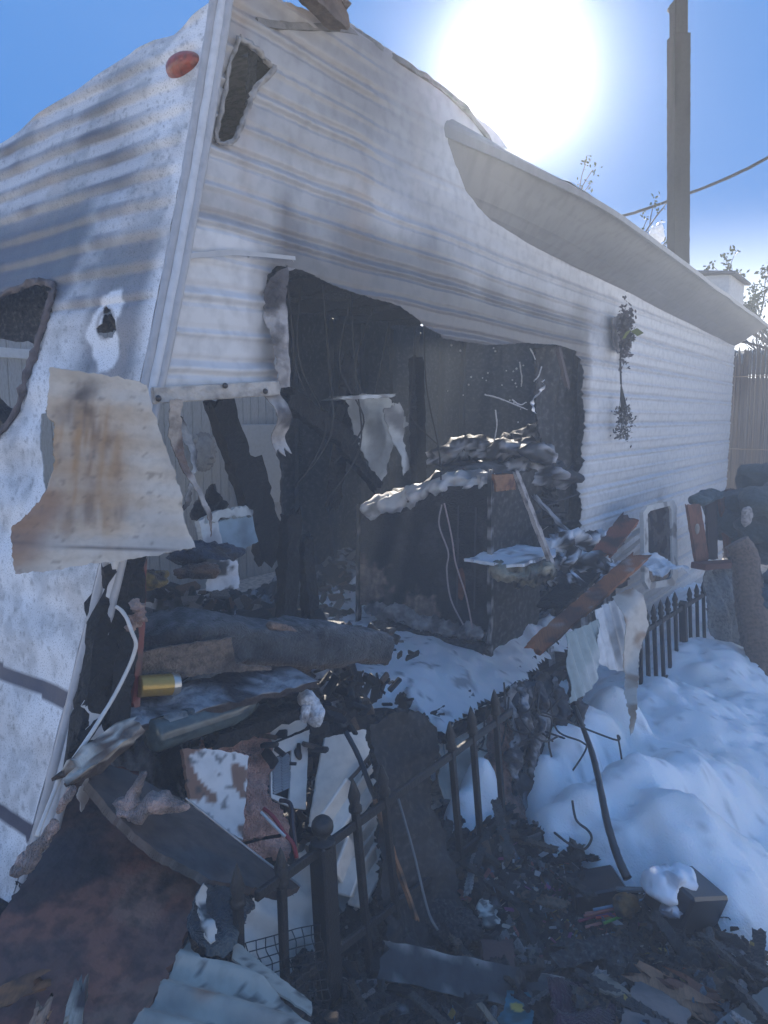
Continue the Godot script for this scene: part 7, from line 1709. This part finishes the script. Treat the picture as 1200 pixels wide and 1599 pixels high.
	solo("grey_green_board", sh, M.plain, "grey green board at the lower right corner", "board")
	sh = sheet(PackedVector2Array([Vector2(-0.012, 0.015), Vector2(0.033, 0.029), Vector2(0.092, 0.013), Vector2(0.138, 0.001), Vector2(0.138, -0.04), Vector2(0.067, -0.134), Vector2(-0.073, -0.122), Vector2(-0.027, -0.048)]), [], Vector2(0.012, 0.012), func(q: Vector2): return (Transform3D(Vector3(0.952, -0.164, -0.259), Vector3(-0.266, -0.019, -0.964), Vector3(0.153, 0.986, -0.062), Vector3(0.401, 0.286, -1.56))) * Vector3(q.x, q.y, 0.03 * nz(q, 6.0) + 0.01 * nf(q, 8.0)), soft(Color(0.055, 0.02, 0.04), Color(0.035, 0.018, 0.03), 5.0), 0.008, 0.01)
	solo("maroon_cloth", sh, M.cloth, "crumpled dark maroon cloth at the bottom right of the rail", "cloth")
	# turquoise card with a yellow disc printed on it
	sh = sheet(PackedVector2Array([Vector2(0.021, 0.014), Vector2(0.074, 0.015), Vector2(0.076, -0.043), Vector2(0.053, -0.123), Vector2(-0.017, -0.145), Vector2(-0.02, -0.099), Vector2(0.007, -0.046)]), [], Vector2(0.006, 0.006), flat(Transform3D(Vector3(0.997, -0.081, 0), Vector3(-0.017, -0.208, -0.978), Vector3(0.079, 0.975, -0.208), Vector3(0.274, 0.24, -1.6)), 0.008, 6.0), func(q: Vector2):
		var k := Color(0.035, 0.17, 0.22).lerp(Color(0.02, 0.08, 0.09), ramp(-0.1, 0.4, nz(q, 9.0)))
		return k.lerp(Color(0.46, 0.33, 0.07), ramp(0.017, 0.015, (q - (Vector2(0.032, -0.053))).length())), 0.003, 0.004)
	solo("turquoise_card", sh, M.plain, "turquoise printed card with a yellow disc below the long rail", "card")
	sh = Sh.new()
	timber(sh, Vector3(0.22, 0.248, -1.56), Vector3(0.252, 0.258, -1.48), 0.014, 0.01, Vector3.UP, 0.002, 0.01, func(_l, _q, _g): return Color(0.32, 0.23, 0.15))
	solo("pale_splinter", sh, M.wood_long, "pale splinter left of the turquoise card", "splinter")
	sh = sheet(PackedVector2Array([Vector2(-0.002, 0.005), Vector2(0.095, 0.01), Vector2(0.055, -0.093), Vector2(-0.027, -0.109)]), [], Vector2(0.01, 0.01), flat(Transform3D(Vector3(0.961, -0.168, -0.219), Vector3(-0.221, 0.009, -0.975), Vector3(0.166, 0.986, -0.028), Vector3(0.255, 0.238, -1.78)), 0.006, 5.0), soft(Color(0.085, 0.04, 0.035), Color(0.04, 0.03, 0.03), 5.0), 0.03, 0.004)
	solo("brown_box", sh, M.plain, "scorched red brown box above the long charred rail", "box")
	sh = Sh.new()
	roll(sh, [Vector3(0.274, 0.211, -1.98), Vector3(0.292, 0.194, -1.97), Vector3(0.308, 0.18, -1.95), Vector3(0.327, 0.167, -1.93)], 0.026, 0.014, 0.7, 16.0, mixg(Color(0.52, 0.49, 0.43), Color(0.08, 0.075, 0.07), 14.0, -0.1, 0.2), 22, 0.6)
	solo("torn_wrapper", sh, M.plain, "torn white wrapper at the foot of the black slab", "wrapper")
	# pencils and magazines bundle
	var pens := ["#c9402a", "#e05a3a", "#3a6fa8", "#d88a7a", "#5f9a4a", "#b23a55", "#e8a08a", "#9a4ab0", "#d0452f", "#6fb04a", "#c86a5a", "#8fa8c0"]
	for k in 12:
		sh = Sh.new()
		sh.col = Color(pens[k]).srgb_to_linear() * 0.75
		var a := (Vector3(0.604, 0.092, -2.02)) + Vector3(rng.randfn() * 0.02, 0.004 * k + 0.03, rng.randfn() * 0.014 + k * 0.004)
		var b := (Vector3(0.885, 0.108, -2.06)) + Vector3(rng.randfn() * 0.02, 0.003 * k + 0.03 + rng.randfn() * 0.008, rng.randfn() * 0.014)
		if k == 4: b = a.lerp(b, 0.9) - Vector3(0, 0.018, -0.03)
		tube(sh, PackedVector3Array([a, a.lerp(b, 0.98)]), 0.0048, 0.0045, 6)
		tube(sh, PackedVector3Array([a.lerp(b, 0.98), b]), 0.0045, 0.001, 6)
		var nm: String = ["red", "orange red", "blue", "pale pink", "green", "crimson", "salmon", "violet", "scarlet", "light green", "dusty rose", "pale blue"][k]
		solo("coloured_pencil", sh, M.plastic, nm + " stick in the coloured bundle lying before the foam heap", "pencil", "bundle of coloured sticks")
	sh = Sh.new()
	blob(sh, Transform3D(Basis(Vector3.UP, 0.4), Vector3(0.708, 0.188, -2)), Vector3(0.042, 0.034, 0.032), 0.5, 10.0, 22, 30, mixg(Color(0.32, 0.15, 0.045), Color(0.06, 0.05, 0.045), 10.0))
	solo("orange_ball", sh, M.mottled, "scorched orange brown ball above the coloured bundle", "ball")
	sh = Sh.new()
	roll(sh, [Vector3(0.563, 0.082, -2.05), Vector3(0.622, 0.08, -2.07), Vector3(0.677, 0.087, -2.09), Vector3(0.72, 0.105, -2.1), Vector3(0.788, 0.088, -2.1)], 0.026, 0.014, 0.8, 14.0, mixg(Color(0.66, 0.67, 0.70), Color(0.2, 0.2, 0.21), 12.0), 20, 0.9)
	solo("foam_lumps", sh, M.foam_dirty, "small grey white foam lumps around the orange brown ball", "foam", "", "stuff")
	# dark box with a cap of foam
	var bxn := thing("black_crate", "tilted black crate capped with foam beside the foam heap", "crate", Vector3(0.907, 0.058, -2.1))
	sh = Sh.new()
	sh.col = Color(0.025, 0.03, 0.038)
	var cc: Vector3 = Vector3(0.87, 0.219, -1.98)
	bx(sh, Transform3D(Basis(Vector3.UP, 0.5).rotated(Vector3.FORWARD, 0.35), cc), Vector3(0.17, 0.12, 0.14), 0.008)
	part("box", sh, M.plastic, bxn)
	sh = Sh.new()
	sh.col = Color(0.82, 0.83, 0.86)
	roll(sh, [Vector3(0.769, 0.253, -1.93), Vector3(0.786, 0.286, -1.94), Vector3(0.818, 0.292, -1.96), Vector3(0.86, 0.274, -1.98), Vector3(0.887, 0.262, -1.98)], 0.05, 0.034, 0.4, 8.0, mixg(Color(0.86, 0.87, 0.9), Color(0.4, 0.4, 0.42), 12.0, 0.1, 0.5), 24, 0.35)
	roll(sh, [Vector3(0.769, 0.244, -1.91), Vector3(0.794, 0.236, -1.9), Vector3(0.842, 0.229, -1.91)], 0.02, 0.012, 0.7, 14.0, mixg(Color(0.8, 0.81, 0.84), Color(0.2, 0.2, 0.22), 12.0, 0.0, 0.4), 18, 0.8)
	part("foam_cap", sh, M.foam_dirty, bxn)
	var cr2 := thing("open_crate", "low black open crate below the foot of the black hose", "crate", Vector3(0.68, 0.029, -2.2))
	sh = Sh.new()
	sh.col = Color(0.022, 0.027, 0.034)
	var oc: Vector3 = Vector3(0.647, 0.156, -2.1)
	bx(sh, Transform3D(Basis(Vector3.UP, 0.1).rotated(Vector3.FORWARD, -0.12), oc), Vector3(0.16, 0.09, 0.12), 0.006)
	part("body", sh, M.plastic, cr2)
	sh = Sh.new()
	sh.col = Color(0.10, 0.12, 0.13)
	beam(sh, Vector3(0.683, 0.223, -2.02), Vector3(0.777, 0.233, -2), 0.016, 0.012)
	part("rim", sh, M.plastic, cr2)
	# scattered cinder lumps one can tell apart
	var lumps := [
		[Vector3(0.157, 0.207, -2.1), Vector3(0.07, 0.05, 0.06), Color(0.02, 0.02, 0.022), "round black lump at the left of the rubble ridge"],
		[Vector3(0.509, 0.115, -2.3), Vector3(0.10, 0.06, 0.08), Color(0.022, 0.022, 0.024), "broad black lump below the melted plastic"],
		[Vector3(0.578, 0.095, -2.05), Vector3(0.07, 0.05, 0.06), Color(0.03, 0.032, 0.034), "black lump left of the coloured bundle"],
		[Vector3(0.971, 0.085, -1.98), Vector3(0.08, 0.04, 0.06), Color(0.03, 0.03, 0.034), "black lump behind the right end of the charred log"],
		[Vector3(1.111, 0.074, -2.05), Vector3(0.06, 0.045, 0.06), Color(0.05, 0.045, 0.035), "brown black lump at the right edge beside the foam heap"],
		[Vector3(0.183, 0.168, -1.95), Vector3(0.09, 0.05, 0.07), Color(0.02, 0.021, 0.024), "black lump under the foot of the black slab"]]
	for e in lumps:
		sh = Sh.new()
		sh.col = Color(1, 1, 1)
		blob(sh, Transform3D(Basis(Vector3.UP, rng.randf() * TAU), e[0]), e[1], 0.55, 9.0, 22, 32)
		solo("burnt_lump", sh, M.char_soft, e[3], "burnt lump", "burnt lumps in the rubble")
	sh = Sh.new()
	for k in 26:
		var g := (Vector3(0.865, 0.107, -2)).lerp(Vector3(0.975, 0.092, -1.95), rng.randf()) + Vector3(rng.randfn() * 0.02, rng.randfn() * 0.01, rng.randfn() * 0.03)
		sh.col = Color(0.6, 0.61, 0.64).lerp(Color(0.2, 0.2, 0.22), rng.randf())
		blob(sh, Transform3D(Basis(Vector3.UP, rng.randf() * TAU), g), Vector3(0.03, 0.007, 0.014), 0.6, 14.0, 7, 10)
	for k in 20:
		var g := (Vector3(0.777, 0.08, -1.92)).lerp(Vector3(0.999, 0.073, -1.96), rng.randf()) + Vector3(0, rng.randfn() * 0.006 + 0.03, rng.randfn() * 0.02)
		sh.col = Color(0.55, 0.57, 0.62).lerp(Color(0.15, 0.15, 0.17), rng.randf())
		blob(sh, Transform3D(Basis(Vector3.UP, rng.randf() * TAU), g), Vector3(0.025, 0.007, 0.014), 0.6, 14.0, 7, 10)
	solo("foam_streaks", sh, M.foam_dirty, "streaks of foam on the rubble around the charred log", "foam", "", "stuff")
